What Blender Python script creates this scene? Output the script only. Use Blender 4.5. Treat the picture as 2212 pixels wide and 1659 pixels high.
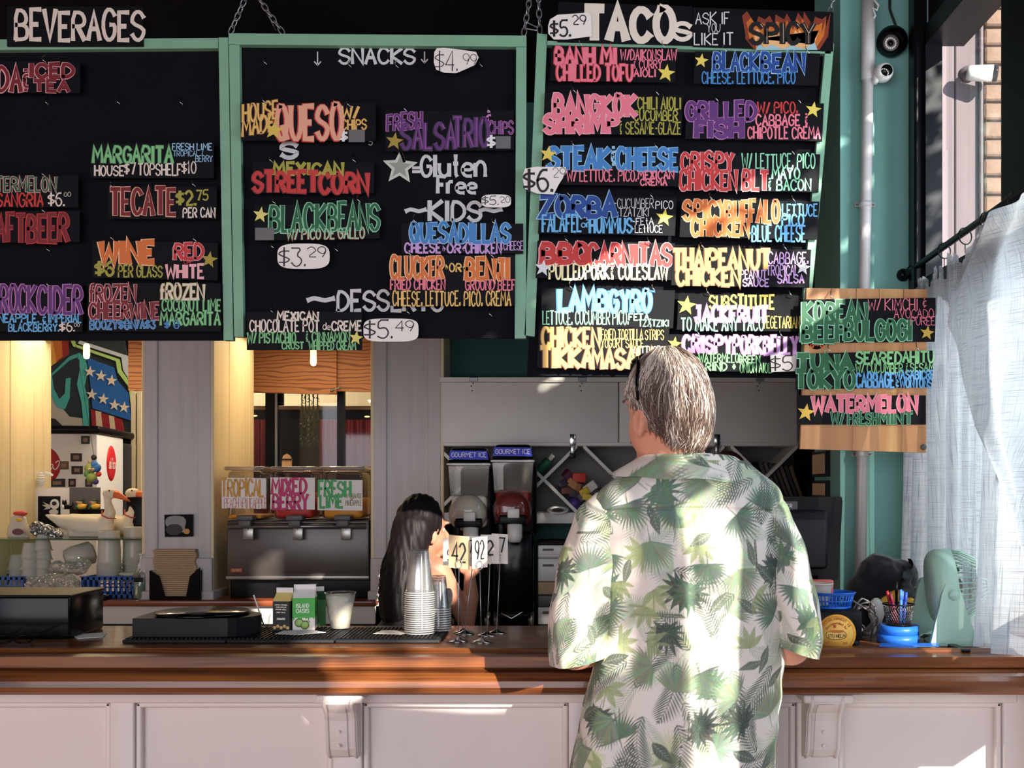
import bpy, bmesh, math, random
import numpy as np
from mathutils import Vector, Matrix, noise as mnoise, Quaternion
for o in list(bpy.data.objects): bpy.data.objects.remove(o)
R = random.Random(7)
F, VX, HY, CH = 2400.0, 1199.0, 1050.0, 1.47
def P(px, py, y):                       # photograph pixel -> point at depth y
    s = F / y
    return Vector(((px - VX) / s, y, CH - (py - HY) / s))
SC = bpy.context.scene; COL = SC.collection
# ---------------- camera
cd = bpy.data.cameras.new('camera'); cam = bpy.data.objects.new('camera', cd); COL.objects.link(cam)
cam.location = (0, 0, CH); cam.rotation_euler = (math.pi / 2, 0, 0)
cd.sensor_width = 36; cd.lens = 36 * F / 2212; cd.shift_x = -(VX - 1106) / 2212; cd.shift_y = (HY - 829.5) / 2212
SC.camera = cam
# ---------------- world, sun, daylight through the shop front, exposure
w = bpy.data.worlds.new('World'); SC.world = w; w.use_nodes = True
bg = w.node_tree.nodes['Background']; bg.inputs[0].default_value = (.55, .72, 1, 1); bg.inputs[1].default_value = 1.6
def light(name, kind, loc, energy, color, size=None, direction=None, size_y=None):
    l = bpy.data.lights.new(name, kind); l.energy = energy; l.color = color
    o = bpy.data.objects.new(name, l); COL.objects.link(o); o.location = loc
    if kind == 'AREA':
        l.shape = 'RECTANGLE'; l.size = size; l.size_y = size_y or size
    if kind == 'POINT': l.shadow_soft_size = size or .03
    if direction is not None: o.rotation_euler = Vector(direction).to_track_quat('-Z', 'Y').to_euler()
    return o
SUN = Vector((-1, 1.7, -.676)).normalized()
sun = light('sun', 'SUN', (6, -8, 6), 11.5, (1, .91, .78), direction=SUN); sun.data.angle = math.radians(.6)
light('shop_front_daylight', 'AREA', (-1.4, -2.85, 1.6), 108, (1, .88, .82), 4.6, (.05, 1, -.05), 2.3)
light('side_window_daylight', 'AREA', (1.42, 2.3, 2.0), 40, (.86, .94, 1), 1.6, (-1, .25, -.1), 1.4)
SC.view_settings.view_transform = 'Standard'; SC.view_settings.look = 'None'
SC.view_settings.exposure = 0.22; SC.view_settings.gamma = 1; SC.view_settings.use_curve_mapping = False
# ---------------- materials
def lin(c):
    return tuple((v / 255 / 12.92) if v / 255 <= .04045 else ((v / 255 + .055) / 1.055) ** 2.4 for v in c[:3])
M = {}
def mat(key, col, rough=.6, metal=0, var=.0, vscale=20, bump=0, bscale=200, trans=0, ior=1.45, emit=0, alpha=1, coat=0, stretch=(1, 1, 1), sheen=0, sss=0):
    m = bpy.data.materials.new(key); m.use_nodes = True; nt = m.node_tree; N = nt.nodes; L = nt.links
    b = N['Principled BSDF']; c = lin(col)
    if 'black' in key: b.inputs['Specular IOR Level'].default_value = .2
    b.inputs['Base Color'].default_value = (*c, 1); b.inputs['Roughness'].default_value = rough
    b.inputs['Metallic'].default_value = metal; b.inputs['IOR'].default_value = ior
    b.inputs['Transmission Weight'].default_value = trans; b.inputs['Alpha'].default_value = alpha
    b.inputs['Coat Weight'].default_value = coat; b.inputs['Sheen Weight'].default_value = sheen
    if sss: b.inputs['Subsurface Weight'].default_value = sss; b.inputs['Subsurface Radius'].default_value = (.012, .005, .003); b.inputs['Subsurface Scale'].default_value = 1
    if emit: b.inputs['Emission Color'].default_value = (*c, 1); b.inputs['Emission Strength'].default_value = emit
    if var or bump:
        tc = N.new('ShaderNodeTexCoord'); mp = N.new('ShaderNodeMapping'); mp.inputs['Scale'].default_value = stretch
        L.new(tc.outputs['Object'], mp.inputs[0])
    if var:
        n = N.new('ShaderNodeTexNoise'); n.inputs['Scale'].default_value = vscale; n.inputs['Detail'].default_value = 5; L.new(mp.outputs[0], n.inputs[0])
        rr = N.new('ShaderNodeMapRange'); rr.inputs[1].default_value = .3; rr.inputs[2].default_value = .7
        rr.inputs[3].default_value = 1 - var; rr.inputs[4].default_value = 1 + var * .6; L.new(n.outputs[0], rr.inputs[0])
        mx = N.new('ShaderNodeVectorMath'); mx.operation = 'SCALE'; mx.inputs[0].default_value = c; L.new(rr.outputs[0], mx.inputs['Scale'])
        L.new(mx.outputs[0], b.inputs['Base Color'])
    if bump:
        n2 = N.new('ShaderNodeTexNoise'); n2.inputs['Scale'].default_value = bscale; n2.inputs['Detail'].default_value = 4; L.new(mp.outputs[0], n2.inputs[0])
        bp = N.new('ShaderNodeBump'); bp.inputs['Strength'].default_value = bump; bp.inputs['Distance'].default_value = .004
        L.new(n2.outputs[0], bp.inputs['Height']); L.new(bp.outputs[0], b.inputs['Normal'])
    M[key] = m; return m
def wood(key, c1, c2, rough=.3, coat=0, scale=(3, 60, 60), ring=0, bump=.1, dist=6, c3=None):
    m = mat(key, c1, rough, coat=coat); nt = m.node_tree; N = nt.nodes; L = nt.links; b = N['Principled BSDF']
    tc = N.new('ShaderNodeTexCoord'); mp = N.new('ShaderNodeMapping'); mp.inputs['Scale'].default_value = scale; L.new(tc.outputs['Object'], mp.inputs[0])
    if ring:
        n = N.new('ShaderNodeTexWave'); n.wave_type = 'BANDS'; n.bands_direction = 'Z'; n.inputs['Scale'].default_value = ring
        n.inputs['Distortion'].default_value = dist; n.inputs['Detail'].default_value = 2; n.inputs['Detail Scale'].default_value = .7
    else:
        n = N.new('ShaderNodeTexNoise'); n.inputs['Scale'].default_value = 1; n.inputs['Detail'].default_value = 8; n.inputs['Distortion'].default_value = .6
    L.new(mp.outputs[0], n.inputs[0])
    cr = N.new('ShaderNodeValToRGB'); cr.color_ramp.elements[0].color = (*lin(c1), 1); cr.color_ramp.elements[1].color = (*lin(c2), 1)
    cr.color_ramp.elements[0].position = .35 if not ring else .0; cr.color_ramp.elements[1].position = .65 if not ring else .55
    if c3: e = cr.color_ramp.elements.new(.95); e.color = (*lin(c3), 1)
    L.new(n.outputs[0], cr.inputs[0]); L.new(cr.outputs[0], b.inputs['Base Color'])
    bp = N.new('ShaderNodeBump'); bp.inputs['Strength'].default_value = bump; bp.inputs['Distance'].default_value = .001
    L.new(n.outputs[0], bp.inputs['Height']); L.new(bp.outputs[0], b.inputs['Normal'])
    return m
def K(c, rough=.55):                      # plain paint of one colour
    k = 'paint_%d_%d_%d' % tuple(c)
    if k not in M: mat(k, c, rough)
    return k
mat('black_board', (5, 6, 15), .8, var=.25, vscale=9, bump=.05)
mat('sign_black', (6, 7, 15), .65, var=.3, vscale=14)
mat('mint_frame', (126, 172, 144), .5, var=.07, vscale=14, bump=.06, bscale=60)
mat('teal_wall', (122, 178, 170), .6, var=.06, vscale=3, bump=.05, bscale=120)
mat('teal_shaded', (34, 92, 88), .6, var=.08, vscale=4)  # same teal as the pier, with the far wall's shade put into the colour
mat('black_paint', (14, 14, 18), .5, var=.2, vscale=6)
mat('ceiling_black', (9, 9, 12), .8)
mat('black_metal', (18, 19, 24), .35, metal=.3)
mat('grey_paint', (200, 192, 190), .5, var=.09, vscale=3, bump=.12, bscale=60, stretch=(8, 8, .8))
mat('cream_paint', (226, 208, 168), .5, var=.08, vscale=3, bump=.1, bscale=50, stretch=(8, 8, .7))
mat('cabinet_white', (226, 222, 216), .5, var=.05, vscale=6, bump=.04, bscale=80)
mat('bar_white', (226, 216, 212), .42, var=.03, vscale=4, bump=.04, bscale=40)
wood('bar_wood', (72, 36, 20), (140, 82, 40), .3, coat=.25, scale=(1.6, 55, 55), bump=.12, c3=(104, 56, 28))
wood('ledge_wood', (96, 44, 24), (150, 80, 46), .3, coat=.3, scale=(2, 40, 40))
wood('plywood', (150, 96, 54), (162, 106, 60), .6, scale=(1.1, 1, 4.5), ring=3.2, dist=14, c3=(108, 60, 32))
wood('plank', (198, 146, 98), (176, 122, 78), .5, scale=(26, 26, 1.2), ring=0)
wood('pine', (206, 160, 104), (180, 128, 76), .5, scale=(30, 30, 2))
mat('floor_tile', (150, 96, 80), .5, var=.15, vscale=5)
mat('plaster', (205, 190, 180), .8, var=.05, vscale=3)
mat('steel', (150, 146, 142), .32, metal=.85, var=.1, vscale=6, stretch=(1, 1, 12))
mat('steel_dark', (96, 90, 88), .38, metal=.7, var=.15, vscale=5)
mat('chrome', (205, 205, 205), .16, metal=1)
mat('iron', (96, 98, 100), .4, metal=.9)
mat('zinc', (150, 152, 155), .35, metal=.8)
mat('glass', (240, 250, 248), .02, trans=1, ior=1.45)
mat('green_glass', (150, 205, 190), .04, trans=.9, ior=1.45)
mat('clear_plastic', (246, 246, 246), .1, trans=.85, ior=1.35, alpha=.55)
mat('cup_plastic', (240, 240, 240), .16, trans=.6, ior=1.4, alpha=.5)
mat('frosted', (232, 226, 216), .35, trans=.35, alpha=.9)
mat('black_plastic', (14, 14, 18), .4)
mat('black_gloss', (12, 12, 14), .15)
mat('grey_plastic', (92, 88, 88), .45)
mat('white_plastic', (226, 224, 220), .35)
mat('paper', (232, 225, 222), .7)
mat('card_white', (236, 228, 222), .5)
mat('kraft', (196, 168, 134), .8, var=.05, vscale=40)
mat('blue_plastic', (36, 92, 168), .3)
mat('bright_blue', (40, 110, 215), .35)
mat('fan_green', (160, 196, 182), .38)
mat('conduit', (198, 194, 194), .4, var=.06, vscale=6)
mat('skin', (222, 158, 132), .5, sss=.12, var=.05, vscale=25)
mat('skin_girl', (176, 122, 98), .5, sss=.06)
mat('hair_black', (22, 17, 20), .55)
mat('hair_white', (214, 204, 194), .4); mat('hair_grey', (138, 122, 112), .4); mat('hair_brown', (88, 70, 62), .42)
mat('hair_red', (84, 44, 36), .45)
mat('denim', (60, 72, 96), .8, var=.1, vscale=60)
mat('black_cloth', (22, 22, 30), .75, sheen=.3)
mat('black_vinyl', (18, 19, 24), .22)
mat('yellow', (236, 184, 66), .6)
mat('foil', (170, 168, 166), .25, metal=.9)
mat('brick', (138, 112, 94), .85, var=.22, vscale=18, bump=.7, bscale=70)
mat('mortar', (120, 112, 108), .9)
mat('weathered', (118, 106, 110), .7, var=.12, vscale=3, stretch=(6, 6, .6))
mat('red_curtain', (120, 36, 40), .8)
mat('leaf', (52, 84, 38), .55, var=.3, vscale=30)
mat('bark', (70, 60, 52), .9)
mat('bulb', (255, 206, 130), .4, emit=2.2)
mat('rubber', (30, 30, 34), .7)
mat('slush_white', (236, 230, 214), .5, bump=.5, bscale=500)
mat('slush_red', (132, 14, 16), .4, bump=.3, bscale=300)
mat('juice_red', (214, 36, 28), .3); mat('juice_orange', (246, 168, 36), .3)
mat('goose_white', (226, 214, 190), .45, var=.04, vscale=8)
mat('orange', (222, 104, 46), .45)
mat('sheer', (206, 214, 220), .8)
def sheer():
    m = M['sheer']; nt = m.node_tree; N = nt.nodes; L = nt.links; b = N['Principled BSDF']; out = N['Material Output']
    tc = N.new('ShaderNodeTexCoord'); acc = None
    for sc_, sz in (((.4, 11, 620), 'h'), ((.4, 640, 9), 'v')):
        mp = N.new('ShaderNodeMapping'); mp.inputs['Scale'].default_value = sc_; L.new(tc.outputs['Object'], mp.inputs[0])
        n = N.new('ShaderNodeTexNoise'); n.inputs['Scale'].default_value = 1; n.inputs['Detail'].default_value = 3; L.new(mp.outputs[0], n.inputs[0])
        r = N.new('ShaderNodeMapRange'); r.inputs[1].default_value = .52; r.inputs[2].default_value = .68; L.new(n.outputs[0], r.inputs[0])
        if acc is None: acc = r
        else:
            mm = N.new('ShaderNodeMath'); mm.operation = 'MAXIMUM'; L.new(acc.outputs[0], mm.inputs[0]); L.new(r.outputs[0], mm.inputs[1]); acc = mm
    mc = N.new('ShaderNodeMix'); mc.data_type = 'RGBA'; mc.inputs[6].default_value = (*lin((186, 189, 192)), 1); mc.inputs[7].default_value = (*lin((140, 144, 150)), 1)
    L.new(acc.outputs[0], mc.inputs[0])
    d = N.new('ShaderNodeBsdfDiffuse'); t = N.new('ShaderNodeBsdfTranslucent'); tr = N.new('ShaderNodeBsdfTransparent')
    L.new(mc.outputs[2], d.inputs[0]); L.new(mc.outputs[2], t.inputs[0])
    a = N.new('ShaderNodeMixShader'); a.inputs[0].default_value = .5; L.new(d.outputs[0], a.inputs[1]); L.new(t.outputs[0], a.inputs[2])
    a2 = N.new('ShaderNodeMixShader'); a2.inputs[0].default_value = .12; L.new(a.outputs[0], a2.inputs[1]); L.new(tr.outputs[0], a2.inputs[2])
    L.new(a2.outputs[0], out.inputs[0]); N.remove(b)
sheer()
# ---------------- mesh builder
class MB:
    def __init__(s): s.v = []; s.f = []; s.m = []; s.s = []
    def add(s, vs, fs, m, smooth=False):
        o = len(s.v); s.v += [tuple(p) for p in vs]
        for f in fs: s.f.append(tuple(i + o for i in f)); s.m.append(m); s.s.append(smooth)
        return s
    def box(s, a, b, m):
        x0, y0, z0 = a; x1, y1, z1 = b
        return s.add([(x0, y0, z0), (x1, y0, z0), (x1, y1, z0), (x0, y1, z0), (x0, y0, z1), (x1, y0, z1), (x1, y1, z1), (x0, y1, z1)],
                     [(0, 3, 2, 1), (4, 5, 6, 7), (0, 1, 5, 4), (1, 2, 6, 5), (2, 3, 7, 6), (3, 0, 4, 7)], m)
    def rbox(s, a, b, m, r=.005, seg=2, mtx=None):
        bm = bmesh.new(); bmesh.ops.create_cube(bm, size=1)
        c = [(a[i] + b[i]) / 2 for i in range(3)]; d = [b[i] - a[i] for i in range(3)]
        for v in bm.verts: v.co = Vector((c[0] + v.co.x * d[0], c[1] + v.co.y * d[1], c[2] + v.co.z * d[2]))
        bmesh.ops.bevel(bm, geom=bm.edges[:] + bm.verts[:], offset=min(r, min(abs(q) for q in d) * .49), segments=seg, profile=.5, affect='EDGES')
        if mtx is not None: bmesh.ops.transform(bm, matrix=mtx, verts=bm.verts)
        bm.verts.index_update()
        s.add([v.co for v in bm.verts], [[v.index for v in f.verts] for f in bm.faces], m, seg > 1); bm.free(); return s
    def prism(s, pts, y0, y1, m):             # polygon of (x, z) extruded along y
        n = len(pts); ar = sum(pts[i][0] * pts[(i + 1) % n][1] - pts[(i + 1) % n][0] * pts[i][1] for i in range(n))
        if ar < 0: pts = pts[::-1]
        return s.add([(x, y0, z) for x, z in pts] + [(x, y1, z) for x, z in pts],
                     [tuple(range(n)), tuple(range(2 * n - 1, n - 1, -1))] + [(i, i + n, (i + 1) % n + n, (i + 1) % n) for i in range(n)], m)
    def px(s, pts, y0, y1, m):                # polygon of photograph pixels, front at y0
        return s.prism([(P(a, b, y0).x, P(a, b, y0).z) for a, b in pts], y0, y1, m)
    def pbox(s, x0, y0, x1, y1, d0, d1, m, r=0):
        a = P(x0, y1, d0); b = P(x1, y0, d0)
        if r: return s.rbox((a.x, d0, a.z), (b.x, d1, b.z), m, r)
        return s.box((a.x, d0, a.z), (b.x, d1, b.z), m)
    def extx(s, pts, x0, x1, m, smooth=False):   # profile of (y, z) extruded along x
        n = len(pts)
        return s.add([(x0, y, z) for y, z in pts] + [(x1, y, z) for y, z in pts],
                     [tuple(range(n)), tuple(range(2 * n - 1, n - 1, -1))] + [(i, i + n, (i + 1) % n + n, (i + 1) % n) for i in range(n)], m, smooth)
    def lathe(s, prof, c=(0, 0, 0), m='paper', n=24, axis=(0, 0, 1), smooth=True, cap=False):
        q = Vector(axis).to_track_quat('Z', 'Y'); c = Vector(c); vs = []; fs = []
        for r, h in prof:
            for k in range(n):
                a = 2 * math.pi * k / n; vs.append(c + q @ Vector((r * math.cos(a), r * math.sin(a), h)))
        for i in range(len(prof) - 1):
            for k in range(n): fs.append((i * n + k, i * n + (k + 1) % n, (i + 1) * n + (k + 1) % n, (i + 1) * n + k))
        if cap: fs.append(tuple(range(n - 1, -1, -1))); fs.append(tuple((len(prof) - 1) * n + k for k in range(n)))
        return s.add(vs, fs, m, smooth)
    def tube(s, pts, r, m, n=8, smooth=True, closed=False):
        pts = [Vector(p) for p in pts]; L = len(pts); vs = []; fs = []; up = None
        for i, p in enumerate(pts):
            if closed: t = pts[(i + 1) % L] - pts[i - 1]
            else: t = pts[min(i + 1, L - 1)] - pts[max(i - 1, 0)]
            t.normalize()
            if up is None: up = t.orthogonal().normalized()
            up = (up - t * up.dot(t)); up = up.normalized() if up.length > 1e-6 else t.orthogonal().normalized()
            b = t.cross(up); rr = r[i] if isinstance(r, (list, tuple)) else r
            for k in range(n):
                a = 2 * math.pi * k / n; vs.append(p + (up * math.cos(a) + b * math.sin(a)) * rr)
        for i in range(L if closed else L - 1):
            j = (i + 1) % L
            for k in range(n): fs.append((i * n + k, i * n + (k + 1) % n, j * n + (k + 1) % n, j * n + k))
        if not closed: fs.append(tuple(range(n - 1, -1, -1))); fs.append(tuple((L - 1) * n + k for k in range(n)))
        return s.add(vs, fs, m, smooth)
    def ball(s, c, r, m, n=16, mm=10, q=None):
        r = (r, r, r) if not isinstance(r, (list, tuple)) else r; vs = []; fs = []; c = Vector(c)
        for i in range(mm + 1):
            t = math.pi * i / mm
            for k in range(n):
                a = 2 * math.pi * k / n; d = Vector((r[0] * math.sin(t) * math.cos(a), r[1] * math.sin(t) * math.sin(a), r[2] * math.cos(t)))
                if q is not None: d = q @ d
                vs.append(c + d)
        for i in range(mm):
            for k in range(n): fs.append((i * n + k, (i + 1) * n + k, (i + 1) * n + (k + 1) % n, i * n + (k + 1) % n))
        return s.add(vs, fs, m, True)
    def grid(s, fn, nu, nv, m, closed_u=False, smooth=True):
        vs = [fn(i / (nu if closed_u else nu - 1), j / (nv - 1)) for j in range(nv) for i in range(nu)]; fs = []
        for j in range(nv - 1):
            for i in range(nu if closed_u else nu - 1):
                k = (i + 1) % nu; fs.append((j * nu + i, j * nu + k, (j + 1) * nu + k, (j + 1) * nu + i))
        return s.add(vs, fs, m, smooth)
    def mesh(s, name, off=(0, 0, 0)):
        me = bpy.data.meshes.new(name); ox, oy, oz = off
        me.from_pydata([(x - ox, y - oy, z - oz) for x, y, z in s.v], [], s.f)
        keys = list(dict.fromkeys(s.m))
        for k in keys: me.materials.append(M[k])
        ix = {k: i for i, k in enumerate(keys)}
        me.polygons.foreach_set('material_index', [ix[k] for k in s.m]); me.polygons.foreach_set('use_smooth', s.s)
        me.update(); return me
    def build(s, name, parent=None, local=False):
        off = (0, 0, 0)
        if parent is not None: off = (0, 0, 0) if local else WL[parent.name]
        elif s.v and not local:
            xs = [v[0] for v in s.v]; ys = [v[1] for v in s.v]; zs = [v[2] for v in s.v]
            off = ((min(xs) + max(xs)) / 2, (min(ys) + max(ys)) / 2, min(zs))
        o = bpy.data.objects.new(name, s.mesh(name, off)); COL.objects.link(o); WL[o.name] = off
        if parent is not None: o.parent = parent
        else: o.location = off
        return o
WL = {}
def tag(o, label=None, cat=None, group=None, kind=None):
    if label: o['label'] = label
    if cat: o['category'] = cat
    if group: o['group'] = group
    if kind: o['kind'] = kind
    return o
def thing(name, label, cat, loc=(0, 0, 0), group=None, rot=None):
    o = bpy.data.objects.new(name, None); COL.objects.link(o); o.location = loc; o.empty_display_size = .05
    if rot: o.rotation_euler = rot
    WL[o.name] = tuple(loc); return tag(o, label, cat, group)
NUM = 'first second third fourth fifth sixth seventh eighth ninth tenth eleventh twelfth thirteenth fourteenth fifteenth sixteenth seventeenth eighteenth nineteenth twentieth'.split()
def struct(o): o['kind'] = 'structure'; return o
def dup(root, loc, label=None, rot=None, scale=None):
    def cp(o, par):
        c = o.copy(); COL.objects.link(c)
        if par is not None: c.parent = par
        for ch in o.children: cp(ch, c)
        return c
    r = cp(root, None); r.location = loc
    if rot: r.rotation_euler = rot
    if scale: r.scale = scale
    if label: r['label'] = label
    WL[r.name] = tuple(loc); return r
def fuse(mb, voxel, key, smooth=4, name='body'):     # one continuous surface out of overlapping volumes
    o = mb.build('tmp_' + name, local=True); md = o.modifiers.new('r', 'REMESH'); md.mode = 'VOXEL'; md.voxel_size = voxel; md.use_smooth_shade = True
    if smooth: sm = o.modifiers.new('s', 'SMOOTH'); sm.iterations = smooth; sm.factor = .5
    dg = bpy.context.evaluated_depsgraph_get(); me = bpy.data.meshes.new_from_object(o.evaluated_get(dg)); bpy.data.objects.remove(o)
    me.materials.clear(); me.materials.append(M[key]); me.name = name
    return me
def place_mesh(me, name, parent=None):
    off = Vector(WL[parent.name]) if parent is not None else Vector((0, 0, 0))
    me.transform(Matrix.Translation(-off)); o = bpy.data.objects.new(name, me); COL.objects.link(o); WL[o.name] = tuple(off)
    if parent is not None: o.parent = parent
    return o
def limb(mb, pts, rs, n=14):      # chain of tapered volumes with round joints
    pts = [Vector(p) for p in pts]; m = 'paper'
    for i, p in enumerate(pts):
        mb.ball(p, rs[i], m, n, 8)
        if i: mb.tube([pts[i - 1], p], [rs[i - 1], rs[i]], m, n)
    return mb
def clearmat(key, tint, gloss=.12, rough=.05, diff=0, dcol=None):
    m = bpy.data.materials.new(key); m.use_nodes = True; nt = m.node_tree; N = nt.nodes; L = nt.links
    N.remove(N['Principled BSDF']); out = N['Material Output']
    t = N.new('ShaderNodeBsdfTransparent'); t.inputs[0].default_value = (*lin(tint), 1)
    g = N.new('ShaderNodeBsdfGlossy'); g.inputs['Roughness'].default_value = rough
    fr = N.new('ShaderNodeLayerWeight'); fr.inputs['Blend'].default_value = .25
    mr = N.new('ShaderNodeMapRange'); mr.inputs[3].default_value = gloss * .35; mr.inputs[4].default_value = min(1, gloss * 5); L.new(fr.outputs['Facing'], mr.inputs[0])
    a = N.new('ShaderNodeMixShader'); L.new(mr.outputs[0], a.inputs[0]); L.new(t.outputs[0], a.inputs[1]); L.new(g.outputs[0], a.inputs[2]); last = a
    if diff:
        d = N.new('ShaderNodeBsdfDiffuse'); d.inputs[0].default_value = (*lin(dcol or tint), 1)
        b = N.new('ShaderNodeMixShader'); b.inputs[0].default_value = diff; L.new(a.outputs[0], b.inputs[1]); L.new(d.outputs[0], b.inputs[2]); last = b
    L.new(last.outputs[0], out.inputs[0]); M[key] = m
clearmat('pane', (250, 252, 252), .06)
clearmat('shelf_glass', (176, 214, 204), .2)
clearmat('cup_plastic', (251, 251, 251), .3, .08, .05, (240, 240, 240))
clearmat('clear_plastic', (236, 234, 232), .22, .08, .10, (225, 215, 205))
clearmat('bowl_plastic', (240, 238, 236), .14, .06, .02, (225, 215, 205))
clearmat('bag_plastic', (240, 238, 234), .45, .15, .25, (230, 222, 210))
clearmat('frosted', (232, 226, 216), .2, .25, .62, (232, 226, 214))
XW = 1.136
Z = lambda py, y: CH - (py - HY) * y / F
X = lambda px, y: (px - VX) * y / F
# ================= room shell
struct(MB().box((-5.6, -3, -.1), (XW, 9.6, 0), 'floor_tile').build('floor'))
struct(MB().box((-5.6, -3, 3.3), (XW + .2, 9.6, 3.4), 'ceiling_black').build('ceiling'))
struct(MB().box((-5.7, -3, 0), (-5.6, 9.6, 3.3), 'plaster').build('wall_left'))
b = MB()                                   # side wall and window; near openings, out of view, shaped for the sun patches
for y0_, y1_, z0_, z1_ in ((-3, -.35, 0, 3.3), (-.35, .62, 0, 1.75), (-.35, .62, 2.32, 3.3), (.62, .67, 0, 3.3), (.67, 1.30, 0, 1.30), (.67, 1.30, 2.06, 2.1), (1.30, 2.0, 0, 2.06), (.62, 3.36, 2.84, 3.3),
    (2.0, 2.53, 0, .12), (2.0, 2.15, 1.0, 2.06), (2.15, 2.53, 1.0, 1.2), (2.53, 2.6, 0, 1.2), (2.6, 3.36, 0, 1.0)): b.box((XW, y0_, z0_), (XW + .06, y1_, z1_), 'bar_white' if z1_ < 1.3 and y0_ > 1.9 else 'black_paint')
b.extx([(-.35, 1.75), (.62, 1.75), (.3, 1.88), (-.1, 2.06), (-.35, 2.08)], XW, XW + .06, 'black_paint')  # unseen sloped sill added to trim the sunlight on the bar front
b.box((XW, 3.39, 0), (XW + .02, 5.4, 3.3), 'black_metal'); struct(b.build('wall_right'))
b = MB(); b.box((-5.6, -3.1, 0), (-4.4, -3, 3.3), 'plaster'); b.box((-4.4, -3.1, 2.9), (1.2, -3, 3.3), 'plaster'); b.box((-4.4, -3.1, 0), (1.2, -3, .5), 'plaster')
struct(b.build('wall_front'))
# shop window in the side wall
wn = MB(); 
wn.box((XW - .02, 1.0, 1.3), (XW + .1, 1.04, 2.84), 'black_metal'); wn.box((XW - .02, 2.61, 2.06), (XW + .1, 2.78, 2.84), 'black_metal')  # first bar is out of view, added to streak the sunlight
wn.box((XW - .02, 1.75, 2.02), (XW + .06, 3.36, 2.10), 'black_metal'); wn.box((XW - .02, 1.75, 2.80), (XW + .1, 3.36, 2.86), 'black_metal')
wn.box((XW - .02, 3.345, 1.09), (XW + .03, 3.38, 2.84), 'black_metal')
win = struct(wn.build('window_1'))
MB().box((XW - .035, 2.16, 1.0), (XW + .14, 3.42, 1.055), 'bar_white').build('window_sill', win)
MB().box((XW + .04, 1.75, 1.09), (XW + .046, 3.34, 2.84), 'pane').build('window_pane', win)
MB().box((XW + .04, 2.0, .12), (XW + .046, 2.53, 1.0), 'pane').build('window_pane', win)
for k, y in enumerate((3.37, 3.42, 3.475)):   # stepped black jamb at the far end
    MB().rbox((XW - .045 + .012 * k, y, .9), (XW - .002, y + .035, 3.3), 'black_metal', .006, 1).build('jamb_board', win)
MB().rbox((XW - .03, 3.375, 1.9), (XW - .012, 3.395, 2.75), 'weathered', .002, 1).build('jamb_strip', win)
# teal pier beside the window
pier = struct(MB().box((.902, 3.514, 0), (XW, 3.86, 3.3), 'teal_wall').build('wall_pier'))
# back wall
struct(MB().box((X(952, 5.3), 5.3, 0), (XW, 5.4, 3.3), 'teal_shaded').build('wall_back'))
# columns
def column(x0, x1, name):
    yf = 5.0; a, c = X(x0, yf), X(x1, yf); wd = .058
    o = struct(MB().box((a + .004, yf + .012, 0), (c - .004, 5.68, 3.3), 'grey_paint').build(name))
    MB().rbox((a, yf, 0), (a + wd, yf + .02, 3.3), 'grey_paint', .003, 1).build('edge_board', o)
    MB().rbox((c - wd, yf, 0), (c, yf + .02, 3.3), 'grey_paint', .003, 1).build('edge_board', o)
    for s_ in (a, c):                              # cream boards lining the openings
        sg = -1 if s_ == a else 1; q = 5.0
        for d in (.24, .24, .10, .09):
            k = MB(); xs = sorted((s_ - sg * .004, s_ + sg * .014)); k.rbox((xs[0], q + .003, .9), (xs[1], q + d - .003, 3.3), 'cream_paint', .003, 1); k.build('lining_board', o); q += d
    zb = Z(1205, yf)
    k = MB(); k.rbox((a - .012, yf - .02, .955), (c + .012, yf + .2, zb), 'grey_paint', .006, 2); k.rbox((a - .022, yf - .03, .955), (c + .022, yf + .2, 1.0), 'grey_paint', .006, 2); k.build('column_base', o)
    return o
column(-190, -41, 'wall_column_1'); column(312, 455, 'wall_column_2'); column(807, 952, 'wall_column_3')
struct(MB().box((X(-41, 5), 5.02, 2.25), (X(807, 5), 5.855, 3.3), 'black_paint').build('wall_header'))
# ledge between the columns
lw = struct(MB().box((-5.6, 5.0, 0), (X(952, 5), 5.9, .93), 'cabinet_white').build('wall_counter_back'))
lg = tag(MB().rbox((-3.1, 4.93, .936), (X(812, 4.93), 5.93, .962), 'ledge_wood', .004).build('wooden_ledge'), 'red-brown varnished wooden ledge running behind the bar under the two openings', 'ledge')
struct(MB().box((-3.1, 4.97, Z(1308, 5)), (X(812, 5), 5.0, Z(1346, 5)), 'cabinet_white').build('trim_1'))
struct(MB().box((-3.1, 4.965, .80), (X(812, 5), 5.0, Z(1346, 5)), 'black_metal').build('trim_2'))
# back room beyond the openings
struct(MB().box((-5.6, 9.5, 0), (XW, 9.6, 3.3), 'black_paint').build('wall_far'))
struct(MB().box((X(952, 5.4), 5.4, 0), (X(952, 5.4) + .08, 9.5, 3.3), 'plaster').build('wall_partition'))
bw = struct(MB().box((X(612, 6.2), 6.2, Z(876, 6.2)), (X(580, 6.2), 6.22, 2.3), 'black_metal').build('window_2'))
b = MB(); 
for a, c in ((583, 604), (738, 750)): b.pbox(a - 10, 720, c - 8, 1020, 6.14, 6.2, 'black_metal')
b.build('mullion', bw)
MB().pbox(536, 720, 812, 1060, 6.17, 6.18, 'pane').build('window_pane', bw)
MB().pbox(604 - 10, 850, 608 - 10, 1020, 6.13, 6.15, 'zinc').build('mullion_edge', bw)
struct(MB().pbox(500, 1008, 830, 1100, 6.1, 6.25, 'black_metal').build('window_sill_back'))
o = struct(MB().pbox(460, 820, 900, 877, 8.2, 8.6, 'cream_paint').build('trim_3'))
struct(MB().pbox(460, 877, 900, 906, 8.62, 8.66, 'black_metal').build('trim_4'))
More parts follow.
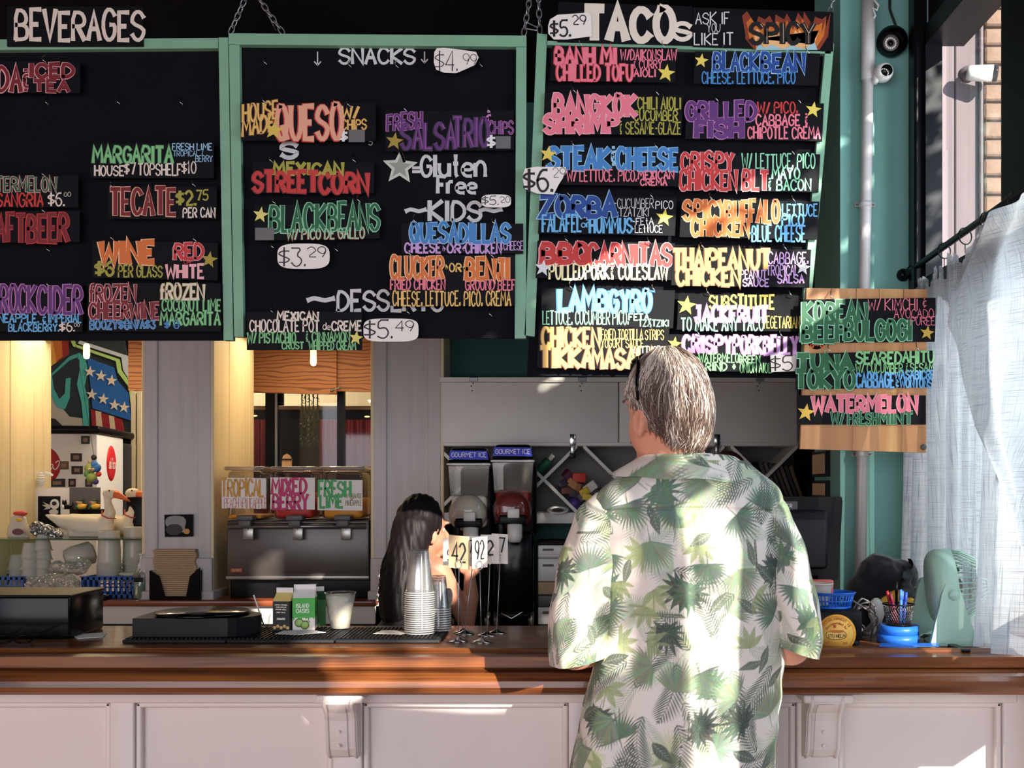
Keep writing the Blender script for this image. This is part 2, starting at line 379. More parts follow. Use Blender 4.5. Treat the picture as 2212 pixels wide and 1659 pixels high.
pl = thing('plywood_closure', 'orange-brown plywood boards closing the top of the middle opening', 'plywood', (X(680, 5.9), 5.9, Z(845, 5.9)))
MB().px([(538, 730), (727, 730), (727, 852), (538, 848)], 5.86, 5.88, 'plywood').build('plywood_sheet', pl)
MB().px([(728, 730), (812, 730), (812, 847), (728, 845)], 5.885, 5.90, 'plywood').build('plywood_sheet', pl)
b = MB()
for x, y in ((717, 843), (733, 837)): b.lathe([(0, 0), (.008, 0), (.008, .004), (0, .005)], P(x, y, 5.855), 'zinc', 10, (0, -1, 0))
b.tube([P(713, 846, 5.85), P(725, 840, 5.845), P(738, 836, 5.85)], .003, 'zinc'); b.build('metal_latch', pl)
pl2 = tag(MB().px([(277, 720), (322, 720), (322, 845), (277, 843)], 5.86, 5.88, 'plywood').build('plywood_strip'), 'narrow strip of plywood at the top right of the left opening, beside the mural', 'plywood')
# ================= bar
bar = thing('bar_counter', 'long bar with varnished red-brown wooden top, moulded rail and pale panelled front', 'bar counter', (-1, 2.8, 0))
XL = -3.2
MB().extx([(3.18, 1.045), (2.60, 1.045), (2.60, 1.07), (3.18, 1.07)], XL, XW - .03, 'bar_wood').build('bar_top', bar)
prof = [(2.70, 1.071), (2.693, 1.078), (2.683, 1.0795), (2.674, 1.077), (2.655, 1.066), (2.63, 1.052), (2.60, 1.041), (2.578, 1.036), (2.570, 1.0385), (2.562, 1.0385), (2.553, 1.033), (2.547, 1.022), (2.545, 1.008), (2.548, .996), (2.556, .990), (2.60, .986), (2.66, .984), (2.70, .99)]
MB().extx(prof, XL, XW - .03, 'bar_wood').build('bar_rail', bar)
b = MB().box((XL, 2.69, 0), (XW - .03, 2.75, 1.04), 'bar_white'); b.build('front_panel', bar)
def stile(x0, x1): MB().rbox((X(x0, 2.66), 2.66, .12), (X(x1, 2.66), 2.692, .985), 'bar_white', .004, 2).build('stile', bar)
MB().rbox((XL, 2.655, .951), (XW - .03, 2.692, .988), 'bar_white', .004, 2).build('top_rail', bar)
MB().rbox((XL, 2.655, .0), (XW - .03, 2.692, .16), 'bar_white', .004, 2).build('bottom_rail', bar)
for a, c in ((-330, -270), (237, 289), (718, 782), (1228, 1262), (1722, 1812), (2168, 2215)): stile(a, c)
def mould(x0, x1):
    b = MB(); a, c = X(x0, 2.66), X(x1, 2.66); t = .014
    b.rbox((a, 2.668, .16), (a + t, 2.692, .951), 'bar_white', .005, 2); b.rbox((c - t, 2.668, .16), (c, 2.692, .951), 'bar_white', .005, 2)
    b.rbox((a, 2.668, .937), (c, 2.692, .951), 'bar_white', .005, 2); b.rbox((a, 2.668, .16), (c, 2.692, .174), 'bar_white', .005, 2)
    b.build('panel_moulding', bar)
for a, c in ((-268, 236), (290, 717), (783, 1227), (1263, 1721), (1813, 2167)): mould(a, c)
def corbel(px, x_wide=.075):
    xc = X(px, 2.66); r = [(2.66, .985), (2.575, .985), (2.572, .965), (2.585, .952), (2.598, .94), (2.606, .92), (2.611, .88), (2.618, .85), (2.63, .832), (2.645, .826), (2.66, .826)]
    o = MB().extx(r, xc - x_wide / 2, xc + x_wide / 2, 'bar_white').build('corbel', bar)
    r2 = [(y - .007, z) for y, z in r[2:10]] + [(2.66, .835), (2.66, .96)]
    MB().extx(r2, xc - .022, xc + .016, 'bar_white').build('corbel_face', o)
    for sx in (-1, 1):
        b = MB(); b.tube([(xc + sx * (x_wide / 2 - .006), y - .002, z) for y, z in r[1:10]], .0045, 'bar_white', 6); b.build('corbel_bead', o)
    b = MB()
    for z in (.895, .862): b.rbox((xc - .006, 2.594, z - .004), (xc + .001, 2.605, z + .004), 'bar_white', .001, 1)
    b.build('corbel_plug', o)['kind'] = 'stuff'
    MB().rbox((xc - x_wide / 2 - .014, 2.57, .966), (xc + x_wide / 2 + .02, 2.662, .986), 'bar_white', .005, 2).build('corbel_cap', o)
corbel(745); corbel(1768, .082)
b = MB(); b.box((XL, 3.14, 0), (XW - .03, 3.17, 1.045), 'bar_white'); b.build('rear_panel', bar)
MB().rbox((XW - .16, 2.66, 1.0715), (XW - .14, 3.2, 1.078), 'black_metal', .002, 1).build('metal_strip', bar)
# ================= cabinets on the back wall
cab = thing('wall_cabinet', 'long off-white wall cabinet with two lift-up doors above a diamond wine rack', 'cabinet', (X(1340, 5.05), 5.2, Z(1130, 5.05)))
d0 = 5.0
MB().pbox(952, 818, 1725, 964, d0 + .03, 5.3, 'cabinet_white').build('cabinet_box', cab)
b = MB().pbox(950, 815, 1727, 825, d0 - .015, d0 + .05, 'cabinet_white'); b.build('top_lip', cab)
for a, c in ((954, 1335), (1338, 1722)):
    d = MB().pbox(a, 826, c, 957, d0, d0 + .028, 'cabinet_white', .003).build('cabinet_door', cab)
    for q in (a + 60, a + 295): 
        MB().rbox(tuple(P(q, 824, d0 - .02)), tuple(P(q + 18, 815, d0 - .02) + Vector((0, .02, 0))), 'zinc', .002, 1).build('hinge', d)
        b = MB()
        for dx, dy in ((4, 834), (8, 828), (6, 844)): b.ball(P(q + dx, dy, d0), .0035, 'grey_plastic', 8, 6)
        b.build('screw', d)['kind'] = 'stuff'
for q in (1237, 1549):
    b = MB().pbox(q - 6, 938, q + 6, 962, d0 - .012, d0, 'chrome', .002); b.pbox(q - 4, 960, q + 4, 980, d0 - .02, d0 - .008, 'foil', .002); b.pbox(q - 6, 978, q + 6, 990, d0 - .018, d0 - .004, 'black_metal', .002); b.build('latch', cab)
b = MB()
for q in (1080, 1180, 1240, 1690): b.pbox(q, 817, q + 34, 822, d0 - .0175, d0 - .0155, 'paper')
b.build('label_strip', cab)['kind'] = 'stuff'
MB().pbox(952, 1107, 1725, 1131, d0 + .01, 5.3, 'cabinet_white', .003).build('rack_shelf', cab)
MB().pbox(952, 955, 1725, 963, d0 + .005, 5.3, 'cabinet_white', .002).build('rack_top', cab)
MB().pbox(952, 963, 1725, 1107, 5.28, 5.298, 'grey_plastic').build('rack_back', cab)
for x0, x1, sg in [(t, t + 150, 1) for t in (938, 1097, 1256, 1415, 1574)] + [(t, t + 150, -1) for t in (938, 1097, 1256, 1415, 1574)]:
    ya, yb = (963, 1107)
    pa, pb = ((x0 + 4, ya), (x1, yb)) if sg > 0 else ((x0 + 4, yb), (x1, ya))
    pa, pb = list(pa), list(pb)
    if pa[0] < 952:
        t = (952 - pa[0]) / (pb[0] - pa[0]); pa = [952, pa[1] + (pb[1] - pa[1]) * t]
    w_ = 8
    MB().px([(pa[0], pa[1] - w_ * .6), (pb[0], pb[1] - w_ * .6), (pb[0], pb[1] + w_ * .6), (pa[0], pa[1] + w_ * .6)], d0 + .01 + (.002 if sg > 0 else 0), 5.28, 'cabinet_white').build('rack_slat', cab)
# rear counter under it
rc = thing('rear_counter', 'low dark rear counter carrying the slush machines', 'counter', (X(1300, 5), 4.95, 0))
MB().rbox((X(958, 4.6), 4.6, .83), (.9, 5.29, .87), 'black_metal', .004).build('worktop', rc)
MB().box((X(958, 4.6) + .02, 4.66, .06), (.88, 5.28, .83), 'cabinet_white').build('carcass', rc)
# ================= outside
struct(MB().box((XW + .12, -6, -.1), (12, 14, 0), 'plaster').build('ground_outside'))
wo = struct(MB().box((1.27, 3.9, 0), (X(2122, 3.9), 4.3, 3.6), 'weathered').build('wall_outside'))
for a, c in ((2006, 2062), (2064, 2116)): MB().rbox((X(a, 3.88), 3.88, 0), (X(c, 3.88), 3.9, 3.6), 'weathered', .003, 1).build('wall_board', wo)
MB().rbox((X(2117, 3.86), 3.86, 0), (X(2125, 3.86), 3.9, 3.6), 'weathered', .004, 1).build('wall_board', wo)
bk = struct(MB().box((X(2126, 3.93), 3.93, 0), (X(2228, 3.93), 4.2, 3.7), 'mortar').build('wall_brick'))
zz = .6; me = None
while zz < 3.55:
    for i, (a, c) in enumerate(((2127, 2179), (2182, 2232))):
        x0, x1 = X(a, 3.91), X(c, 3.91)
        if i == 1 and R.random() < .0: continue
        o = MB().rbox((x0, 3.905 + R.uniform(-.004, .004), zz), (x1 + R.uniform(-.003, .003), 3.99, zz + .056), 'brick', .006, 1).build('brick', bk)
    zz += .0655
# ================= hand lettering: strokes on a 10 x 10 grid
G = {'A': '00 5A A0|24 84', 'B': '00 0A 6A 98 96 65 05|65 A4 A1 70 00', 'C': 'A8 7A 3A 07 03 30 70 A2', 'D': '00 0A 5A A7 A3 50 00', 'E': 'AA 0A 00 A0|05 75',
 'F': 'AA 0A 00|05 75', 'G': 'A8 7A 3A 07 03 30 70 A2 A5 65', 'H': '00 0A|A0 AA|05 A5', 'I': '50 5A', 'J': '2A AA|7A 72 50 20 03', 'K': '00 0A|AA 05 A0', 'L': '0A 00 A0',
 'M': '00 1A 54 9A A0', 'N': '00 0A A0 AA', 'O': '3A 07 03 30 70 A3 A7 7A 3A', 'P': '00 0A 7A A8 A6 75 05', 'Q': '3A 07 03 30 70 A3 A7 7A 3A|64 A0', 'R': '00 0A 7A A8 A6 75 05|45 A0',
 'S': 'A8 7A 3A 08 06 A4 A2 70 30 02', 'T': '0A AA|5A 50', 'U': '0A 03 30 70 A3 AA', 'V': '0A 50 AA', 'W': '0A 20 57 80 AA', 'X': '0A A0|00 AA', 'Y': '0A 55 AA|55 50', 'Z': '0A AA 00 A0',
 '0': '3A 07 03 30 70 A3 A7 7A 3A', '1': '28 5A 50', '2': '08 3A 7A A7 A6 00 A0', '3': '0A AA 56 A4 A2 70 30 02', '4': '80 8A 03 A3', '5': 'AA 1A 05 76 A4 A2 70 30 01',
 '6': '9A 4A 06 03 30 70 A2 A4 76 36 05', '7': '0A AA 40', '8': '3A 08 06 A4 A2 70 30 02 04 A6 A8 7A 3A', '9': 'A6 73 34 06 08 3A 7A A8 A5 60',
 '$': 'A8 78 38 07 06 A4 A3 72 32 02|5A 50', '&': '88 58 37 55 36 33 52 82|5A 5B|50 51', '.': '40 51', ',': '52 30', '-': '15 95', '/': '00 AA', '"': '2A 27|7A 77', '=': '03 A3|07 A7',
 '~': '04 26 36 64 74 A6', '+': '52 58|25 85', '>': '33 37 75 33', '<': '73 77 35 73', "'": '5A 47', 'l': '50 5A', 'u': '06 02 30 70 A2|A6 A0', 't': '5A 51 70|26 86',
 'e': '03 A3 A5 76 36 04 02 30 90', 'n': '00 06|04 37 77 A5 A0', 'r': '00 06|04 37 87', 'd': 'AA A0|A5 77 37 04 02 30 70 A3', 'f': '9A 5A 38 30|06 86', 'o': '36 04 02 30 70 A2 A4 76 36',
 'a': 'A6 A0|A4 76 36 04 02 30 70 A2', 's': 'A5 76 26 04 A2 70 20', 'c': 'A5 76 36 04 02 30 70 A1', 'm': '00 06|04 26 45 50|45 76 A4 A0', 'h': '00 0A|04 37 77 A5 A0', 'b': '00 0A|04 37 77 A4 A2 70 30 02', 'y': '06 42|A6 42 10', 'k': '00 0A|A6 03 A0', 'i': '50 56', 'w': '06 20 54 80 A6', 'v': '06 50 A6', 'N~': ''}
SM = set('BCDGJOPQRSU0235689$&~uteronrdfacshmb')
NAR = {'I': .34, '1': .5, '.': .28, ',': .32, "'": .3, '"': .5, 'l': .3, 'i': .3, '-': .6, '/': .7, 'M': 1.25, 'W': 1.35, 'm': 1.3, 'w': 1.2, ' ': .42, '&': .7, 'J': .8, 'E': .85, 'F': .85, 'L': .85, '>': .6, '<': .6, 't': .7, 'r': .7, 'f': .7, '~': 1.4}
HX = '0123456789AB'
def gstrokes(ch):
    out = []
    for st in G.get(ch, '').split('|'):
        pts = [(HX.index(t[0]) / 10, HX.index(t[1]) / 10) for t in st.split()]
        if len(pts) < 2: continue
        if ch in SM and len(pts) > 2:
            q = [pts[0]]
            for a, b in zip(pts[:-1], pts[1:]):
                q += [(a[0] * .75 + b[0] * .25, a[1] * .75 + b[1] * .25), (a[0] * .25 + b[0] * .75, a[1] * .25 + b[1] * .75)]
            q.append(pts[-1]); pts = q
        out.append(pts)
    return out
def strip(mb, pts, w0, w1, y, m):        # flat brush stroke in photograph pixels, flared at its ends
    n = len(pts); L = []; Rr = []
    for i, p in enumerate(pts):
        a = pts[max(i - 1, 0)]; b = pts[min(i + 1, n - 1)]
        d1 = Vector((p[0] - a[0], p[1] - a[1])); d2 = Vector((b[0] - p[0], b[1] - p[1]))
        if d1.length < 1e-6: d1 = d2
        if d2.length < 1e-6: d2 = d1
        d1.normalize(); d2.normalize(); t = d1 + d2
        if t.length < .2: t = d1.copy()
        t.normalize(); nx = Vector((-t.y, t.x)); c = max(.45, abs(nx.dot(Vector((-d1.y, d1.x)))))
        w = (w1 if i in (0, n - 1) else w0) / 2 / c; e = 0
        if i == 0: p = (p[0] - t.x * w0 * .22, p[1] - t.y * w0 * .22)
        if i == n - 1: p = (p[0] + t.x * w0 * .22, p[1] + t.y * w0 * .22)
        L.append(P(p[0] + nx.x * w, p[1] + nx.y * w, y)); Rr.append(P(p[0] - nx.x * w, p[1] - nx.y * w, y))
    mb.add(L + Rr, [(i, i + 1, n + i + 1, n + i) for i in range(n - 1)], m)
LET = 0
def text(mb, s, x0, y0, x1, y1, fill, out=None, wt=.2, slope=0, y=3.0, ow=None, jit=.05, flare=1.3, mirror=False, dz=.0, lean=0, hl=None):
    global LET; rr = random.Random(hash_(s) + int(x0)); h = y1 - y0; ws = [NAR.get(c, 1) for c in s]
    gap = .16 if wt < .16 else .15; tot = sum(ws) + gap * (len(s) - 1); sc = (x1 - x0) / max(tot, .1); w = wt * min(h, sc * 1.25); LET += 1
    cur = x0; y -= dz + (LET % 7) * .00003
    mf = K(fill); mo = K(out) if out else None; ow = ow if ow is not None else min(1.9, max(.75, h * .034))
    pad = w * .55
    ns = 0; w = max(.95, w * (1.12 if h > 34 else 1))
    for c, cw in zip(s, ws):
        jx, jy, js = rr.uniform(-jit, jit) * sc, rr.uniform(-jit, jit) * h * .8, 1 + rr.uniform(-jit, jit)
        for st in gstrokes(c):
            pts = []; ns = (ns + 1) % 24; yy_ = y - ns * .000016
            for u, v in st:
                xx = cur + jx * .4 + pad * .5 + u * (cw * sc - pad) + lean * (v - .5) * h; yy = y1 - pad - v * (h - 2 * pad) * js + jy * .4 + slope * (xx - x0)
                if mirror: xx = x0 + x1 - xx
                pts.append((xx, yy))
            if mo: strip(mb, [(a - w * .08, b_ + w * .05) for a, b_ in pts], w + 2 * ow, w * flare + 2 * ow, yy_ + .0005, mo)
            strip(mb, pts, w, w * flare, yy_, mf)
            if hl: strip(mb, [(a + w * .18, b_ - w * .1) for a, b_ in pts[:3]], w * .13, w * .1, yy_ - .0006, K(hl))
        cur += (cw + gap) * sc
def hash_(s): return sum((i + 1) * ord(c) for i, c in enumerate(s)) % 9973
def starpts(cx, cy, r, rot=0, k=.42): return [(cx + r * (k if i % 2 else 1) * math.sin(math.pi * i / 5 + rot), cy - r * (k if i % 2 else 1) * math.cos(math.pi * i / 5 + rot)) for i in range(10)]
def star(mb, cx, cy, r, col=(232, 208, 96), y=3.0, rot=.15): mb.px(starpts(cx, cy, r, rot), y - .0012, y - .0004, K(col))
def scatter(mb, poly, y, m): mb.px(poly, y - .0006, y, m)
YB = 3.2
def hook(parent, px, py, y, sc=1):
    p = P(px, py, y); b = MB()
    b.tube([p + Vector(v) * sc for v in ((-.0015, 0, .022), (-.0045, -.012, .010), (-.002, -.018, .002), (.004, -.014, -.003), (.007, -.008, -.006))], .0013, 'chrome', 5); return b.build('cup_hook', parent)
# ---------------- boards
def board(name, label, panel, bars, loc):
    o = thing(name, label, 'menu board', loc)
    MB().px(panel, YB, YB + .012, 'black_board').build('board', o)
    for q in bars: MB().px(q, YB - .022, YB + .002, 'mint_frame').build('frame_bar', o)
    return o
b1 = board('hanging_board', 'left black menu board with mint green frame, under the heading BEVERAGES', [(-120, 90), (486, 90), (486, 735), (-120, 735)],
    [[(-130, 86), (471, 82), (471, 104), (-130, 109)], [(472, 81), (492.5, 81), (503.5, 735), (483, 735)]], P(200, 735, YB))
b2 = board('hanging_board', 'middle black menu board with mint green frame headed SNACKS, hung on chains', [(512, 92), (1120, 96), (1120, 731), (524, 728)],
    [[(494, 72), (1137, 77), (1137, 101), (494, 96)], [(494.5, 97), (517, 97), (526, 728), (506, 727)], [(1115, 102), (1137, 102), (1136, 731), (1112, 731)]], P(820, 731, YB))
b3 = board('hanging_board', 'right black menu board with mint green frame headed TACOS, hanging slightly askew', [(1176, 90), (1785, 108), (1728, 816), (1138, 812)],
    [[(1160, 72), (1182, 74), (1155, 727), (1133, 724)], [(1180, 88), (1796, 108), (1794, 116), (1180, 97)], [(1784, 92), (1802, 94), (1740, 790), (1722, 790)]], P(1440, 812, YB))
C_ = dict(cream=(226, 212, 198), white=(232, 232, 230), pink=(232, 120, 140), red=(196, 52, 50), dred=(118, 26, 34), ora=(216, 112, 46), gold=(230, 186, 104), yel=(222, 200, 92), oli=(164, 156, 62),
    grn=(128, 196, 132), mint=(140, 212, 172), blu=(62, 126, 190), dblu=(30, 66, 140), sky=(104, 176, 226), lav=(196, 154, 214), pur=(92, 44, 112), chalk=(205, 205, 205), tapeg=(104, 102, 104), peach=(228, 166, 138))
C_.update(lp=(240, 176, 180), lb=(150, 196, 226), lg=(190, 226, 200), ly=(244, 232, 180), lo=(246, 196, 150), lpu=(190, 120, 180), dk=(16, 18, 26), dg=(36, 96, 60), brn=(120, 70, 36))
SN = 0
def sign(label, quad, texts, stars=(), extra=None, hooks=(), y=None, group=None, thick=.005, holes=True):
    global SN; SN += 1
    y = y or (YB - .032 - (SN % 3) * .0015); cx = sum(q[0] for q in quad) / 4; cy = max(q[1] for q in quad)
    o = thing('menu_sign', label, 'sign', P(cx, cy, y), group)
    MB().px(quad, y, y + thick, 'sign_black').build('sign_plate', o)
    L = MB()
    if extra: extra(L, y)
    for t in texts:
        s, x0, y0, x1, y1, f = t[:6]; oc = C_[t[6]] if len(t) > 6 and t[6] else None
        text(L, s, x0, y0, x1, y1, C_[f], oc, t[7] if len(t) > 7 else .21, t[8] if len(t) > 8 else 0, y=y - .0012, hl=(t[9] if len(t) > 9 else None))
    if L.v: L.build('lettering', o)['kind'] = 'stuff'
    for s_ in stars:
        k = MB(); star(k, *s_[:3], col=(s_[3] if len(s_) > 3 else (228, 204, 92)), y=y - .0018); k.build('star_sticker', o)
    for h in hooks: hook(o, h[0], h[1], y + .002)
    return o
def q4(x0, y0, x1, y1, sl=0, tx=0): return [(x0, y0), (x1, y0 + sl), (x1 + tx, y1 + sl), (x0 + tx, y1)]
W_ = (240, 235, 235)
# BEVERAGES board
sign('black heading sign lettered BEVERAGES on top of the left menu board', q4(15, 14, 309, 100), [('BEVERAGES', 32, 20, 312, 90, 'cream', None, .2)], y=YB - .03)
sign('black sign lettered SODA & ICED TEA in dark red, top left of the beverages board', q4(-60, 133, 173, 201), [('SODA', -62, 140, 47, 200, 'dred', 'lp'), ('&', 46, 148, 64, 198, 'dred', 'lp', .14), ('ICED', 64, 134, 160, 170, 'dred', 'lp'), ('TEA', 72, 171, 150, 200, 'dred', 'lp')], hooks=[(99, 135)])
sign('black sign lettered MARGARITA in green with house and top shelf prices', q4(196, 310, 462, 385), [('MARGARITA', 200, 314, 374, 354, 'grn', 'dg'), ('FRESH LIME', 372, 309, 458, 325, 'lb', None, .17), ('TROPICAL &', 374, 325, 440, 338, 'lb', None, .15), ('BERRY', 422, 335, 459, 350, 'lb', None, .16), ('HOUSE', 204, 356, 268, 381, 'cream'), ('$7', 268, 350, 293, 378, 'cream'), ('TOPSHELF', 298, 352, 392, 380, 'cream'), ('$10', 392, 348, 424, 376, 'cream', None, .18)])
sign('black sign lettered WATERMELON SANGRIA $6 in green and red', q4(-60, 379, 169, 448), [('WATERMELON', -48, 381, 122, 415, 'dg', 'lp', .21), ('SANGRIA', -8, 416, 94, 448, 'red', None), ('$6.', 103, 414, 140, 446, 'cream', None, .18), ('00', 138, 415, 153, 425, 'cream', None, .12)], hooks=[(98, 380)])
sign('black sign lettered CRAFT BEER in red', q4(-60, 457, 172, 525, -2), [('CRAFT', -52, 462, 55, 524, 'dred', 'red', .22), ('BEER', 58, 460, 148, 524, 'dred', 'red', .22)], hooks=[(98, 458)])
sign('black sign lettered TECATE in dark red, priced $2.75 per can', q4(233, 404, 468, 473), [('TECATE', 238, 404, 380, 466, 'dred', 'peach', .22), ('$2.', 380, 410, 424, 445, 'oli', None, .22), ('75', 424, 409, 450, 434, 'oli', None), ('PER CAN', 395, 448, 465, 471, 'cream', None, .24)], hooks=[(245, 405), (421, 402)])
sign('black sign lettered WINE in orange, $6 per glass, red or white', q4(200, 519, 470, 600, 6), [('WINE', 216, 519, 334, 572, 'ora', 'lo', .26), ('$6', 205, 563, 246, 598, 'oli', None, .22), ('PER GLASS', 255, 572, 351, 600, 'oli', None, .24), ('RED', 376, 523, 440, 562, 'red', 'lp'), ('OR', 397, 561, 413, 571, 'red', None, .12), ('WHITE', 358, 570, 441, 603, 'lp', None, .24)], stars=[(452, 561, 19, (164, 148, 56))], hooks=[(245, 517), (423, 520)])
sign('black sign for two frozen drinks at the lower right of the beverages board', q4(190, 612, 477, 716), [('fROZEN', 193, 613, 294, 653, 'dred', 'lp'), ('CHEERWINE', 193, 652, 344, 690, 'dred', 'lp', .24), ('BOOZY$8', 194, 691, 280, 712, 'blu', 'lb', .2), ('N/A$3', 283, 690, 336, 711, 'blu', 'lb', .2), ('fROZEN', 346, 612, 442, 648, 'cream', 'oli', .2), ('COCONUT LIME', 350, 646, 477, 673, 'grn', 'dg', .22), ('MARGARITA', 346, 672, 476, 704, 'grn', 'dg', .22), ('$ 8', 355, 692, 387, 711, 'blu', None)])
sign('black sign lettered ROCK CIDER in purple, lower left of the beverages board', q4(-60, 614, 178, 716, 1), [('ROCK', 0, 616, 78, 678, 'pur', 'lpu', .2), ('CIDER', 82, 617, 178, 680, 'pur', 'lpu', .2), ('PINEAPPLE.', -22, 677, 84, 698, 'sky', None, .22), ('&', 88, 680, 102, 700, 'sky', None, .14), ('IMPERIAL', 104, 677, 176, 698, 'sky', None, .22), ('BLACKBERRY,', 18, 698, 128, 717, 'sky', None, .22), ('$6.', 128, 694, 162, 717, 'cream', None, .17), ('00', 160, 698, 172, 706, 'cream', None, .12)], hooks=[(108, 617)])
for h in ((105, 226), (259, 225), (394, 226), (108, 542)): hook(b1, *h, YB)
# SNACKS board
def chalk(parent, txt, x0, y0, x1, y1, w=.15, col='chalk', name='chalk_lettering', **k):
    L = MB(); text(L, txt, x0, y0, x1, y1, C_[col], None, w, y=YB - .001, jit=.03, **k); return L.build(name, parent)
chalk(b2, 'SNACKS', 732, 102, 897, 140, .16); chalk(b2, 'KIDS', 926, 432, 1040, 480, .18); chalk(b2, 'DESSERTS', 728, 626, 958, 674, .18)
chalk(b2, '~', 874, 440, 922, 468, .3); chalk(b2, '~', 1034, 440, 1086, 468, .3); chalk(b2, '~', 662, 630, 724, 662, .3)
chalk(b2, 'S', 606, 303, 643, 345, .2); chalk(b2, '=', 890, 354, 908, 380, .22); chalk(b2, 'Gluten', 908, 333, 1050, 384, .2); chalk(b2, 'Free', 944, 378, 1030, 420, .22)
chalk(b2, 'P', 797, 262, 802, 270, .15); chalk(b2, '5', 796, 299, 805, 314, .12)
L = MB()
for x, y0, y1 in ((686, 112, 141), (917, 112, 136)): strip(L, [(x, y0), (x, y1)], 2.5, 2.5, YB - .001, K(C_['chalk'])); strip(L, [(x - 7, y1 - 8), (x, y1), (x + 7, y1 - 8)], 2.5, 2.5, YB - .001, K(C_['chalk']))
L.build('chalk_arrows', b2)['kind'] = 'stuff'
L = MB(); sp = starpts(864, 361, 33, .05, .45); strip(L, sp + sp[:2], 6, 6, YB - .001, K((200, 204, 192))); L.px(starpts(864, 361, 30, .05, .45), YB - .0008, YB, K((150, 152, 140))); L.build('chalk_star', b2)
for h in ((575, 140), (757, 146), (858, 147), (1039, 145), (591, 536), (728, 542), (590, 675), (768, 680), (883, 677), (1060, 682)): hook(b2, *h, YB)
def tapes(*rs):
    def f(L, y):
        for r in rs: L.px(q4(*r), y - .003, y - .0026, K((104, 102, 104)))
    return f
sign('black sign lettered HOUSE MADE QUESO W/ CHIPS in peach and gold', q4(522, 222, 812, 304), [('HOUSE', 524, 224, 600, 266, 'gold', 'brn', .2, -.12), ('MADE', 523, 256, 593, 297, 'gold', 'brn', .2, -.2), ('QUESO', 596, 222, 740, 304, 'peach', 'red', .26), ('W/', 737, 228, 776, 257, 'gold', 'brn', .2), ('CHIPS', 738, 257, 792, 281, 'gold', 'brn', .2), ('$', 733, 279, 751, 307, 'white', None, .2)], stars=[(592, 281, 22, (222, 190, 84))], extra=tapes((753, 280, 788, 307)), hooks=[(572, 222), (754, 230)])
sign('black sign lettered FRESH SALSA TRIO & CHIPS in purple', q4(833, 240, 1110, 326, -2), [('FRESH', 836, 247, 912, 285, 'pur', 'lpu', .2, -.1), ('SALSA', 866, 262, 985, 324, 'pur', 'dk', .24, 0, (200, 120, 190)), ('TRIO', 978, 252, 1056, 320, 'pur', 'dk', .24, 0, (200, 120, 190)), ('&', 1046, 240, 1064, 276, 'lpu', None, .12), ('CHIPS', 1056, 261, 1109, 290, 'pur', 'lpu', .16), ('$', 1052, 290, 1070, 321, 'white', None, .2)], stars=[(852, 305, 20, (164, 140, 52))], extra=tapes((1071, 294, 1103, 321)), hooks=[(876, 240), (1056, 243)])
sign('black sign lettered MEXICAN STREET CORN in yellow and red', q4(546, 349, 808, 417), [('MEXICAN', 590, 349, 742, 380, 'oli', None, .24), ('STREET', 546, 368, 688, 417, 'red', 'dred', .25), ('CORN', 690, 370, 796, 420, 'red', 'dred', .25)], hooks=[(587, 350), (766, 350)])
sign('black sign lettered BLACK BEANS W/ PICO DE GALLO in dark green', q4(550, 443, 820, 520, -5), [('BLACK', 583, 440, 705, 502, 'dg', 'mint', .2), ('BEANS', 708, 438, 820, 500, 'dg', 'mint', .2), ('W/ PICO DE GALLO', 620, 494, 788, 519, 'mint', 'red', .2, -.02)], stars=[(563, 464, 18, (226, 214, 120))], extra=tapes((551, 492, 592, 519)), hooks=[(594, 440), (776, 436)])
sign('black sign lettered QUESADILLAS in blue under the word KIDS', q4(867, 483, 1130, 548), [('QUESADILLAS', 886, 480, 1102, 526, 'blu', 'lb', .25), ('CHEESE', 874, 523, 952, 548, 'lav', None, .25), ('>OR<', 955, 526, 1006, 548, 'lav', None, .22), ('CHICKEN', 1005, 523, 1083, 549, 'lav', None, .25), ('&CHEESE', 1082, 520, 1130, 541, 'lav', None, .2)], hooks=[(896, 480), (1066, 484)])
sign('black sign lettered CLUCKER OR BENJI in orange', q4(842, 550, 1112, 660), [('CLUCKER', 844, 552, 958, 604, 'ora', 'lo', .25), ('>OR<', 961, 567, 1006, 588, 'gold', None, .2), ('BENJI', 1006, 556, 1100, 606, 'ora', 'lo', .26), ('FRIED CHICKEN', 843, 602, 962, 627, 'pink', None, .23), ('GROUND BEEF', 1005, 603, 1113, 628, 'pink', None, .22), ('CHEESE, LETTUCE, PICO, CREMA', 848, 628, 1104, 662, 'gold', None, .23)], hooks=[(886, 551), (1063, 555)])
sign('black dessert sign lettered MEXICAN CHOCOLATE POT de CREME below the middle board', q4(533, 674, 782, 756), [('MEXICAN', 598, 672, 688, 693, 'cream', None, .24), ('CHOCOLATE POT', 539, 690, 690, 718, 'cream', None, .23), ('de', 697, 697, 714, 713, 'cream', None, .18), ('CREME', 716, 692, 781, 716, 'cream', None, .24), ('W/ PISTACHIO', 534, 717, 639, 742, 'grn', 'dg', .22), ('CRUST', 609, 738, 656, 755, 'grn', 'dg', .2), ('& CINNAMON', 660, 716, 756, 739, 'grn', 'dg', .2), ('WHIPPED CREAM', 667, 737, 769, 757, 'grn', 'dg', .22)], stars=[(769, 730, 16, (226, 210, 110))])
def pricetag(label, poly, texts, y=YB - .04, rot=0):
    cx = sum(p[0] for p in poly) / len(poly); o = thing('price_tag', label, 'price tag', P(cx, max(p[1] for p in poly), y))
    MB().px(poly, y, y + .0015, 'card_white').build('paper_card', o); L = MB()
    for s, x0, y0, x1, y1, w_ in texts: text(L, s, x0, y0, x1, y1, (24, 20, 26), None, w_, y=y - .0008, jit=.03)
    L.build('lettering', o)['kind'] = 'stuff'; return o
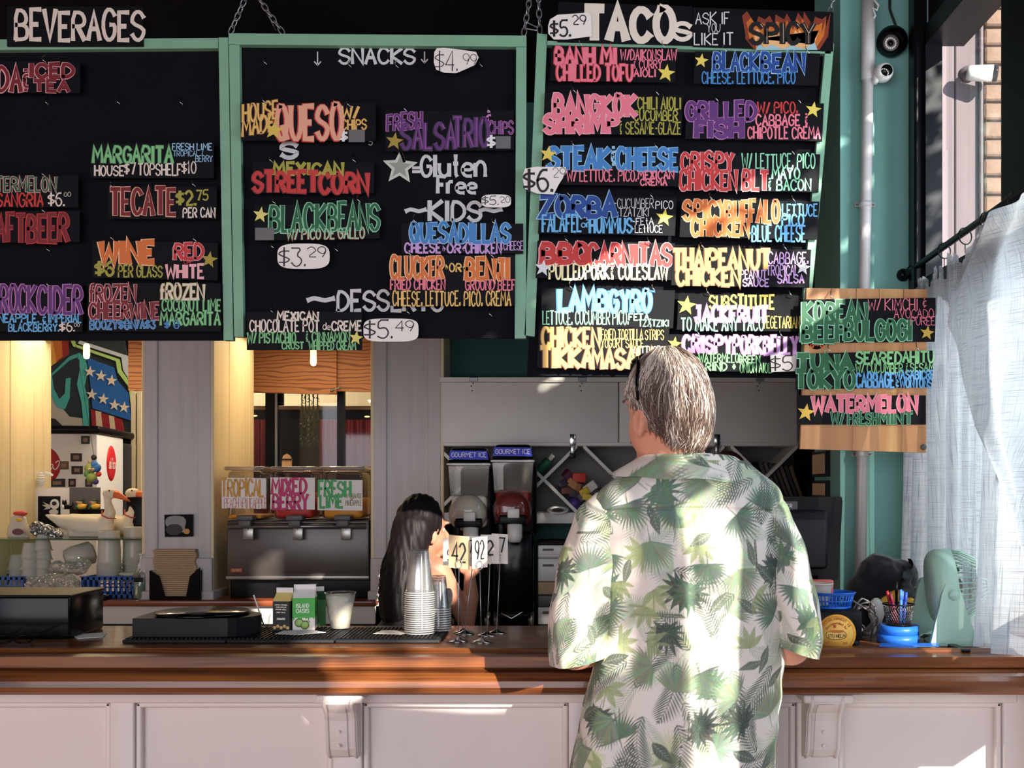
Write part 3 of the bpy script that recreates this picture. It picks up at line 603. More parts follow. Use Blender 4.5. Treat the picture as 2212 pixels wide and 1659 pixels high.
def rnd(x0, y0, x1, y1, k=.42, n=10, p=2.6):
    cx, cy, a, b_ = (x0 + x1) / 2, (y0 + y1) / 2, (x1 - x0) / 2, (y1 - y0) / 2; o = []
    for i in range(4 * n):
        t = 2 * math.pi * i / (4 * n); c, s = math.cos(t), math.sin(t)
        o.append((cx + a * math.copysign(abs(c) ** (2 / p), c), cy + b_ * math.copysign(abs(s) ** (2 / p), s)))
    return o
pricetag('white cut-out price tag $4.99 beside the word SNACKS', [(938, 112), (944, 104), (960, 103), (1000, 108), (1028, 112), (1034, 124), (1026, 140), (1004, 150), (985, 158), (960, 157), (942, 150), (937, 135)], [('$4.', 940, 108, 990, 154, .07), ('99', 1000, 116, 1030, 140, .07)])
pricetag('white oval price tag $5.20 at the right of the word KIDS', rnd(1040, 420, 1104, 448, p=3.5), [('$5.', 1041, 422, 1078, 443, .09), ('20', 1080, 424, 1102, 438, .09)])
pricetag('white oval price tag $3.29 below the black beans sign', rnd(599, 526, 712, 581, p=3.4), [('$3.', 602, 534, 662, 576, .08), ('29', 664, 532, 704, 556, .08)])
pricetag('white oval price tag $5.49 beside the dessert sign', rnd(785, 688, 904, 738, p=4), [('$5.', 787, 690, 850, 732, .09), ('49', 854, 692, 894, 716, .08)])
# TACOS board
sign('black heading sign lettered TACOS in large white letters', [(1206, 4), (1496, 14), (1496, 98), (1204, 90)], [('TACO', 1262, 10, 1458, 92, 'cream', None, .26, .02), ('S', 1456, 46, 1494, 90, 'cream', None, .2)], y=YB - .03)
def flames(L, y):
    for k, (col, sh) in enumerate((((128, 50, 26), 0), ((196, 106, 34), .16), ((232, 176, 120), .42))):
        pts = []; x0, x1, yb, yt = 1606 + sh * 60, 1790 - sh * 60, 108, 28 + sh * 90
        n = 9
        for i in range(n): 
            t = i / n; xx = x0 + (x1 - x0) * t; pts += [(xx + 6, yt + (26 if i % 2 else 14) * (1 - sh)), (xx + (x1 - x0) / n * .62 - 5 + (i % 3) * 4, yt - 4 + (i * 37 % 13))]
        pts = [(x0 + 4, yt + 46), (x0 - 3, yt + 6)] + pts[1:] + [(x1 - 6, yt + 30), (x1 + 4, yt), (x1 - 1, 78), (x1 - 20, yb), (x0 + 24, yb), (x0 + 4, 84)]
        L.px(pts, y - .0008 - k * .0003, y - .0006 - k * .0003, K(col))
    L.px([(1632, 108), (1640, 94), (1652, 104), (1668, 96), (1690, 106), (1712, 98), (1735, 106), (1760, 92), (1766, 108)], y - .0021, y - .0019, K((150, 190, 200)))
o = sign('black sign with painted flames lettered ASK IF YOU LIKE IT SPICY', [(1497, 16), (1800, 26), (1800, 110), (1497, 100)], [('ASK IF', 1502, 26, 1576, 53, 'chalk', None, .13), ('YOU', 1527, 51, 1556, 70, 'chalk', None, .13), ('LIKE IT', 1499, 70, 1584, 98, 'chalk', None, .13)], extra=flames, y=YB - .031)
L = MB(); text(L, 'SPICY', 1620, 46, 1760, 98, (10, 10, 14), None, .24, y=YB - .0345, hl=(220, 190, 160)); L.build('lettering_black', o)['kind'] = 'stuff'
pk, W2 = 'pink', (235, 235, 240)
def tq(x0, y0, x1, y1): s_ = .018 * (x1 - x0); return [(x0, y0), (x1 + 4, y0 + s_), (x1, y1 + s_), (x0 - 4, y1)]
T = [
 ('black sign lettered BANH MI CHILLED TOFU in pink', (1192, 99, 1458, 174), [('BANH MI', 1199, 100, 1332, 140, 'pink', 'red', .24), ('CHILLED TOFU', 1202, 137, 1367, 176, 'pink', 'red', .23), ('W/DAIKONSLAW', 1340, 106, 1462, 131, 'pink', None, .22), ('& CURRY', 1368, 129, 1430, 149, 'pink', None, .2), ('AIOLI', 1369, 148, 1417, 167, 'pink', None, .2)], [(1439, 158, 20)]),
 ('black sign lettered BLACK BEAN with cheese, lettuce, pico in blue', (1502, 111, 1768, 180), [('BLACK', 1541, 110, 1638, 155, 'dblu', 'lb', .24), ('BEAN', 1644, 113, 1738, 157, 'dblu', 'lb', .24), ('CHEESE, LETTUCE, PICO', 1516, 153, 1718, 182, 'blu', None, .22)], [(1515, 131, 16)]),
 ('black sign lettered BANGKOK SHRIMP in pink', (1178, 200, 1472, 288), [('BANGKOK', 1196, 202, 1375, 254, 'pink', 'lp', .27), ('SHRIMP', 1176, 244, 1337, 291, 'pink', 'lp', .27), ('CHILI AIOLI', 1377, 209, 1471, 237, 'oli', None, .22), ('CUCUMBER', 1369, 237, 1464, 262, 'oli', None, .22), ('& SESAME-GLAZE', 1338, 262, 1471, 291, 'oli', None, .22)], []),
 ('black sign lettered GRILLED FISH in purple, sunlit at its right end', (1484, 218, 1776, 300), [('GRILLED', 1482, 218, 1634, 262, 'pur', 'lpu', .24), ('FISH', 1502, 258, 1605, 300, 'pur', 'lpu', .24), ('W/ PICO,', 1636, 219, 1724, 246, 'red', None, .2), ('CABBAGE &', 1632, 246, 1746, 273, 'pink', None, .22), ('CHIPOTLE CREMA', 1615, 273, 1772, 301, 'pink', None, .23)], [(1757, 237, 18)]),
 ('black sign lettered STEAK & CHEESE in blue', (1176, 315, 1466, 398), [('STEAK', 1184, 315, 1318, 368, 'blu', 'lb', .26), ('&', 1316, 320, 1334, 360, 'lb', None, .14), ('CHEESE', 1332, 318, 1465, 369, 'blu', 'lb', .26), ('W/ LETTUCE, PICO,', 1224, 366, 1376, 393, 'pink', None, .21), ('MEXICAN', 1378, 367, 1456, 388, 'pink', None, .22), ('CREMA', 1383, 385, 1441, 402, 'pink', None, .22)], [(1184, 333, 19)]),
 ('black sign lettered CRISPY CHICKEN BLT in red, half in sunlight', (1470, 328, 1768, 410), [('CRISPY', 1471, 327, 1585, 371, 'red', 'lp', .24), ('CHICKEN BLT', 1468, 366, 1660, 412, 'red', 'lp', .24), ('W/ LETTUCE, PICO', 1602, 331, 1761, 365, 'mint', None, .2), ('MAYO', 1667, 361, 1728, 388, 'mint', None, .22), ('& BACON', 1658, 386, 1752, 413, 'mint', None, .2)], []),
 ('black sign lettered ZORBA FALAFEL or HUMMUS in blue and teal', (1166, 422, 1458, 504), [('ZORBA', 1167, 420, 1332, 472, 'dblu', 'lb', .26), ('FALAFEL', 1171, 462, 1256, 502, 'sky', None, .24), ('or', 1255, 474, 1274, 492, 'sky', None, .2), ('HUMMUS', 1273, 468, 1366, 505, 'sky', None, .25), ('-CUCUMBER', 1327, 428, 1412, 450, 'chalk', None, .12), ('PICO', 1416, 433, 1454, 452, 'white', None, .13), ('-TZATZIKI', 1331, 449, 1402, 468, 'chalk', None, .12), ('-FEtA', 1366, 470, 1412, 486, 'white', None, .14), ('-LEttUCE', 1365, 486, 1431, 503, 'white', None, .14)], [(1435, 470, 20)]),
 ('black sign lettered SPICY BUFFALO CHICKEN in orange', (1472, 430, 1766, 512), [('SPICY', 1477, 430, 1570, 478, 'ora', 'lo', .25), ('BUFFALO', 1568, 432, 1684, 482, 'ora', 'lo', .25), ('CHICKEN', 1494, 470, 1618, 512, 'ora', 'lo', .25), ('-LETTUCE', 1682, 440, 1766, 468, 'sky', None, .22), ('-PICO', 1679, 461, 1737, 489, 'sky', None, .22), ('-BLUE CHEESE', 1616, 486, 1740, 523, 'sky', None, .24)], []),
 ('black sign lettered BBQ CARNITAS pulled pork & coleslaw in red and cream', (1161, 520, 1454, 600), [('BBQ', 1169, 520, 1272, 572, 'red', 'lp', .27), ('CARNITAS', 1270, 524, 1452, 577, 'red', 'lp', .27), ('PULLEDPORK& COLESLAW', 1186, 569, 1443, 605, 'ly', None, .24)], [(1173, 579, 19, (222, 220, 224))]),
 ('black sign lettered THAI PEANUT CHICKEN in gold', (1454, 534, 1748, 616), [('THAI', 1454, 535, 1530, 586, 'gold', 'brn', .25), ('PEANUT', 1530, 537, 1664, 584, 'gold', 'brn', .25), ('CHICKEN', 1461, 577, 1599, 619, 'gold', 'brn', .25), ('CABBAGE,', 1659, 543, 1747, 571, 'lav', None, .2), ('TROPICAL', 1656, 572, 1724, 596, 'lav', None, .2), ('SALSA', 1679, 592, 1737, 613, 'lav', None, .22), ('PEANUT', 1599, 582, 1656, 603, 'lav', None, .2), ('SAUCE', 1604, 602, 1661, 620, 'lav', None, .2)], [(1735, 578, 17, (226, 222, 226))]),
 ('black sign lettered LAMB GYRO in sky blue', (1171, 622, 1454, 704), [('LAMB', 1207, 622, 1314, 674, 'sky', 'blu', .27), ('"', 1312, 626, 1324, 642, 'blu', None, .3), ('GYRO', 1316, 624, 1408, 676, 'sky', 'blu', .27), ('"', 1404, 626, 1416, 642, 'blu', None, .3), ('LETTUCE, CUCUMBER PICO,', 1172, 671, 1358, 702, 'mint', None, .22), ('FETA,', 1358, 676, 1407, 693, 'mint', None, .2), ('TZATZIKI', 1379, 690, 1445, 706, 'mint', None, .2)], []),
 ('black sign lettered SUBSTITUTE JACKFRUIT TO MAKE ANY TACO VEGETARIAN', (1466, 634, 1728, 712), [('SUBSTITUTE', 1532, 636, 1673, 669, 'yel', None, .25), ('JACKFRUIT', 1502, 659, 1660, 698, 'lav', 'lpu', .25), ('TO MAKE ANY TACO', 1471, 686, 1650, 716, 'mint', None, .22), ('VEGETARIAN', 1647, 683, 1728, 710, 'yel', None, .2)], [(1483, 660, 22, (214, 204, 88))]),
 ('black sign lettered CHICKEN TIKKA MASALA in gold, behind the customer head', (1164, 704, 1442, 794), [('CHICKEN', 1170, 705, 1296, 752, 'gold', 'brn', .25), ('TIKKA', 1167, 748, 1280, 797, 'gold', 'brn', .26), ('MASALA', 1278, 750, 1418, 799, 'gold', 'brn', .26), ('-FRIED TORTILLA STRIPS', 1294, 711, 1434, 735, 'gold', None, .2), ('-YOGURT SAUCE', 1293, 731, 1390, 752, 'gold', None, .2), ('-LETTUCE', 1364, 747, 1426, 763, 'ly', None, .2)], []),
 ('black sign lettered CRISPY PORKBELLY in lavender', (1446, 722, 1728, 800), [('CRISPY', 1475, 724, 1582, 764, 'lav', 'lpu', .25), ('PORKBELLY', 1584, 724, 1724, 767, 'lav', 'lpu', .25), ('WATERMELON', 1509, 763, 1606, 784, 'grn', None, .22), ('RIND +', 1524, 782, 1592, 802, 'grn', None, .22), ('GREEN', 1594, 767, 1642, 785, 'grn', None, .2), ('ONION AIOLI', 1598, 783, 1670, 806, 'grn', None, .2), ('ED', 1488, 770, 1512, 796, 'grn', None, .2)], [(1457, 743, 16, (236, 206, 72))]),
]
for lb, q, tx, st in T: sign(lb, tq(*q), tx, st, hooks=[(q[0] + 62, q[1] + 1), (q[0] + 240, q[1] + 5)])
pricetag('white paper price tag $5.29 left of the TACOS heading', [(1184, 56), (1188, 42), (1204, 32), (1272, 27), (1277, 34), (1279, 78), (1225, 85), (1196, 85), (1184, 72)], [('$5.', 1188, 42, 1234, 80, .16), ('29', 1236, 32, 1266, 54, .12)])
pricetag('white paper price tag $6.29 overlapping the left frame of the tacos board', [(1128, 382), (1134, 364), (1160, 360), (1222, 361), (1224, 372), (1206, 400), (1196, 420), (1160, 418), (1134, 408)], [('$6.', 1130, 364, 1196, 416, .14), ('29', 1194, 362, 1222, 384, .07)], y=YB - .05)
pricetag('white paper price tag $5. at the lower right end of the tacos board', [(1664, 766), (1724, 768), (1724, 801), (1666, 804)], [('$5.', 1664, 768, 1722, 802, .09)], y=YB - .05)
# wooden add-on board with three signs
yw = 3.14
wbd = thing('wooden_board', 'board of joined pine planks carrying three extra signs, right of the tacos board', 'menu board', P(1865, 975, yw))
xs = [1742, 1796, 1850, 1900, 1952, 2003]
for i in range(5):
    a, c = xs[i], xs[i + 1]; f = lambda x, top: (622 + (x - 1742) * .012) if top else (970 + (x - 1742) * .03)
    MB().px([(a + .6, f(a, 1)), (c - .6, f(c, 1)), (c - 2.6, f(c, 0)), (a - 14 + (14 - 2) * i / 5 + .6, f(a, 0))], yw + (i % 2) * .001, yw + .018, 'plank' if i != 3 else 'pine').build('plank', wbd)
b = MB(); b.lathe([(0, .004), (.006, .004), (.009, 0)], P(1995, 966, yw - .001), 'grey_plastic', 12, (0, -1, 0)); b.build('screw_head', wbd)
b = MB(); b.lathe([(0, .001), (.026, .001), (.026, 0)], P(1764, 735, yw), 'sign_black', 24, (0, -1, 0)); b.build('round_sticker', wbd)
b = MB(); text(b, 'o~o', 1750, 738, 1780, 752, (200, 90, 40), None, .3, y=yw - .0014); b.build('sticker_print', wbd)
sign('black sign lettered KOREAN BEEF BULGOGI in green, top of the pine board', [(1736, 647), (2021, 643), (2020, 738), (1732, 741)], [('KOREAN', 1735, 650, 1874, 698, 'dg', 'mint', .25), ('BEEF', 1732, 692, 1826, 741, 'dg', 'mint', .25), ('BULGOGI', 1824, 688, 1969, 737, 'dg', 'mint', .25), ('W/ KIMCHI', 1875, 645, 1983, 671, 'pink', None, .11), ('&', 1990, 645, 2004, 665, 'pink', None, .1), ('AVOCADO', 1931, 667, 2017, 688, 'pink', None, .11), ('PUREE', 1967, 684, 2020, 703, 'pink', None, .11)], [(2003, 719, 16, (204, 166, 64))], hooks=[(1795, 645)], y=yw - .008)
sign('black sign lettered TUNA TOKYO with seared ahi, middle of the pine board', [(1722, 764), (2019, 757), (2018, 836), (1719, 841)], [('TUNA', 1722, 763, 1842, 803, 'dg', 'mint', .25), ('TOKYO', 1720, 797, 1847, 842, 'dg', 'mint', .25), ('SEARED', 1849, 758, 1948, 788, 'grn', None, .24), ('AHITU', 1950, 757, 2018, 785, 'grn', None, .22), ('W/ CUCUMBER &', 1848, 785, 1962, 806, 'grn', None, .2), ('SESAM', 1966, 783, 2018, 804, 'grn', None, .2), ('CABBAGE', 1849, 804, 1932, 838, 'sky', 'blu', .22), ('WASABICRE', 1933, 799, 2018, 819, 'sky', 'blu', .2), ('&', 1932, 820, 1944, 838, 'sky', None, .15), ('WONTONS', 1944, 817, 2014, 838, 'sky', 'blu', .2)], [], hooks=[(1790, 760), (1980, 757)], y=yw - .007)
sign('black sign lettered WATERMELON W/ FRESH MINT in red and green, lowest on the pine board', [(1724, 854), (2000, 854), (2000, 917), (1722, 917)], [('WATERMELON', 1755, 853, 1982, 892, 'pink', 'lp', .24), ('W/ FRESH', 1796, 889, 1896, 919, 'dg', 'mint', .22), ('MINT', 1898, 889, 1972, 918, 'dg', 'mint', .22)], [(1741, 891, 20, (226, 186, 74))], y=yw - .006)
# chains
def chain(label, x0, y0, x1, y1, y, pitch=14.5, w_=5.2):
    a, c = P(x0, y0, y), P(x1, y1, y); n = max(2, int((Vector((x1, y1)) - Vector((x0, y0))).length / pitch))
    o = thing('hanging_chain', label, 'chain', a); d = (c - a) / n; q = d.to_track_quat('Z', 'X'); L_ = d.length * .66; wr = w_ * y / F
    for i in range(n):
        ctr = a + d * (i + .5); b = MB(); pts = []
        for k in range(14):
            t = 2 * math.pi * k / 14; v = Vector((wr * math.cos(t), 0, L_ * math.sin(t)))
            if i % 2: v = Vector((v.x * .35, v.x * .93, v.z))
            pts.append(ctr + q @ v)
        b.tube(pts, .0021, 'zinc', 6, closed=True); b.build('chain_link', o)
    return o
chain('steel chain slanting up right from the left corner of the snacks board', 497, 72, 535, -16, YB - .01)
chain('steel chain slanting up left from the top bar of the snacks board', 612, 72, 550, -16, YB - .01)
chain('steel chain rising from the right corner of the snacks board', 1131, 76, 1146, -14, YB - .01)
chain('steel chain rising from the left corner of the tacos board', 1166, 72, 1163, -14, YB - .015)
chain('short steel chain at the top right corner of the tacos board', 1792, 30, 1802, -14, YB - .01)
b = MB(); b.tube([P(x, y, YB - .02) for x, y in ((1133, 50), (1140, 49), (1162, 60), (1160, 66), (1136, 62))], .0022, 'zinc', 6, closed=True)
tag(b.build('quick_link'), 'oval steel quick link joining two chains between the middle and right boards', 'chain link')
b = MB(); b.tube([P(596, 66, YB), P(575, 26, YB), P(556, -5, YB)], .0007, 'zinc', 4); tag(b.build('hanging_wire'), 'thin wire beside the slanting chain above the snacks board', 'wire')
# ================= wall fittings, curtain
# conduit pipe
o = thing('conduit_pipe', 'painted grey conduit pipe running up the teal pier', 'pipe', P(1862, 1300, 3.47))
b = MB(); b.tube([P(1876, -20, 3.475), P(1873, 300, 3.475), P(1867, 620, 3.475), P(1858, 1340, 3.475)], .0175, 'conduit', 16); b.build('pipe', o)
b = MB(); b.tube([P(1876, -20, 3.472), P(1875, 172, 3.472)], .021, 'conduit', 16); b.build('pipe_sleeve', o)
for py, px in ((442, 1869), (981, 1862)):
    b = MB(); b.tube([P(px, py - 6, 3.475), P(px, py + 6, 3.475)], .0205, 'conduit', 16); b.rbox(tuple(P(px - 22, py + 5, 3.50)), tuple(P(px + 22, py - 5, 3.50) + Vector((0, .013, 0))), 'conduit', .002, 1); b.build('pipe_clamp', o)
    for d in (-18, 18): b = MB(); b.ball(P(px + d, py, 3.498), .004, 'zinc', 8, 5); b.build('clamp_screw', o)
# cameras
def leds(parent, c, rr, n, r, m):
    b = MB()
    for k in range(n): a = 2 * math.pi * k / n; b.ball(c + Vector((rr * math.cos(a), 0, rr * math.sin(a))), r, m, 6, 4)
    b.build('led_ring', parent)['kind'] = 'stuff'
c = P(1923, 95, 3.44)
o = thing('dome_camera', 'round black dome security camera high on the teal pier', 'camera', P(1923, 128, 3.5))
k = 3.44 / F
MB().lathe([(0, 0), (31 * k, .0), (33 * k, .012), (33 * k, .03), (28 * k, .045), (20 * k, .055)], P(1923, 95, 3.512), 'black_plastic', 32, (0, -1, 0)).build('camera_base', o)
MB().ball(P(1923, 94, 3.47), 23 * k, 'black_plastic', 28, 18).build('camera_ball', o)
MB().lathe([(17 * k, .0), (17.5 * k, .004), (15 * k, .006), (0, .006)], P(1924, 93, 3.441), 'grey_plastic', 24, (0, -1, -.1)).build('camera_face', o)
MB().lathe([(0, .004), (5.5 * k, .003), (6 * k, 0)], P(1924, 93, 3.433), 'black_gloss', 20, (0, -1, -.1)).build('lens', o)
leds(o, P(1924, 93, 3.434), 11 * k, 16, .0032, 'paper')
b = MB(); b.tube([P(x, y, 3.505) for x, y in ((1922, -10), (1922, 20), (1931, 45), (1938, 64))], .004, 'rubber'); tag(b.build('camera_cable'), 'black cable hanging down to the dome camera', 'cable')
o = thing('bullet_camera', 'small white oval security camera fixed to the conduit pipe', 'camera', P(1905, 180, 3.46))
b = MB(); b.lathe([(0, .03), (14 * k, .03), (19 * k, .02), (20.5 * k, 0), (19 * k, -.01), (0, -.012)], P(1907, 158, 3.45), 'white_plastic', 28, (0, -1, -.08)); b.build('camera_housing', o)
b = MB(); b.rbox(tuple(P(1888, 178, 3.44)), tuple(P(1900, 156, 3.44) + Vector((0, .03, 0))), 'white_plastic', .008, 2); b.tube([P(1900, 165, 3.455), P(1872, 163, 3.47)], .006, 'white_plastic'); b.build('camera_bracket', o)
MB().lathe([(0, .034), (12 * k, .034), (13 * k, .03)], P(1909, 158, 3.452), 'black_gloss', 24, (0, -1, -.08)).build('camera_face', o)
leds(o, P(1909, 158, 3.415), 9.5 * k, 14, .0022, 'paper')
b = MB(); b.tube([P(x, y, 3.45) for x, y in ((1884, -5), (1898, 12), (1894, 22), (1884, 16), (1891, 34), (1887, 40))], .0035, 'white_plastic')
tag(b.build('white_cable'), 'looped white cable at the top of the conduit pipe', 'cable', kind=None)
o = thing('outdoor_camera', 'white bullet camera on the grey boarded wall outside the window', 'camera', P(2100, 175, 3.84))
b = MB(); b.lathe([(0, 0), (.028, 0), (.028, .008), (.012, .014), (.010, .05)], P(2090, 160, 3.878), 'weathered', 20, (0, -1, 0)); b.build('camera_mount', o)
b = MB(); b.lathe([(0, -.045), (.022, -.045), (.026, -.03), (.028, .04), (0, .04)], P(2118, 158, 3.80), 'white_plastic', 24, (1, -.3, -.12)); b.build('camera_housing', o)
b = MB(); b.lathe([(0, 0), (.0285, 0), (.0285, .012), (.024, .016), (0, .014)], P(2118, 158, 3.80) + Vector((1, -.3, -.12)).normalized() * .04, 'black_gloss', 24, (1, -.3, -.12)); b.build('lens_hood', o)
# curtain rod
xr = 1.10
o = thing('curtain_rod', 'thin black curtain rod running along the window toward the camera', 'curtain rod', (xr, 3.0, 2.16))
b = MB(); b.tube([(xr, 3.5, 2.135), (xr, 2.0, 2.185)], .0095, 'black_metal', 12); b.build('rod', o)
MB().ball((xr - .004, 3.5, 2.135), .020, 'black_metal', 16, 10).build('finial', o)
b = MB(); b.tube([(xr, 3.40, 2.14), (xr + .02, 3.40, 2.115), (XW + .0, 3.41, 2.115)], .005, 'black_metal'); b.build('rod_bracket', o)
rings = [3.42, 3.14, 2.98, 2.83, 2.66]
for y in rings:
    b = MB(); zc = 2.135 + (3.5 - y) * .0333 - .012
    b.tube([(xr + .022 * math.cos(t), y + .006 * math.sin(2 * t) * .0 + .012 * math.cos(t), zc + .022 * math.sin(t)) for t in [2 * math.pi * i / 16 for i in range(16)]], .0018, 'black_metal', 6, closed=True)
    b.tube([(xr, y, zc - .02), (xr, y, zc - .045)], .0014, 'black_metal', 5); tag(b.build('curtain_ring'), 'black curtain ring with clip hanging on the rod, number %s from the wall end' % ['one', 'two', 'three', 'four', 'five'][rings.index(y)], 'curtain ring', 'clip rings on the curtain rod')
# sheer curtain: far panel (full length) and near panel drawn aside
def ztop(y): return 2.135 + (3.5 - y) * .0333 - .055
def curt1(u, v):
    y = 3.40 - u * .80; clips = [3.42, 3.27, 3.14, 2.98, 2.83, 2.70]
    d = min(range(5), key=lambda i: abs((clips[i] + clips[i + 1]) / 2 - y)); a, c = clips[d], clips[d + 1]; t = max(0, min(1, (a - y) / (a - c)))
    sag = .055 * 4 * t * (1 - t); zt = ztop(y) - sag; z = zt + v * (1.075 - zt); q = min(1, v * 2.2)
    x = xr - .018 + .026 * math.sin(u * 44 + .8 * math.sin(v * 2)) * (.35 + .65 * q) + .013 * math.sin(u * 93 + 1 + v * 2) * q + .006 * math.sin(u * 190 + 5 * v) - .02 * math.sin(u * 9) * v
    return (x, y + .012 * math.sin(z * 3 + u * 8) * v, z)
b = MB(); b.grid(curt1, 260, 60, 'sheer'); o = tag(b.build('sheer_curtain'), 'full-length pale blue-grey sheer curtain hanging at the window beside the menu boards', 'curtain')
def curtf(u, v):     # folded-over top edge between the clips
    p = curt1(u, 0); q = curt1(u, .05 + .02 * math.sin(u * 28)); t = v; return (p[0] - .012 - .006 * math.sin(u * 40), p[1], p[2] + (q[2] - p[2]) * t * 1.6)
b = MB(); b.grid(curtf, 110, 8, 'sheer'); f_ = b.build('curtain_heading', o)
def curt2(u, v):
    # left (far) edge follows the diagonal of the drawn-back panel
    edge = [(2.71, 2.10), (2.92, 1.98), (2.96, 1.90), (2.90, 1.84), (2.86, 1.74), (2.78, 1.62), (2.64, 1.50), (2.55, 1.42), (2.46, 1.30), (2.36, 1.15)]
    t = v * (len(edge) - 1); i = min(int(t), len(edge) - 2); f = t - i
    e = (edge[i][0] * (1 - f) + edge[i + 1][0] * f, edge[i][1] * (1 - f) + edge[i + 1][1] * f)
    y = e[0] * (1 - u) + 2.16 * u; z = e[1] * (1 - u) + (2.11 - v * .95) * u + .0
    if v < .02: z = ztop(y)
    return (xr - .062 + .012 * math.sin(u * 22 + v * 3) - .012 * math.sin(u * 7) + .015 * v * math.sin(u * 13), y, z)
b = MB(); b.grid(curt2, 70, 46, 'sheer'); tag(b.build('sheer_curtain'), 'nearer sheer curtain panel drawn back diagonally, at the right edge', 'curtain')
# second far lower hanging edge seen below the near panel
def curt3(u, v):
    y = 2.90 - u * .16; z = 1.62 - v * .545; return (xr - .02 + .02 * math.sin(u * 9 + v), y + .04 * math.sin(v * 3) * (1 - v), z)
# tree added out of view to dapple and block the sunlight
tr = thing('sun_blocking_tree', 'unseen tree added outside the side window to dapple and block the sunlight', 'tree', (3.5, -5.4, 0))
b = MB(); b.tube([(3.5, -5.4, 0), (3.5, -5.3, 1.6), (3.4, -5.0, 3.0), (3.3, -4.2, 3.9), (3.1, -2.6, 4.3), (2.7, -.6, 4.4), (2.2, 1.2, 3.7)], [.13, .11, .08, .06, .045, .03, .015], 'bark', 10)
b.build('trunk', tr)
b = MB(); rr = random.Random(3)
for k in range(1100):
    c = Vector((3.2 + rr.gauss(0, .4), -2.62 + rr.gauss(0, .26), 3.3 + rr.gauss(0, .4))) if k < 330 else Vector((2.15 + rr.gauss(0, .16), 1.25 + rr.gauss(0, .17), 3.15 + rr.gauss(0, .26))); n = Vector((rr.gauss(0, 1), rr.gauss(0, 1), rr.gauss(0, 1))).normalized(); t = n.orthogonal().normalized(); q = n.cross(t); s_ = rr.uniform(.04, .075)  # second leaf cluster added to keep the sun off the cabinet
    b.add([c - t * s_, c + q * s_ * .45, c + t * s_, c - q * s_ * .45], [(0, 1, 2, 3)], 'leaf')
b.build('foliage', tr)['kind'] = 'stuff'
t2 = thing('ivy_bush', 'dark leafy bush outside beyond the brick column at the top right', 'bush', (2.1, 4.6, 0))
b = MB()
for k in range(900):
    c = Vector((2.15 + rr.gauss(0, .28), 4.5 + rr.gauss(0, .2), rr.uniform(1.8, 3.6))); n = Vector((rr.gauss(0, 1), rr.gauss(0, 1), rr.gauss(0, 1))).normalized(); t = n.orthogonal().normalized(); q = n.cross(t); s_ = rr.uniform(.03, .06)
    b.add([c - t * s_, c + q * s_ * .5, c + t * s_, c - q * s_ * .5], [(0, 1, 2, 3)], 'leaf')
b.build('foliage', t2)['kind'] = 'stuff'
b = MB(); b.tube([(2.15, 4.5, 0), (2.15, 4.5, 2.8)], .06, 'bark', 8); b.build('trunk', t2)
# ================= things on the bar
mat('rim_plastic', (225, 225, 225), .2, alpha=.75)
YT = 1.0705
def bar_pt(px, y): return (X(px, y), y, YT)
# service mats
def mat_thing(px0, px1, y0, y1, label):
    a, c = X(px0, (y0 + y1) / 2), X(px1, (y0 + y1) / 2); o = thing('rubber_mat', label, 'bar mat', ((a + c) / 2, (y0 + y1) / 2, YT), 'ribbed rubber mats on the bar')
    MB().rbox((a, y0, YT), (c, y1, YT + .009), 'rubber', .003).build('mat_base', o); b = MB(); n = int((c - a) / .011)
    for i in range(n): x = a + .006 + i * (c - a - .012) / n; b.box((x, y0 + .008, YT + .009), (x + .004, y1 - .008, YT + .0125), 'black_plastic')
    b.build('rib', o)['kind'] = 'stuff'
mat_thing(303, 516, 2.82, 3.07, 'black ribbed rubber mat under the round black lid box'); mat_thing(519, 741, 2.82, 3.07, 'black ribbed rubber mat in front of the cartons, with paper slips on it'); mat_thing(744, 960, 2.82, 3.07, 'black ribbed rubber mat under the stacks of clear cups')
def slip(pts, label):
    b = MB(); n = len(pts); v = [Vector(bar_pt(x, y)) + Vector((0, 0, .0135)) for x, y in pts]
    b.add(v + [q + Vector((0, 0, .0008)) for q in v], [tuple(range(n)), tuple(range(2 * n - 1, n - 1, -1))] + [(i, (i + 1) % n, (i + 1) % n + n, i + n) for i in range(n)], 'paper')
    o = b.build('paper_slip'); tag(o, label, 'paper', 'paper slips on the mats')
slip([(594, 2.90), (640, 2.88), (704, 2.93), (672, 2.98), (612, 2.96)], 'crumpled white paper slip on the middle rubber mat'); slip([(806, 2.90), (868, 2.89), (890, 2.96), (826, 2.97)], 'white paper slip on the right rubber mat beside the cup stack')
# black box with lid at far left
o = thing('napkin_bin', 'black plastic box at the left end of the bar', 'box', (X(60, 3.0), 3.0, YT))
x1 = X(151, 2.9); b = MB(); b.rbox((-1.75, 2.90, YT), (x1, 3.12, Z(1287, 2.9)), 'black_gloss', .008, 3); b.build('box_body', o)
MB().rbox((-1.76, 2.895, Z(1290, 2.9)), (x1 + .002, 3.125, Z(1285, 2.9)), 'black_plastic', .002, 1).build('box_rim', o)
g = thing('sunglasses', 'folded black glasses lying on the bar in front of the black box', 'glasses', bar_pt(30, 2.80)); b = MB()
for cx in (8, 52):
    b.tube([Vector(bar_pt(cx, 2.80)) + Vector((.024 * math.cos(t), .012 * math.sin(t), .014 + .008 * math.sin(t))) for t in [i * math.pi / 8 for i in range(16)]], .0022, 'black_gloss', 6, closed=True)
b.build('frame', g)['kind'] = 'stuff'
for dx in (-16, 74): b = MB(); b.tube([Vector(bar_pt(dx, 2.80)) + Vector((0, 0, .012)), Vector(bar_pt(dx * .6 + 20, 2.87)) + Vector((0, 0, .004))], .002, 'black_gloss', 6); b.build('temple', g)
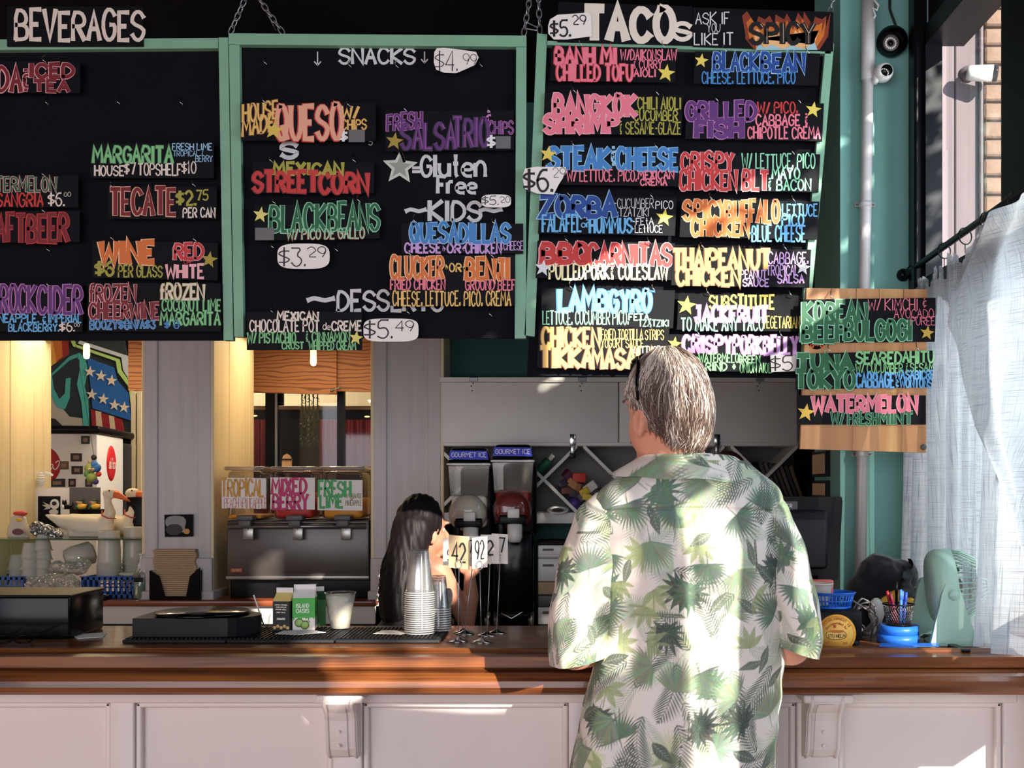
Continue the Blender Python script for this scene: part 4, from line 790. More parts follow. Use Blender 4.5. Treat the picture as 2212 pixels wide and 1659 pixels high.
b = MB(); v = [Vector(bar_pt(x, y)) for x, y in ((150, 2.98), (168, 2.90), (222, 2.93), (232, 3.02))]; b.add([q + Vector((0, 0, .0005)) for q in v] + [q + Vector((0, 0, .002)) for q in v], [(0, 3, 2, 1), (4, 5, 6, 7), (0, 1, 5, 4), (1, 2, 6, 5), (2, 3, 7, 6), (3, 0, 4, 7)], 'paper')
tag(b.build('paper_sheet'), 'white printed sheet on the bar beside the black box', 'paper')
# round black tray box
o = thing('tray_box', 'low black oblong box with a rounded end and round lid on the left mat', 'tray', bar_pt(430, 2.93)); a, c = X(311, 2.93), X(562, 2.93); z0 = YT + .0125; z1 = Z(1328, 2.93)
pts = [(a, 2.85), (a, 3.02)]; r = .085
for k in range(13): t = math.pi / 2 - math.pi * k / 12; pts.append((c - r + r * math.cos(t), 2.935 + r * math.sin(t)))
b = MB(); n = len(pts); b.add([(x, y, z0) for x, y in pts] + [(x, y, z1) for x, y in pts], [tuple(range(n)), tuple(range(2 * n - 1, n - 1, -1))] + [(i, i + n, (i + 1) % n + n, (i + 1) % n) for i in range(n)], 'grey_dark' if 'grey_dark' in M else 'black_plastic'); b.build('tray_body', o)
b = MB(); b.lathe([(0, .004), (.118, .004), (.122, .0), (.115, -.004), (0, -.004)], (X(437, 2.93), 2.935, z1 + .006), 'black_gloss', 40); ob = b.build('round_lid', o)
# cartons
def carton(px0, px1, top, y, dep, label, body, roof, art, rot=0):
    a, c = X(px0, y), X(px1, y); w_ = c - a; o = thing('drink_carton', label, 'carton', ((a + c) / 2, y + dep / 2, YT + .0125), rot=(0, 0, rot)); h = Z(top + 24, y) - YT - .0125; hr = .022
    MB().box((-w_ / 2, -dep / 2, 0), (w_ / 2, dep / 2, h), body).build('carton_body', o, True)
    b = MB(); b.add([(-w_ / 2, -dep / 2, h), (w_ / 2, -dep / 2, h), (w_ / 2, dep / 2, h), (-w_ / 2, dep / 2, h), (-w_ / 2 * .98, 0, h + hr), (w_ / 2 * .98, 0, h + hr)], [(0, 1, 5, 4), (2, 3, 4, 5), (1, 2, 5), (3, 0, 4)], roof); b.build('gable', o, True)
    MB().box((-w_ / 2, -.0015, h + hr - .002), (w_ / 2, .0015, h + hr + .012), 'paper').build('top_seam', o, True); 
    return o, w_, dep, h
def flat_text(o, specs, ox, yloc, h, name='lettering'):   # text laid on the carton front in local coordinates (millimetres)
    b = MB()
    for s, x0, y0, x1, y1, col, wt in specs: text(b, s, x0, y0, x1, y1, col, None, wt, y=1.0, jit=.0)
    b.v = [((x * F + VX) * .001 + ox - 0, yloc - .0006 + (y - 1) * .5, h - ((CH - z) * F + HY) * .001) for x, y, z in b.v]
    q = b.build(name, o, True); q['kind'] = 'stuff'; return q
cg = K((70, 170, 70)); ck = K((24, 24, 28)); cw = 'card_white'
o, w_, dep, h = carton(629, 676, 1268, 2.985, .07, 'green and white margarita mix carton, front one of the group', cw, cw, 0, .12)
b = MB(); b.box((-w_ / 2 - .0004, -dep / 2 - .0006, h * .40), (w_ / 2 + .0004, dep / 2 + .0006, h), cg); n = 9
for i in range(n): x = -w_ / 2 + w_ * (i + .5) / n; b.add([(x - w_ / n / 2, -dep / 2 - .0006, h * .4), (x + w_ / n / 2, -dep / 2 - .0006, h * .4), (x, -dep / 2 - .0006, h * (.33 + .05 * ((i * 5) % 3 - 1)))], [(0, 1, 2)], cg)
b.build('green_print', o, True)['kind'] = 'stuff'
flat_text(o, [('ISLAND', -20, 14, 14, 26, (240, 240, 235), .2), ('OASIS', -20, 28, 14, 40, (240, 240, 235), .2)], 0, -dep / 2 - .0008, h)
flat_text(o, [('MARGARITA', -16, 0, 16, 5, (60, 60, 50), .16)], 0, -dep / 2 - .0008, h * .30)
for xx, zz_, r in ((-.012, .02, .012), (.003, .014, .012)):
    b = MB(); b.lathe([(0, .001), (r, .001), (r, 0)], (xx, -dep / 2 - .0003, zz_), K((86, 140, 60)), 16, (0, -1, 0)); b.lathe([(0, .0015), (r * .8, .0015), (r * .8, 0)], (xx, -dep / 2 - .0003, zz_), K((170, 200, 120)), 16, (0, -1, 0)); b.build('lime_print', o, True)
o, w_, dep, h = carton(591, 628, 1275, 2.97, .06, 'black and yellow pineapple mix carton at the left of the green ones', ck, K((224, 198, 120)), 0, -.1)
flat_text(o, [('LIGHTLY FROZEN', -17, 8, 17, 11, (220, 210, 190), .2), ('BLEND WITH ICE', -14, 14, 14, 17, (220, 210, 190), .2), ('SHAKE WELL', -15, 20, 15, 23, (220, 210, 190), .2), ('KEEP COLD', -12, 28, 12, 31, (220, 210, 190), .2), ('FOUNDATION', -11, 44, 11, 49, (240, 235, 225), .2)], 0, -dep / 2 - .0003, h)
b = MB()
for i in range(5): b.lathe([(0, .0006), (.005, .0006), (.005, 0)], (-.018 + i * .009, -dep / 2 - .0002, .008 + (i % 2) * .004), K((222, 190, 120)), 6, (0, -1, 0))
b.build('pineapple_print', o, True)['kind'] = 'stuff'
o, w_, dep, h = carton(664, 694, 1272, 3.07, .07, 'dark green lime carton standing behind the front green one', K((46, 110, 54)), K((30, 70, 40)), 0, .35)
# white drink cup
def cup_prof(r0, r1, h, t=.0006, rim=True):
    p = [(0, .001), (r0 * .95, .001), (r0, .003), (r0 + (r1 - r0) * .8, h * .8), (r0 + (r1 - r0) * .82 + .0015, h * .84), (r1, h - .004)]
    if rim: p += [(r1 + .0022, h - .003), (r1 + .0022, h), (r1, h + .0005)]
    return p
def cup(name, label, cat, loc, r0, r1, h, m='cup_plastic', group=None, fill=None, fh=.9):
    o = thing(name, label, cat, loc, group); b = MB(); b.lathe(cup_prof(r0, r1, h), (0, 0, 0), m, 28); b.build('cup_body', o, True)
    if fill: b = MB(); b.lathe([(0, .002), (r0 * .95, .002), (r0 + (r1 - r0) * fh - .001, h * fh), (0, h * fh)], (0, 0, 0), fill, 28); b.build('drink', o, True)
    return o
cup('drink_cup', 'clear plastic cup filled with pale frozen drink on the middle mat', 'cup', Vector(bar_pt(735, 3.02)) + Vector((0, 0, .0125)), .0265, .041, Z(1279, 3.02) - YT - .0125, fill='slush_white', fh=.92)
o = cup('small_cup', 'small clear cup with a white straw behind the black tray box', 'cup', Vector(bar_pt(570, 3.05)) + Vector((0, 0, .0125)), .013, .017, .034)
b = MB(); b.tube([(-.0, 0, .004), (-.028, 0, .088)], .0022, 'white_plastic', 8); b.build('straw', o, True)
# stacks of clear cups: every cup a thing
def stack(px, y, n, z0, zt, r0, r1, label, group, m='cup_plastic', ch=.11):
    first = None; top = ch; pitch = (zt - z0 - ch) / (n - 1)
    for i in range(n):
        loc = (X(px, y) + R.uniform(-.0007, .0007), y, z0 + i * pitch); lb = label if 0 < i < n - 1 else label.replace('one of', 'topmost of' if i else 'bottom of')
        if first is None: first = cup('plastic_cup', lb, 'cup', loc, r0, r1, ch, m, group)
        else: dup(first, loc, lb)
# cups stand rim down
def cup_down(n, px, y, z0, zt, rrim, rbase, ch, label, group, m='cup_plastic'):
    pitch = (zt - z0 - ch) / max(1, n - 1); first = None
    for i in range(n):
        loc = (X(px, y) + R.uniform(-.0006, .0006), y, z0 + i * pitch); lb = NUM[n - 1 - i] + ' cup down in ' + label
        if i == n - 1: lb = 'topmost of ' + label
        if i == 0: lb = 'lowest of ' + label
        if first is None:
            first = thing('plastic_cup', lb, 'cup', loc, group); b = MB()
            b.lathe([(rrim - .0015, 0), (rrim + .0015, .0), (rrim + .0025, .0015), (rrim + .0015, .003), (rrim - .001, .0035), (rrim - .0035, ch * .14), (rbase + .001, ch - .004), (rbase, ch), (rbase - .004, ch - .001), (0, ch - .004)], (0, 0, 0), m, 28); b.build('cup_body', first, True)
            q = MB(); q.lathe([(rrim + .0012, 0), (rrim + .003, .0012), (rrim + .0012, .0026)], (0, 0, 0), 'rim_plastic', 28); q.build('cup_rim', first, True)
        else: dup(first, loc, lb)
zc = YT + .0125
cup_down(20, 906, 2.93, zc, Z(1188, 2.93), .0385, .0245, .112, 'the tall stack of upturned clear cups on the right mat', 'clear cups in the tall stack')
cup_down(10, 948, 2.99, zc, Z(1243, 2.99), .031, .018, .09, 'the shorter stack of upturned clear cups behind the tall one', 'clear cups in the short stack')
# table number stands
def numstand(px, y, card, num, ntxt, label, cardcol='card_white', tilt=0):
    o = thing('number_stand', label, 'table number', bar_pt(px, y)); b = MB(); c0 = Vector(bar_pt(px, y))
    b.lathe([(0, .012), (.004, .011), (.012, .006), (.026, .002), (.027, 0), (0, 0)], c0, 'chrome', 28); b.build('stand_base', o)
    x0, y0, x1, y1 = card; cx = (x0 + x1) / 2; ct = P(cx, (y0 + y1) / 2 + 14, y); b = MB(); b.tube([c0 + Vector((0, 0, .008)), P(cx, y1 + 6, y)], .0013, 'zinc', 6); b.build('wire_stem', o)
    b = MB(); rr_ = 7 * y / F
    b.tube([P(cx, y1 - 8, y - .004) + Vector((rr_ * math.sin(t), 0, -rr_ * 1.3 * math.cos(t))) for t in [i * 2 * math.pi / 14 for i in range(14)]], .0011, 'chrome', 6, closed=True); b.tube([P(cx, y1 + 6, y), P(cx, y1 + 1, y - .003)], .0013, 'zinc', 6); b.build('clip_ring', o)
    sl = tilt * (x1 - x0); MB().px([(x0, y0), (x1, y0 + sl), (x1, y1 + sl), (x0, y1)], y, y + .001, cardcol).build('number_card', o)
    b = MB(); text(b, num, *ntxt, (26, 24, 28), None, .2, slope=tilt, y=y - .0008, jit=.01, flare=1.0); b.build('number', o)['kind'] = 'stuff'
numstand(1000, 3.03, (957, 1163, 1008, 1221), '5', (966, 1186, 976, 1212), 'number card almost hidden behind the tan number 42 card')
numstand(990, 2.86, (969, 1155, 1014, 1226), '42', (976, 1170, 1006, 1214), 'number stand with a tan card reading 42', K((214, 186, 144)), .1)
numstand(1004, 3.0, (1000, 1158, 1040, 1222), '7', (1012, 1166, 1022, 1196), 'number card with a half hidden 7 between the 42 and 92 cards')
numstand(1040, 2.84, (1020, 1162, 1053, 1229), '92', (1026, 1168, 1046, 1210), 'number stand with a white card reading 92', 'card_white', -.12)
numstand(1052, 2.97, (1038, 1155, 1078, 1218), '2', (1051, 1166, 1066, 1200), 'number stand with a white card reading 2, behind the 92')
numstand(1073, 3.02, (1062, 1152, 1097, 1216), '7', (1078, 1160, 1091, 1194), 'number stand with a white card reading 7, rightmost of the group', 'card_white', .08)
# ---------------- right end of the bar
o = thing('pos_monitor', 'black touch-screen till monitor seen from behind, at the right of the customer', 'monitor', bar_pt(1745, 3.02)); ym = 2.98
b = MB(); b.px([(1660, 1073), (1818, 1073), (1820, 1082), (1811, 1250), (1800, 1256), (1660, 1256)], ym, ym + .035, 'black_plastic'); b.build('monitor_back', o)
MB().rbox(tuple(P(1676, 1230, ym - .03)), tuple(P(1790, 1102, ym - .03) + Vector((0, .034, 0))), 'black_plastic', .012, 3).build('housing', o)
MB().rbox(tuple(P(1678, 1226, ym - .038)), tuple(P(1784, 1121, ym - .038) + Vector((0, .01, 0))), 'rubber', .006, 2).build('cover_plate', o)
MB().rbox(tuple(P(1670, 1101, ym - .004)), tuple(P(1723, 1083, ym - .004) + Vector((0, .006, 0))), 'grey_plastic', .001, 1).build('badge', o)
b = MB(); text(b, 'NCR', 1694, 1088, 1711, 1097, (225, 225, 225), None, .2, y=ym - .005, jit=0); b.tube([P(1686 + 5 * math.cos(t), 1092.5 + 4.2 * math.sin(t), ym - .0048) for t in [i * math.pi / 8 for i in range(16)]], .0008, 'paper', 5, closed=True); b.build('badge_lettering', o)['kind'] = 'stuff'
b = MB(); b.rbox(tuple(P(1700, 1256, ym)), tuple(P(1770, 1240, ym) + Vector((0, .03, 0))), 'black_plastic', .004); b.rbox((X(1700, 2.98), 2.99, YT), (X(1775, 2.98), 3.01, 1.25), 'black_plastic', .006); b.rbox((X(1670, 2.98), 2.93, YT), (X(1800, 2.98), 3.10, YT + .02), 'black_plastic', .008); b.build('monitor_foot', o)
# printer box with round sticker
yp = 2.78; o = thing('receipt_printer', 'black printer box with a round orange recommendation sticker on its front', 'printer', bar_pt(1806, 2.85)); zt = Z(1320, yp)
MB().rbox((X(1735, yp), yp, YT + .012), (X(1863, yp), yp + .15, zt), 'black_plastic', .005, 2).build('printer_case', o)
for px in (1750, 1848): b = MB(); b.lathe([(.008, 0), (.010, .004), (.010, .014), (0, .014)], bar_pt(px, yp + .015), 'rubber', 14); b.build('rubber_foot', o)
k = yp / F
def disc(parent, name, cx, cy, r, y, m, n=40): b = MB(); b.lathe([(0, .0008), (r * y / F, .0008), (r * y / F, 0)], P(cx, cy, y), m, n, (0, -1, 0)); return b.build(name, parent)
st = disc(o, 'round_sticker', 1807, 1369, 42, yp - .0003, K((246, 176, 60))); disc(st, 'sticker_ring', 1807, 1369, 37.5, yp - .0012, K((196, 96, 30))); disc(st, 'sticker_centre', 1807, 1369, 36.6, yp - .0016, K((250, 196, 92)))
b = MB()
def arc_text(b, s, cx, cy, r, a0, a1, h, col, y, wt=.2, flip=False):
    n = len(s)
    for i, ch in enumerate(s):
        a = math.radians(a0 + (a1 - a0) * (i + .5) / n); q = MB(); cw_ = abs(math.radians(a1 - a0)) / n * r * .8
        text(q, ch, cx - cw_ / 2, cy - h / 2, cx + cw_ / 2, cy + h / 2, col, None, wt, y=y, jit=0)
        ctr = P(cx, cy, y); dst = P(cx + r * math.sin(a), cy - r * math.cos(a), y); th = a + (math.pi if flip else 0)
        mt = Matrix.Translation(dst) @ Matrix.Rotation(th, 4, 'Y') @ Matrix.Translation(-ctr)
        q.v = [tuple(mt @ Vector(v)) for v in q.v]; b.add(q.v, q.f, q.m[0] if q.m else 'paper') if q.f else None
dc = (190, 84, 34)
arc_text(b, 'ESTABLISHMENT IS', 1807, 1369, 33, -58, 62, 6, dc, yp - .0028); arc_text(b, 'Recommended by', 1807, 1371, 25, -62, 62, 5.5, dc, yp - .0028)
star(b, 1803, 1353, 5, (200, 60, 40), yp - .0018, 0)
b.px(rnd(1784, 1362, 1829, 1382, p=2.6), yp - .0024, yp - .0020, K((150, 84, 30))); b.px(rnd(1785.5, 1363.5, 1827.5, 1380.5, p=2.6), yp - .0030, yp - .0025, K((248, 204, 110)))
text(b, 'STU HELM', 1788, 1370, 1826, 1378, (60, 40, 20), None, .2, y=yp - .0032, jit=0); b.px(rnd(1790, 1361, 1824, 1367, p=2.3), yp - .0034, yp - .0031, K((210, 120, 60)))
text(b, '20', 1782, 1387, 1791, 1392, dc, None, .2, y=yp - .0026, jit=0); text(b, '25', 1821, 1387, 1830, 1392, dc, None, .2, y=yp - .0026, jit=0)
b.build('sticker_print', st)['kind'] = 'stuff'
# basket with container
o = thing('plastic_basket', 'oval blue plastic food basket on top of the printer box', 'basket', (X(1795, 2.86), 2.855, zt)); bx, by = 0, 0; h = .04
b = MB(); Rx, Ry = .056, .05
for z, k_ in ((h - .004, 1), (h, 1.06)): b.tube([(Rx * k_ * math.cos(t), Ry * k_ * math.sin(t), z) for t in [i * math.pi / 20 for i in range(40)]], .0025, 'bright_blue', 6, closed=True)
b.tube([(Rx * .84 * math.cos(t), Ry * .84 * math.sin(t), .004) for t in [i * math.pi / 20 for i in range(40)]], .003, 'bright_blue', 6, closed=True)
b.tube([(Rx * .92 * math.cos(t), Ry * .92 * math.sin(t), .02) for t in [i * math.pi / 20 for i in range(40)]], .0018, 'bright_blue', 6, closed=True); b.build('basket_rim', o, True)['kind'] = 'stuff'
b = MB()
for i in range(36): t = i * math.pi / 18; b.tube([(Rx * .84 * math.cos(t), Ry * .84 * math.sin(t), .004), (Rx * math.cos(t), Ry * math.sin(t), h - .003)], .0022, 'bright_blue', 4)
b.build('basket_ribs', o, True)['kind'] = 'stuff'
MB().lathe([(0, .001), (Rx * .84, .001), (Rx * .84, .005), (0, .005)], (0, 0, 0), 'bright_blue', 32).build('basket_floor', o, True)
cup('deli_tub', 'clear plastic tub standing in the blue basket', 'tub', (X(1772, 2.85), 2.855, zt + .006), .022, .032, .058, 'frosted')
b = MB(); b.rbox((X(1748, 2.9), 2.90, Z(1300, 2.9)), (X(1801, 2.9), 2.93, Z(1253, 2.9)), K((224, 110, 100)), .003); tag(b.build('red_packet'), 'pale red packet showing behind the tub on the printer box', 'packet')
# cable coil
b = MB(); pts = []
for i in range(90):
    t = i / 90 * 4 * 2 * math.pi; rx, rz = .027 + .006 * math.sin(i * .21), .036 + .006 * math.sin(i * .13)
    pts.append(Vector((X(1868, 2.9) + rx * math.cos(t) + .004 * math.sin(i), 2.90 + .016 * math.sin(i * .37), YT + .052 + rz * math.sin(t) + (.012 if i < 40 else -.004))))
pts = [P(1835, 1293, 2.87)] + pts + [P(1880, 1392, 2.86), P(1862, 1390, 2.86)]; b.tube(pts, .0026, 'grey_plastic', 6); tag(b.build('cable_coil'), 'coiled grey cable beside the printer box', 'cable')
# small grey scanner behind
o = thing('card_reader', 'small rounded grey-white scanner stand behind the cable coil', 'scanner', bar_pt(1888, 3.0)); b = MB(); b.ball(P(1893, 1320, 2.99), (.022, .02, .036), 'white_plastic', 18, 12); b.build('scanner_head', o)
b = MB(); b.lathe([(.036, 0), (.034, .012), (.016, .03), (.011, .07), (.014, .09)], bar_pt(1893, 3.0), 'white_plastic', 24, cap=True); b.build('scanner_stand', o)
# blue tape rolls
def tape(px, y, z, r, h, label):
    o = thing('tape_roll', label, 'tape', (X(px, y), y, z), 'rolls of blue tape under the pen cup'); b = MB(); b.lathe([(r * .72, 0), (r, 0), (r, h), (r * .72, h), (r * .72, 0)], (0, 0, 0), 'bright_blue', 36); b.build('tape_body', o, True)
    b = MB(); b.lathe([(r * .68, .0005), (r * .72, .0005), (r * .72, h - .0005), (r * .68, h - .0005), (r * .68, .0005)], (0, 0, 0), 'kraft', 36); b.build('cardboard_core', o, True); return o
tape(1940, 2.84, YT, .053, .022, 'lower roll of blue tape under the pen cup'); tape(1941, 2.84, YT + .0225, .050, .022, 'upper roll of blue tape directly under the pen cup')
zc = YT + .045; o = thing('pen_cup', 'black wire mesh cup holding pens on two rolls of blue tape', 'pen cup', (X(1941, 2.84), 2.84, zc)); b = MB(); r0, r1, h = .029, .0385, .053
for z, r in ((.001, r0), (h, r1)): b.tube([(r * math.cos(t), r * math.sin(t), z) for t in [i * math.pi / 16 for i in range(32)]], .002, 'black_metal', 6, closed=True)
b.build('cup_rim', o, True)['kind'] = 'stuff'; b = MB()
for i in range(34):
    for s_ in (-1, 1):
        b.tube([((r0 + (r1 - r0) * q) * math.cos(i * math.pi / 17 + s_ * q * .8), (r0 + (r1 - r0) * q) * math.sin(i * math.pi / 17 + s_ * q * .8), h * q) for q in (0, .33, .66, 1)], .0007, 'iron', 4)
b.build('wire_mesh', o, True)['kind'] = 'stuff'; MB().lathe([(0, .001), (r0, .001), (r0, .003), (0, .003)], (0, 0, 0), 'black_metal', 24).build('cup_base', o, True)
for i, (dx, dy, tx, ty, L_, m, lb) in enumerate(((-.012, .004, -.030, 0, .085, K((168, 30, 50)), 'red pen leaning left in the mesh cup'), (-.006, -.008, -.024, -.01, .078, K((120, 30, 60)), 'dark red pen leaning left in the mesh cup'), (.008, 0, .006, 0, .086, K((70, 120, 220)), 'blue pen in the mesh cup, leftmost of the blue ones'), (.014, .006, .012, .004, .082, K((60, 110, 210)), 'blue pen in the middle of the blue ones in the mesh cup'), (.016, -.006, .02, 0, .080, K((40, 70, 170)), 'dark blue pen leaning right in the mesh cup'), (-.002, .012, -.001, .014, .105, 'black_plastic', 'tall black pen standing in the mesh cup'))):
    base = Vector((X(1941, 2.84) + dx * .7, 2.84 + dy, zc + .004)); d = Vector((tx - dx * .7, ty - dy, L_)).normalized(); o = thing('pen', lb, 'pen', base, 'pens in the mesh cup')
    b = MB(); b.tube([base, base + d * L_ * .7], .0036, m, 8); b.build('pen_barrel', o); b = MB(); b.tube([base + d * L_ * .7, base + d * L_], [.0042, .0036], m, 8); b.build('pen_cap', o)
b = MB(); v = [(X(1899, 2.70), 2.70), (X(2028, 2.70), 2.70), (X(2030, 2.74), 2.75), (X(1905, 2.74), 2.75)]; b.add([(x, y, 1.0800) for x, y in v] + [(x, y, 1.0815) for x, y in v], [(0, 3, 2, 1), (4, 5, 6, 7), (0, 1, 5, 4), (1, 2, 6, 5), (2, 3, 7, 6), (3, 0, 4, 7)], 'bright_blue'); tag(b.build('blue_envelope'), 'flat blue strip of paper lying on the bar rail edge', 'paper')
# black bag mound and yellow cloth, black cap
yb = 3.05; mb = MB()
for (px, py, r, dy) in ((1905, 1250, .070, 0), (1885, 1290, .080, .01), (1870, 1325, .068, 0), (1940, 1250, .055, 0), (1955, 1290, .045, .02), (1925, 1310, .06, .03), (1900, 1330, .06, .02)): mb.ball(P(px, py, yb + dy), (r * .92, r * .8, r), 'paper', 20, 14)
me = fuse(mb, .006, 'black_cloth', 6, 'bag'); 
for v in me.vertices: c = v.co; v.co += v.normal * (.016 * mnoise.noise(c * 11) + .010 * (.5 - abs(mnoise.noise(c * 26 + Vector((3, 1, 2))))))
zmin = YT + .001
for v in me.vertices: v.co.z = max(v.co.z, zmin)
o = thing('black_bag', 'rumpled black cloth bag heaped on the bar in front of the teal pier', 'bag', bar_pt(1905, yb)); place_mesh(me, 'bag_cloth', o)
b = MB(); b.grid(lambda u, v: P(1948 + 30 * math.sin(u * 2.2) - 12 * u * u + 4 * math.sin(v * 9), 1222 + 70 * v + 10 * math.sin(u * 5) * (1 - v) - 6 * u, yb - .075 + .05 * u + .006 * math.sin(v * 11)), 14, 14, 'black_vinyl'); b.build('vinyl_flap', o)
mb = MB(); [mb.ball(P(px, py, yb - .05), (r, r * .7, r * .8), 'paper', 16, 10) for px, py, r in ((1938, 1292, .03), (1920, 1302, .026), (1958, 1305, .028), (1985, 1312, .022))]; me = fuse(mb, .005, 'yellow', 4, 'cloth'); q = place_mesh(me, 'yellow_cloth'); tag(q, 'yellow cloth poking out under the black bag', 'cloth')
mb = MB(); mb.ball(P(1985, 1270, yb + .05), (.026, .03, .024), 'paper', 16, 10); mb.ball(P(1978, 1285, yb + .03), (.03, .05, .006), 'paper', 16, 10); me = fuse(mb, .004, 'black_cloth', 3, 'cap'); tag(place_mesh(me, 'peaked_hat'), 'black cap behind the fan, right of the cloth bag', 'cap')
# fan
yf = 2.86; o = thing('desk_fan', 'pale green desk fan turned toward the window at the right end of the bar', 'fan', bar_pt(2052, yf)); ax = Vector((1, -.18, .10)).normalized(); s_ = F / yf
c0 = P(2032, 1268, yf); Rr = .098
mat('rim_plastic', (225, 225, 225), .2, alpha=.75) if 'rim_plastic' not in M else 0
b = MB(); b.lathe([(0, -.034), (.05, -.033), (.080, -.029), (.092, -.021), (Rr - .003, -.012), (Rr, -.008), (Rr, .028), (Rr - .006, .030), (Rr - .008, .0), (.08, -.020), (0, -.028)], c0, 'fan_green', 48, ax); b.build('fan_housing', o)
q = ax.to_track_quat('Z', 'Y')
b = MB()
for i in range(40):
    a = 2 * math.pi * i / 40; pr = [(Rr - .004, .028), (Rr - .008, .054), (Rr - .026, .084), (.048, .106), (.022, .112)]
    b.tube([c0 + q @ Vector((r * math.cos(a), r * math.sin(a), h)) for r, h in pr], .0018, 'fan_green', 5)
b.build('grille_rib', o)['kind'] = 'stuff'
for r, h in ((Rr - .002, .029), (.050, .105)): b = MB(); b.tube([c0 + q @ Vector((r * math.cos(t), r * math.sin(t), h)) for t in [i * math.pi / 24 for i in range(48)]], .0018, 'fan_green', 6, closed=True); b.build('grille_ring', o)
b = MB(); b.lathe([(.024, .108), (.024, .118), (.018, .122), (0, .122)], c0, 'fan_green', 24, ax); b.build('grille_cap', o)
for i in range(5):
    a0 = i * 2 * math.pi / 5; b = MB(); b.grid(lambda u, v: c0 + q @ Vector(((.016 + .066 * v) * math.cos(a0 + u * 1.0 + v * .3), (.016 + .066 * v) * math.sin(a0 + u * 1.0 + v * .3), .018 + .022 * u)), 6, 8, 'fan_green'); b.build('fan_blade', o)
b = MB(); b.lathe([(0, -.004), (Rr - .010, -.004), (Rr - .010, .0), (0, .0)], c0, 'rubber', 40, ax); b.build('shade_disc', o)  # dark disc added for the shade inside the drum
b = MB(); b.lathe([(0, -.02), (.018, -.02), (.018, .05), (0, .055)], c0, 'grey_plastic', 20, ax); b.build('motor_hub', o)
for sy in (-1, 1):
    yy = yf + sy * .092 + (0 if sy < 0 else 0); b = MB(); pz = P(2031, 1277, yf).z; bxr = X(2031, yf)
    ws = [(pz + .030, .006), (pz + .026, .020), (pz, .030), (pz - .03, .036), (pz - .07, .047), (YT + .012, .058), (YT + .001, .062)]
    L_ = [(bxr - w_ + .018 * (pz - z), z) for z, w_ in ws]; Rt = [(bxr + w_ * .95 + .10 * max(0, pz - z) - .008, z) for z, w_ in ws]
    b.prism(L_ + Rt[::-1], yy - .006, yy + .006, 'fan_green'); b.build('fan_bracket', o)
    b = MB(); b.lathe([(0, .008), (.010, .007), (.0135, .003), (.0145, 0)], (bxr, yy + sy * .006, pz), 'fan_green', 24, (0, sy, 0)); b.build('pivot_knob', o)
b = MB(); b.lathe([(0, .012), (.05, .011), (.066, .005), (.068, 0), (0, 0)], (X(2052, yf) + .004, yf, YT), 'fan_green', 36); b.build('fan_base', o)
# ================= left opening: glass shelf and what stands on it
ys = 5.2; zs = Z(1160, 5.2)
sh = tag(MB().rbox((X(-60, 5.0), 5.03, zs - .007), (X(312, 5.05) - .003, 5.62, zs), 'shelf_glass', .001, 1).build('glass_shelf'), 'green-edged glass shelf across the left opening carrying the goose', 'shelf')
def rel(px, py, y): return P(px, py, y)
def goose(dx, dy, label):
    def g(px, py): return P(px, py, ys) + Vector((dx, dy, 0))
    o = thing('goose_figure', label, 'goose figure', (g(190, 1160).x, ys + dy, zs)); mb = MB()
    limb(mb, [g(100, 1113), g(135, 1126), g(175, 1134), g(215, 1138), g(232, 1140)], [.006, .032, .050, .046, .034], 18)
    limb(mb, [g(228, 1128), g(238, 1108), g(233, 1085), g(232, 1068)], [.036, .026, .017, .018], 16)
    mb.ball(g(238, 1066), (.036, .026, .026), 'paper', 18, 12); mb.rbox(tuple(g(150, 1160) + Vector((0, -.03, 0))), tuple(g(222, 1130) + Vector((0, .03, 0))), 'paper', .01)
    me = fuse(mb, .0045, 'goose_white', 6, 'goose'); zt_ = zs
    for v in me.vertices: v.co.z = max(v.co.z, zt_)
    place_mesh(me, 'goose_body', o)
    b = MB(); b.tube([g(244, 1066), g(256, 1070), g(270, 1077), g(281, 1083)], [.021, .017, .009, .002], 'orange', 14); b.build('beak', o)
    b = MB(); b.ball(g(240, 1060) + Vector((0, -.023, 0)), .004, 'black_gloss', 10, 8); b.build('eye', o)
    b = MB(); b.tube([g(222, 1103) + Vector((0, -.01, 0)), g(228, 1113) + Vector((0, -.042, 0)), g(240, 1119) + Vector((0, -.038, 0)), g(251, 1120) + Vector((0, -.005, 0))], .003, K((190, 60, 50)), 6); b.build('neck_ribbon', o)
goose(0, 0, 'large white goose figure with orange beak and red neck string on the glass shelf')
goose(.06, .12, 'reflection of the white goose, built as a solid copy half hidden behind it')  # mirror image of the goose, modelled as a solid copy
o = thing('mounted_print', 'white-matted dark bird print leaning behind the goose tail', 'picture', P(107, 1160, 5.5)); zf = zs
MB().px([(63, 1054), (149, 1054), (149, 1151), (63, 1151)], 5.50, 5.51, 'card_white').build('picture_mat', o)
MB().px([(82, 1072), (130, 1072), (130, 1140), (82, 1140)], 5.497, 5.4995, 'sign_black').build('print', o)
b = MB(); b.px(rnd(108, 1078, 128, 1100, p=2), 5.4955, 5.4965, K((224, 220, 214))); b.px([(110, 1092), (92, 1084), (99, 1090), (90, 1091), (100, 1096), (94, 1101), (108, 1099)], 5.4955, 5.4965, K((190, 186, 182))); b.px(rnd(106, 1100, 126, 1112, p=2), 5.4955, 5.4965, K((208, 204, 196))); b.px(rnd(112, 1083, 122, 1092, p=2), 5.494, 5.495, K((20, 20, 24))); b.build('bird_drawing', o)['kind'] = 'stuff'
o = thing('bee_ornament', 'white bee ornament perched on top of the matted print', 'ornament', P(90, 1054, 5.505)); y_ = 5.505
b = MB(); 
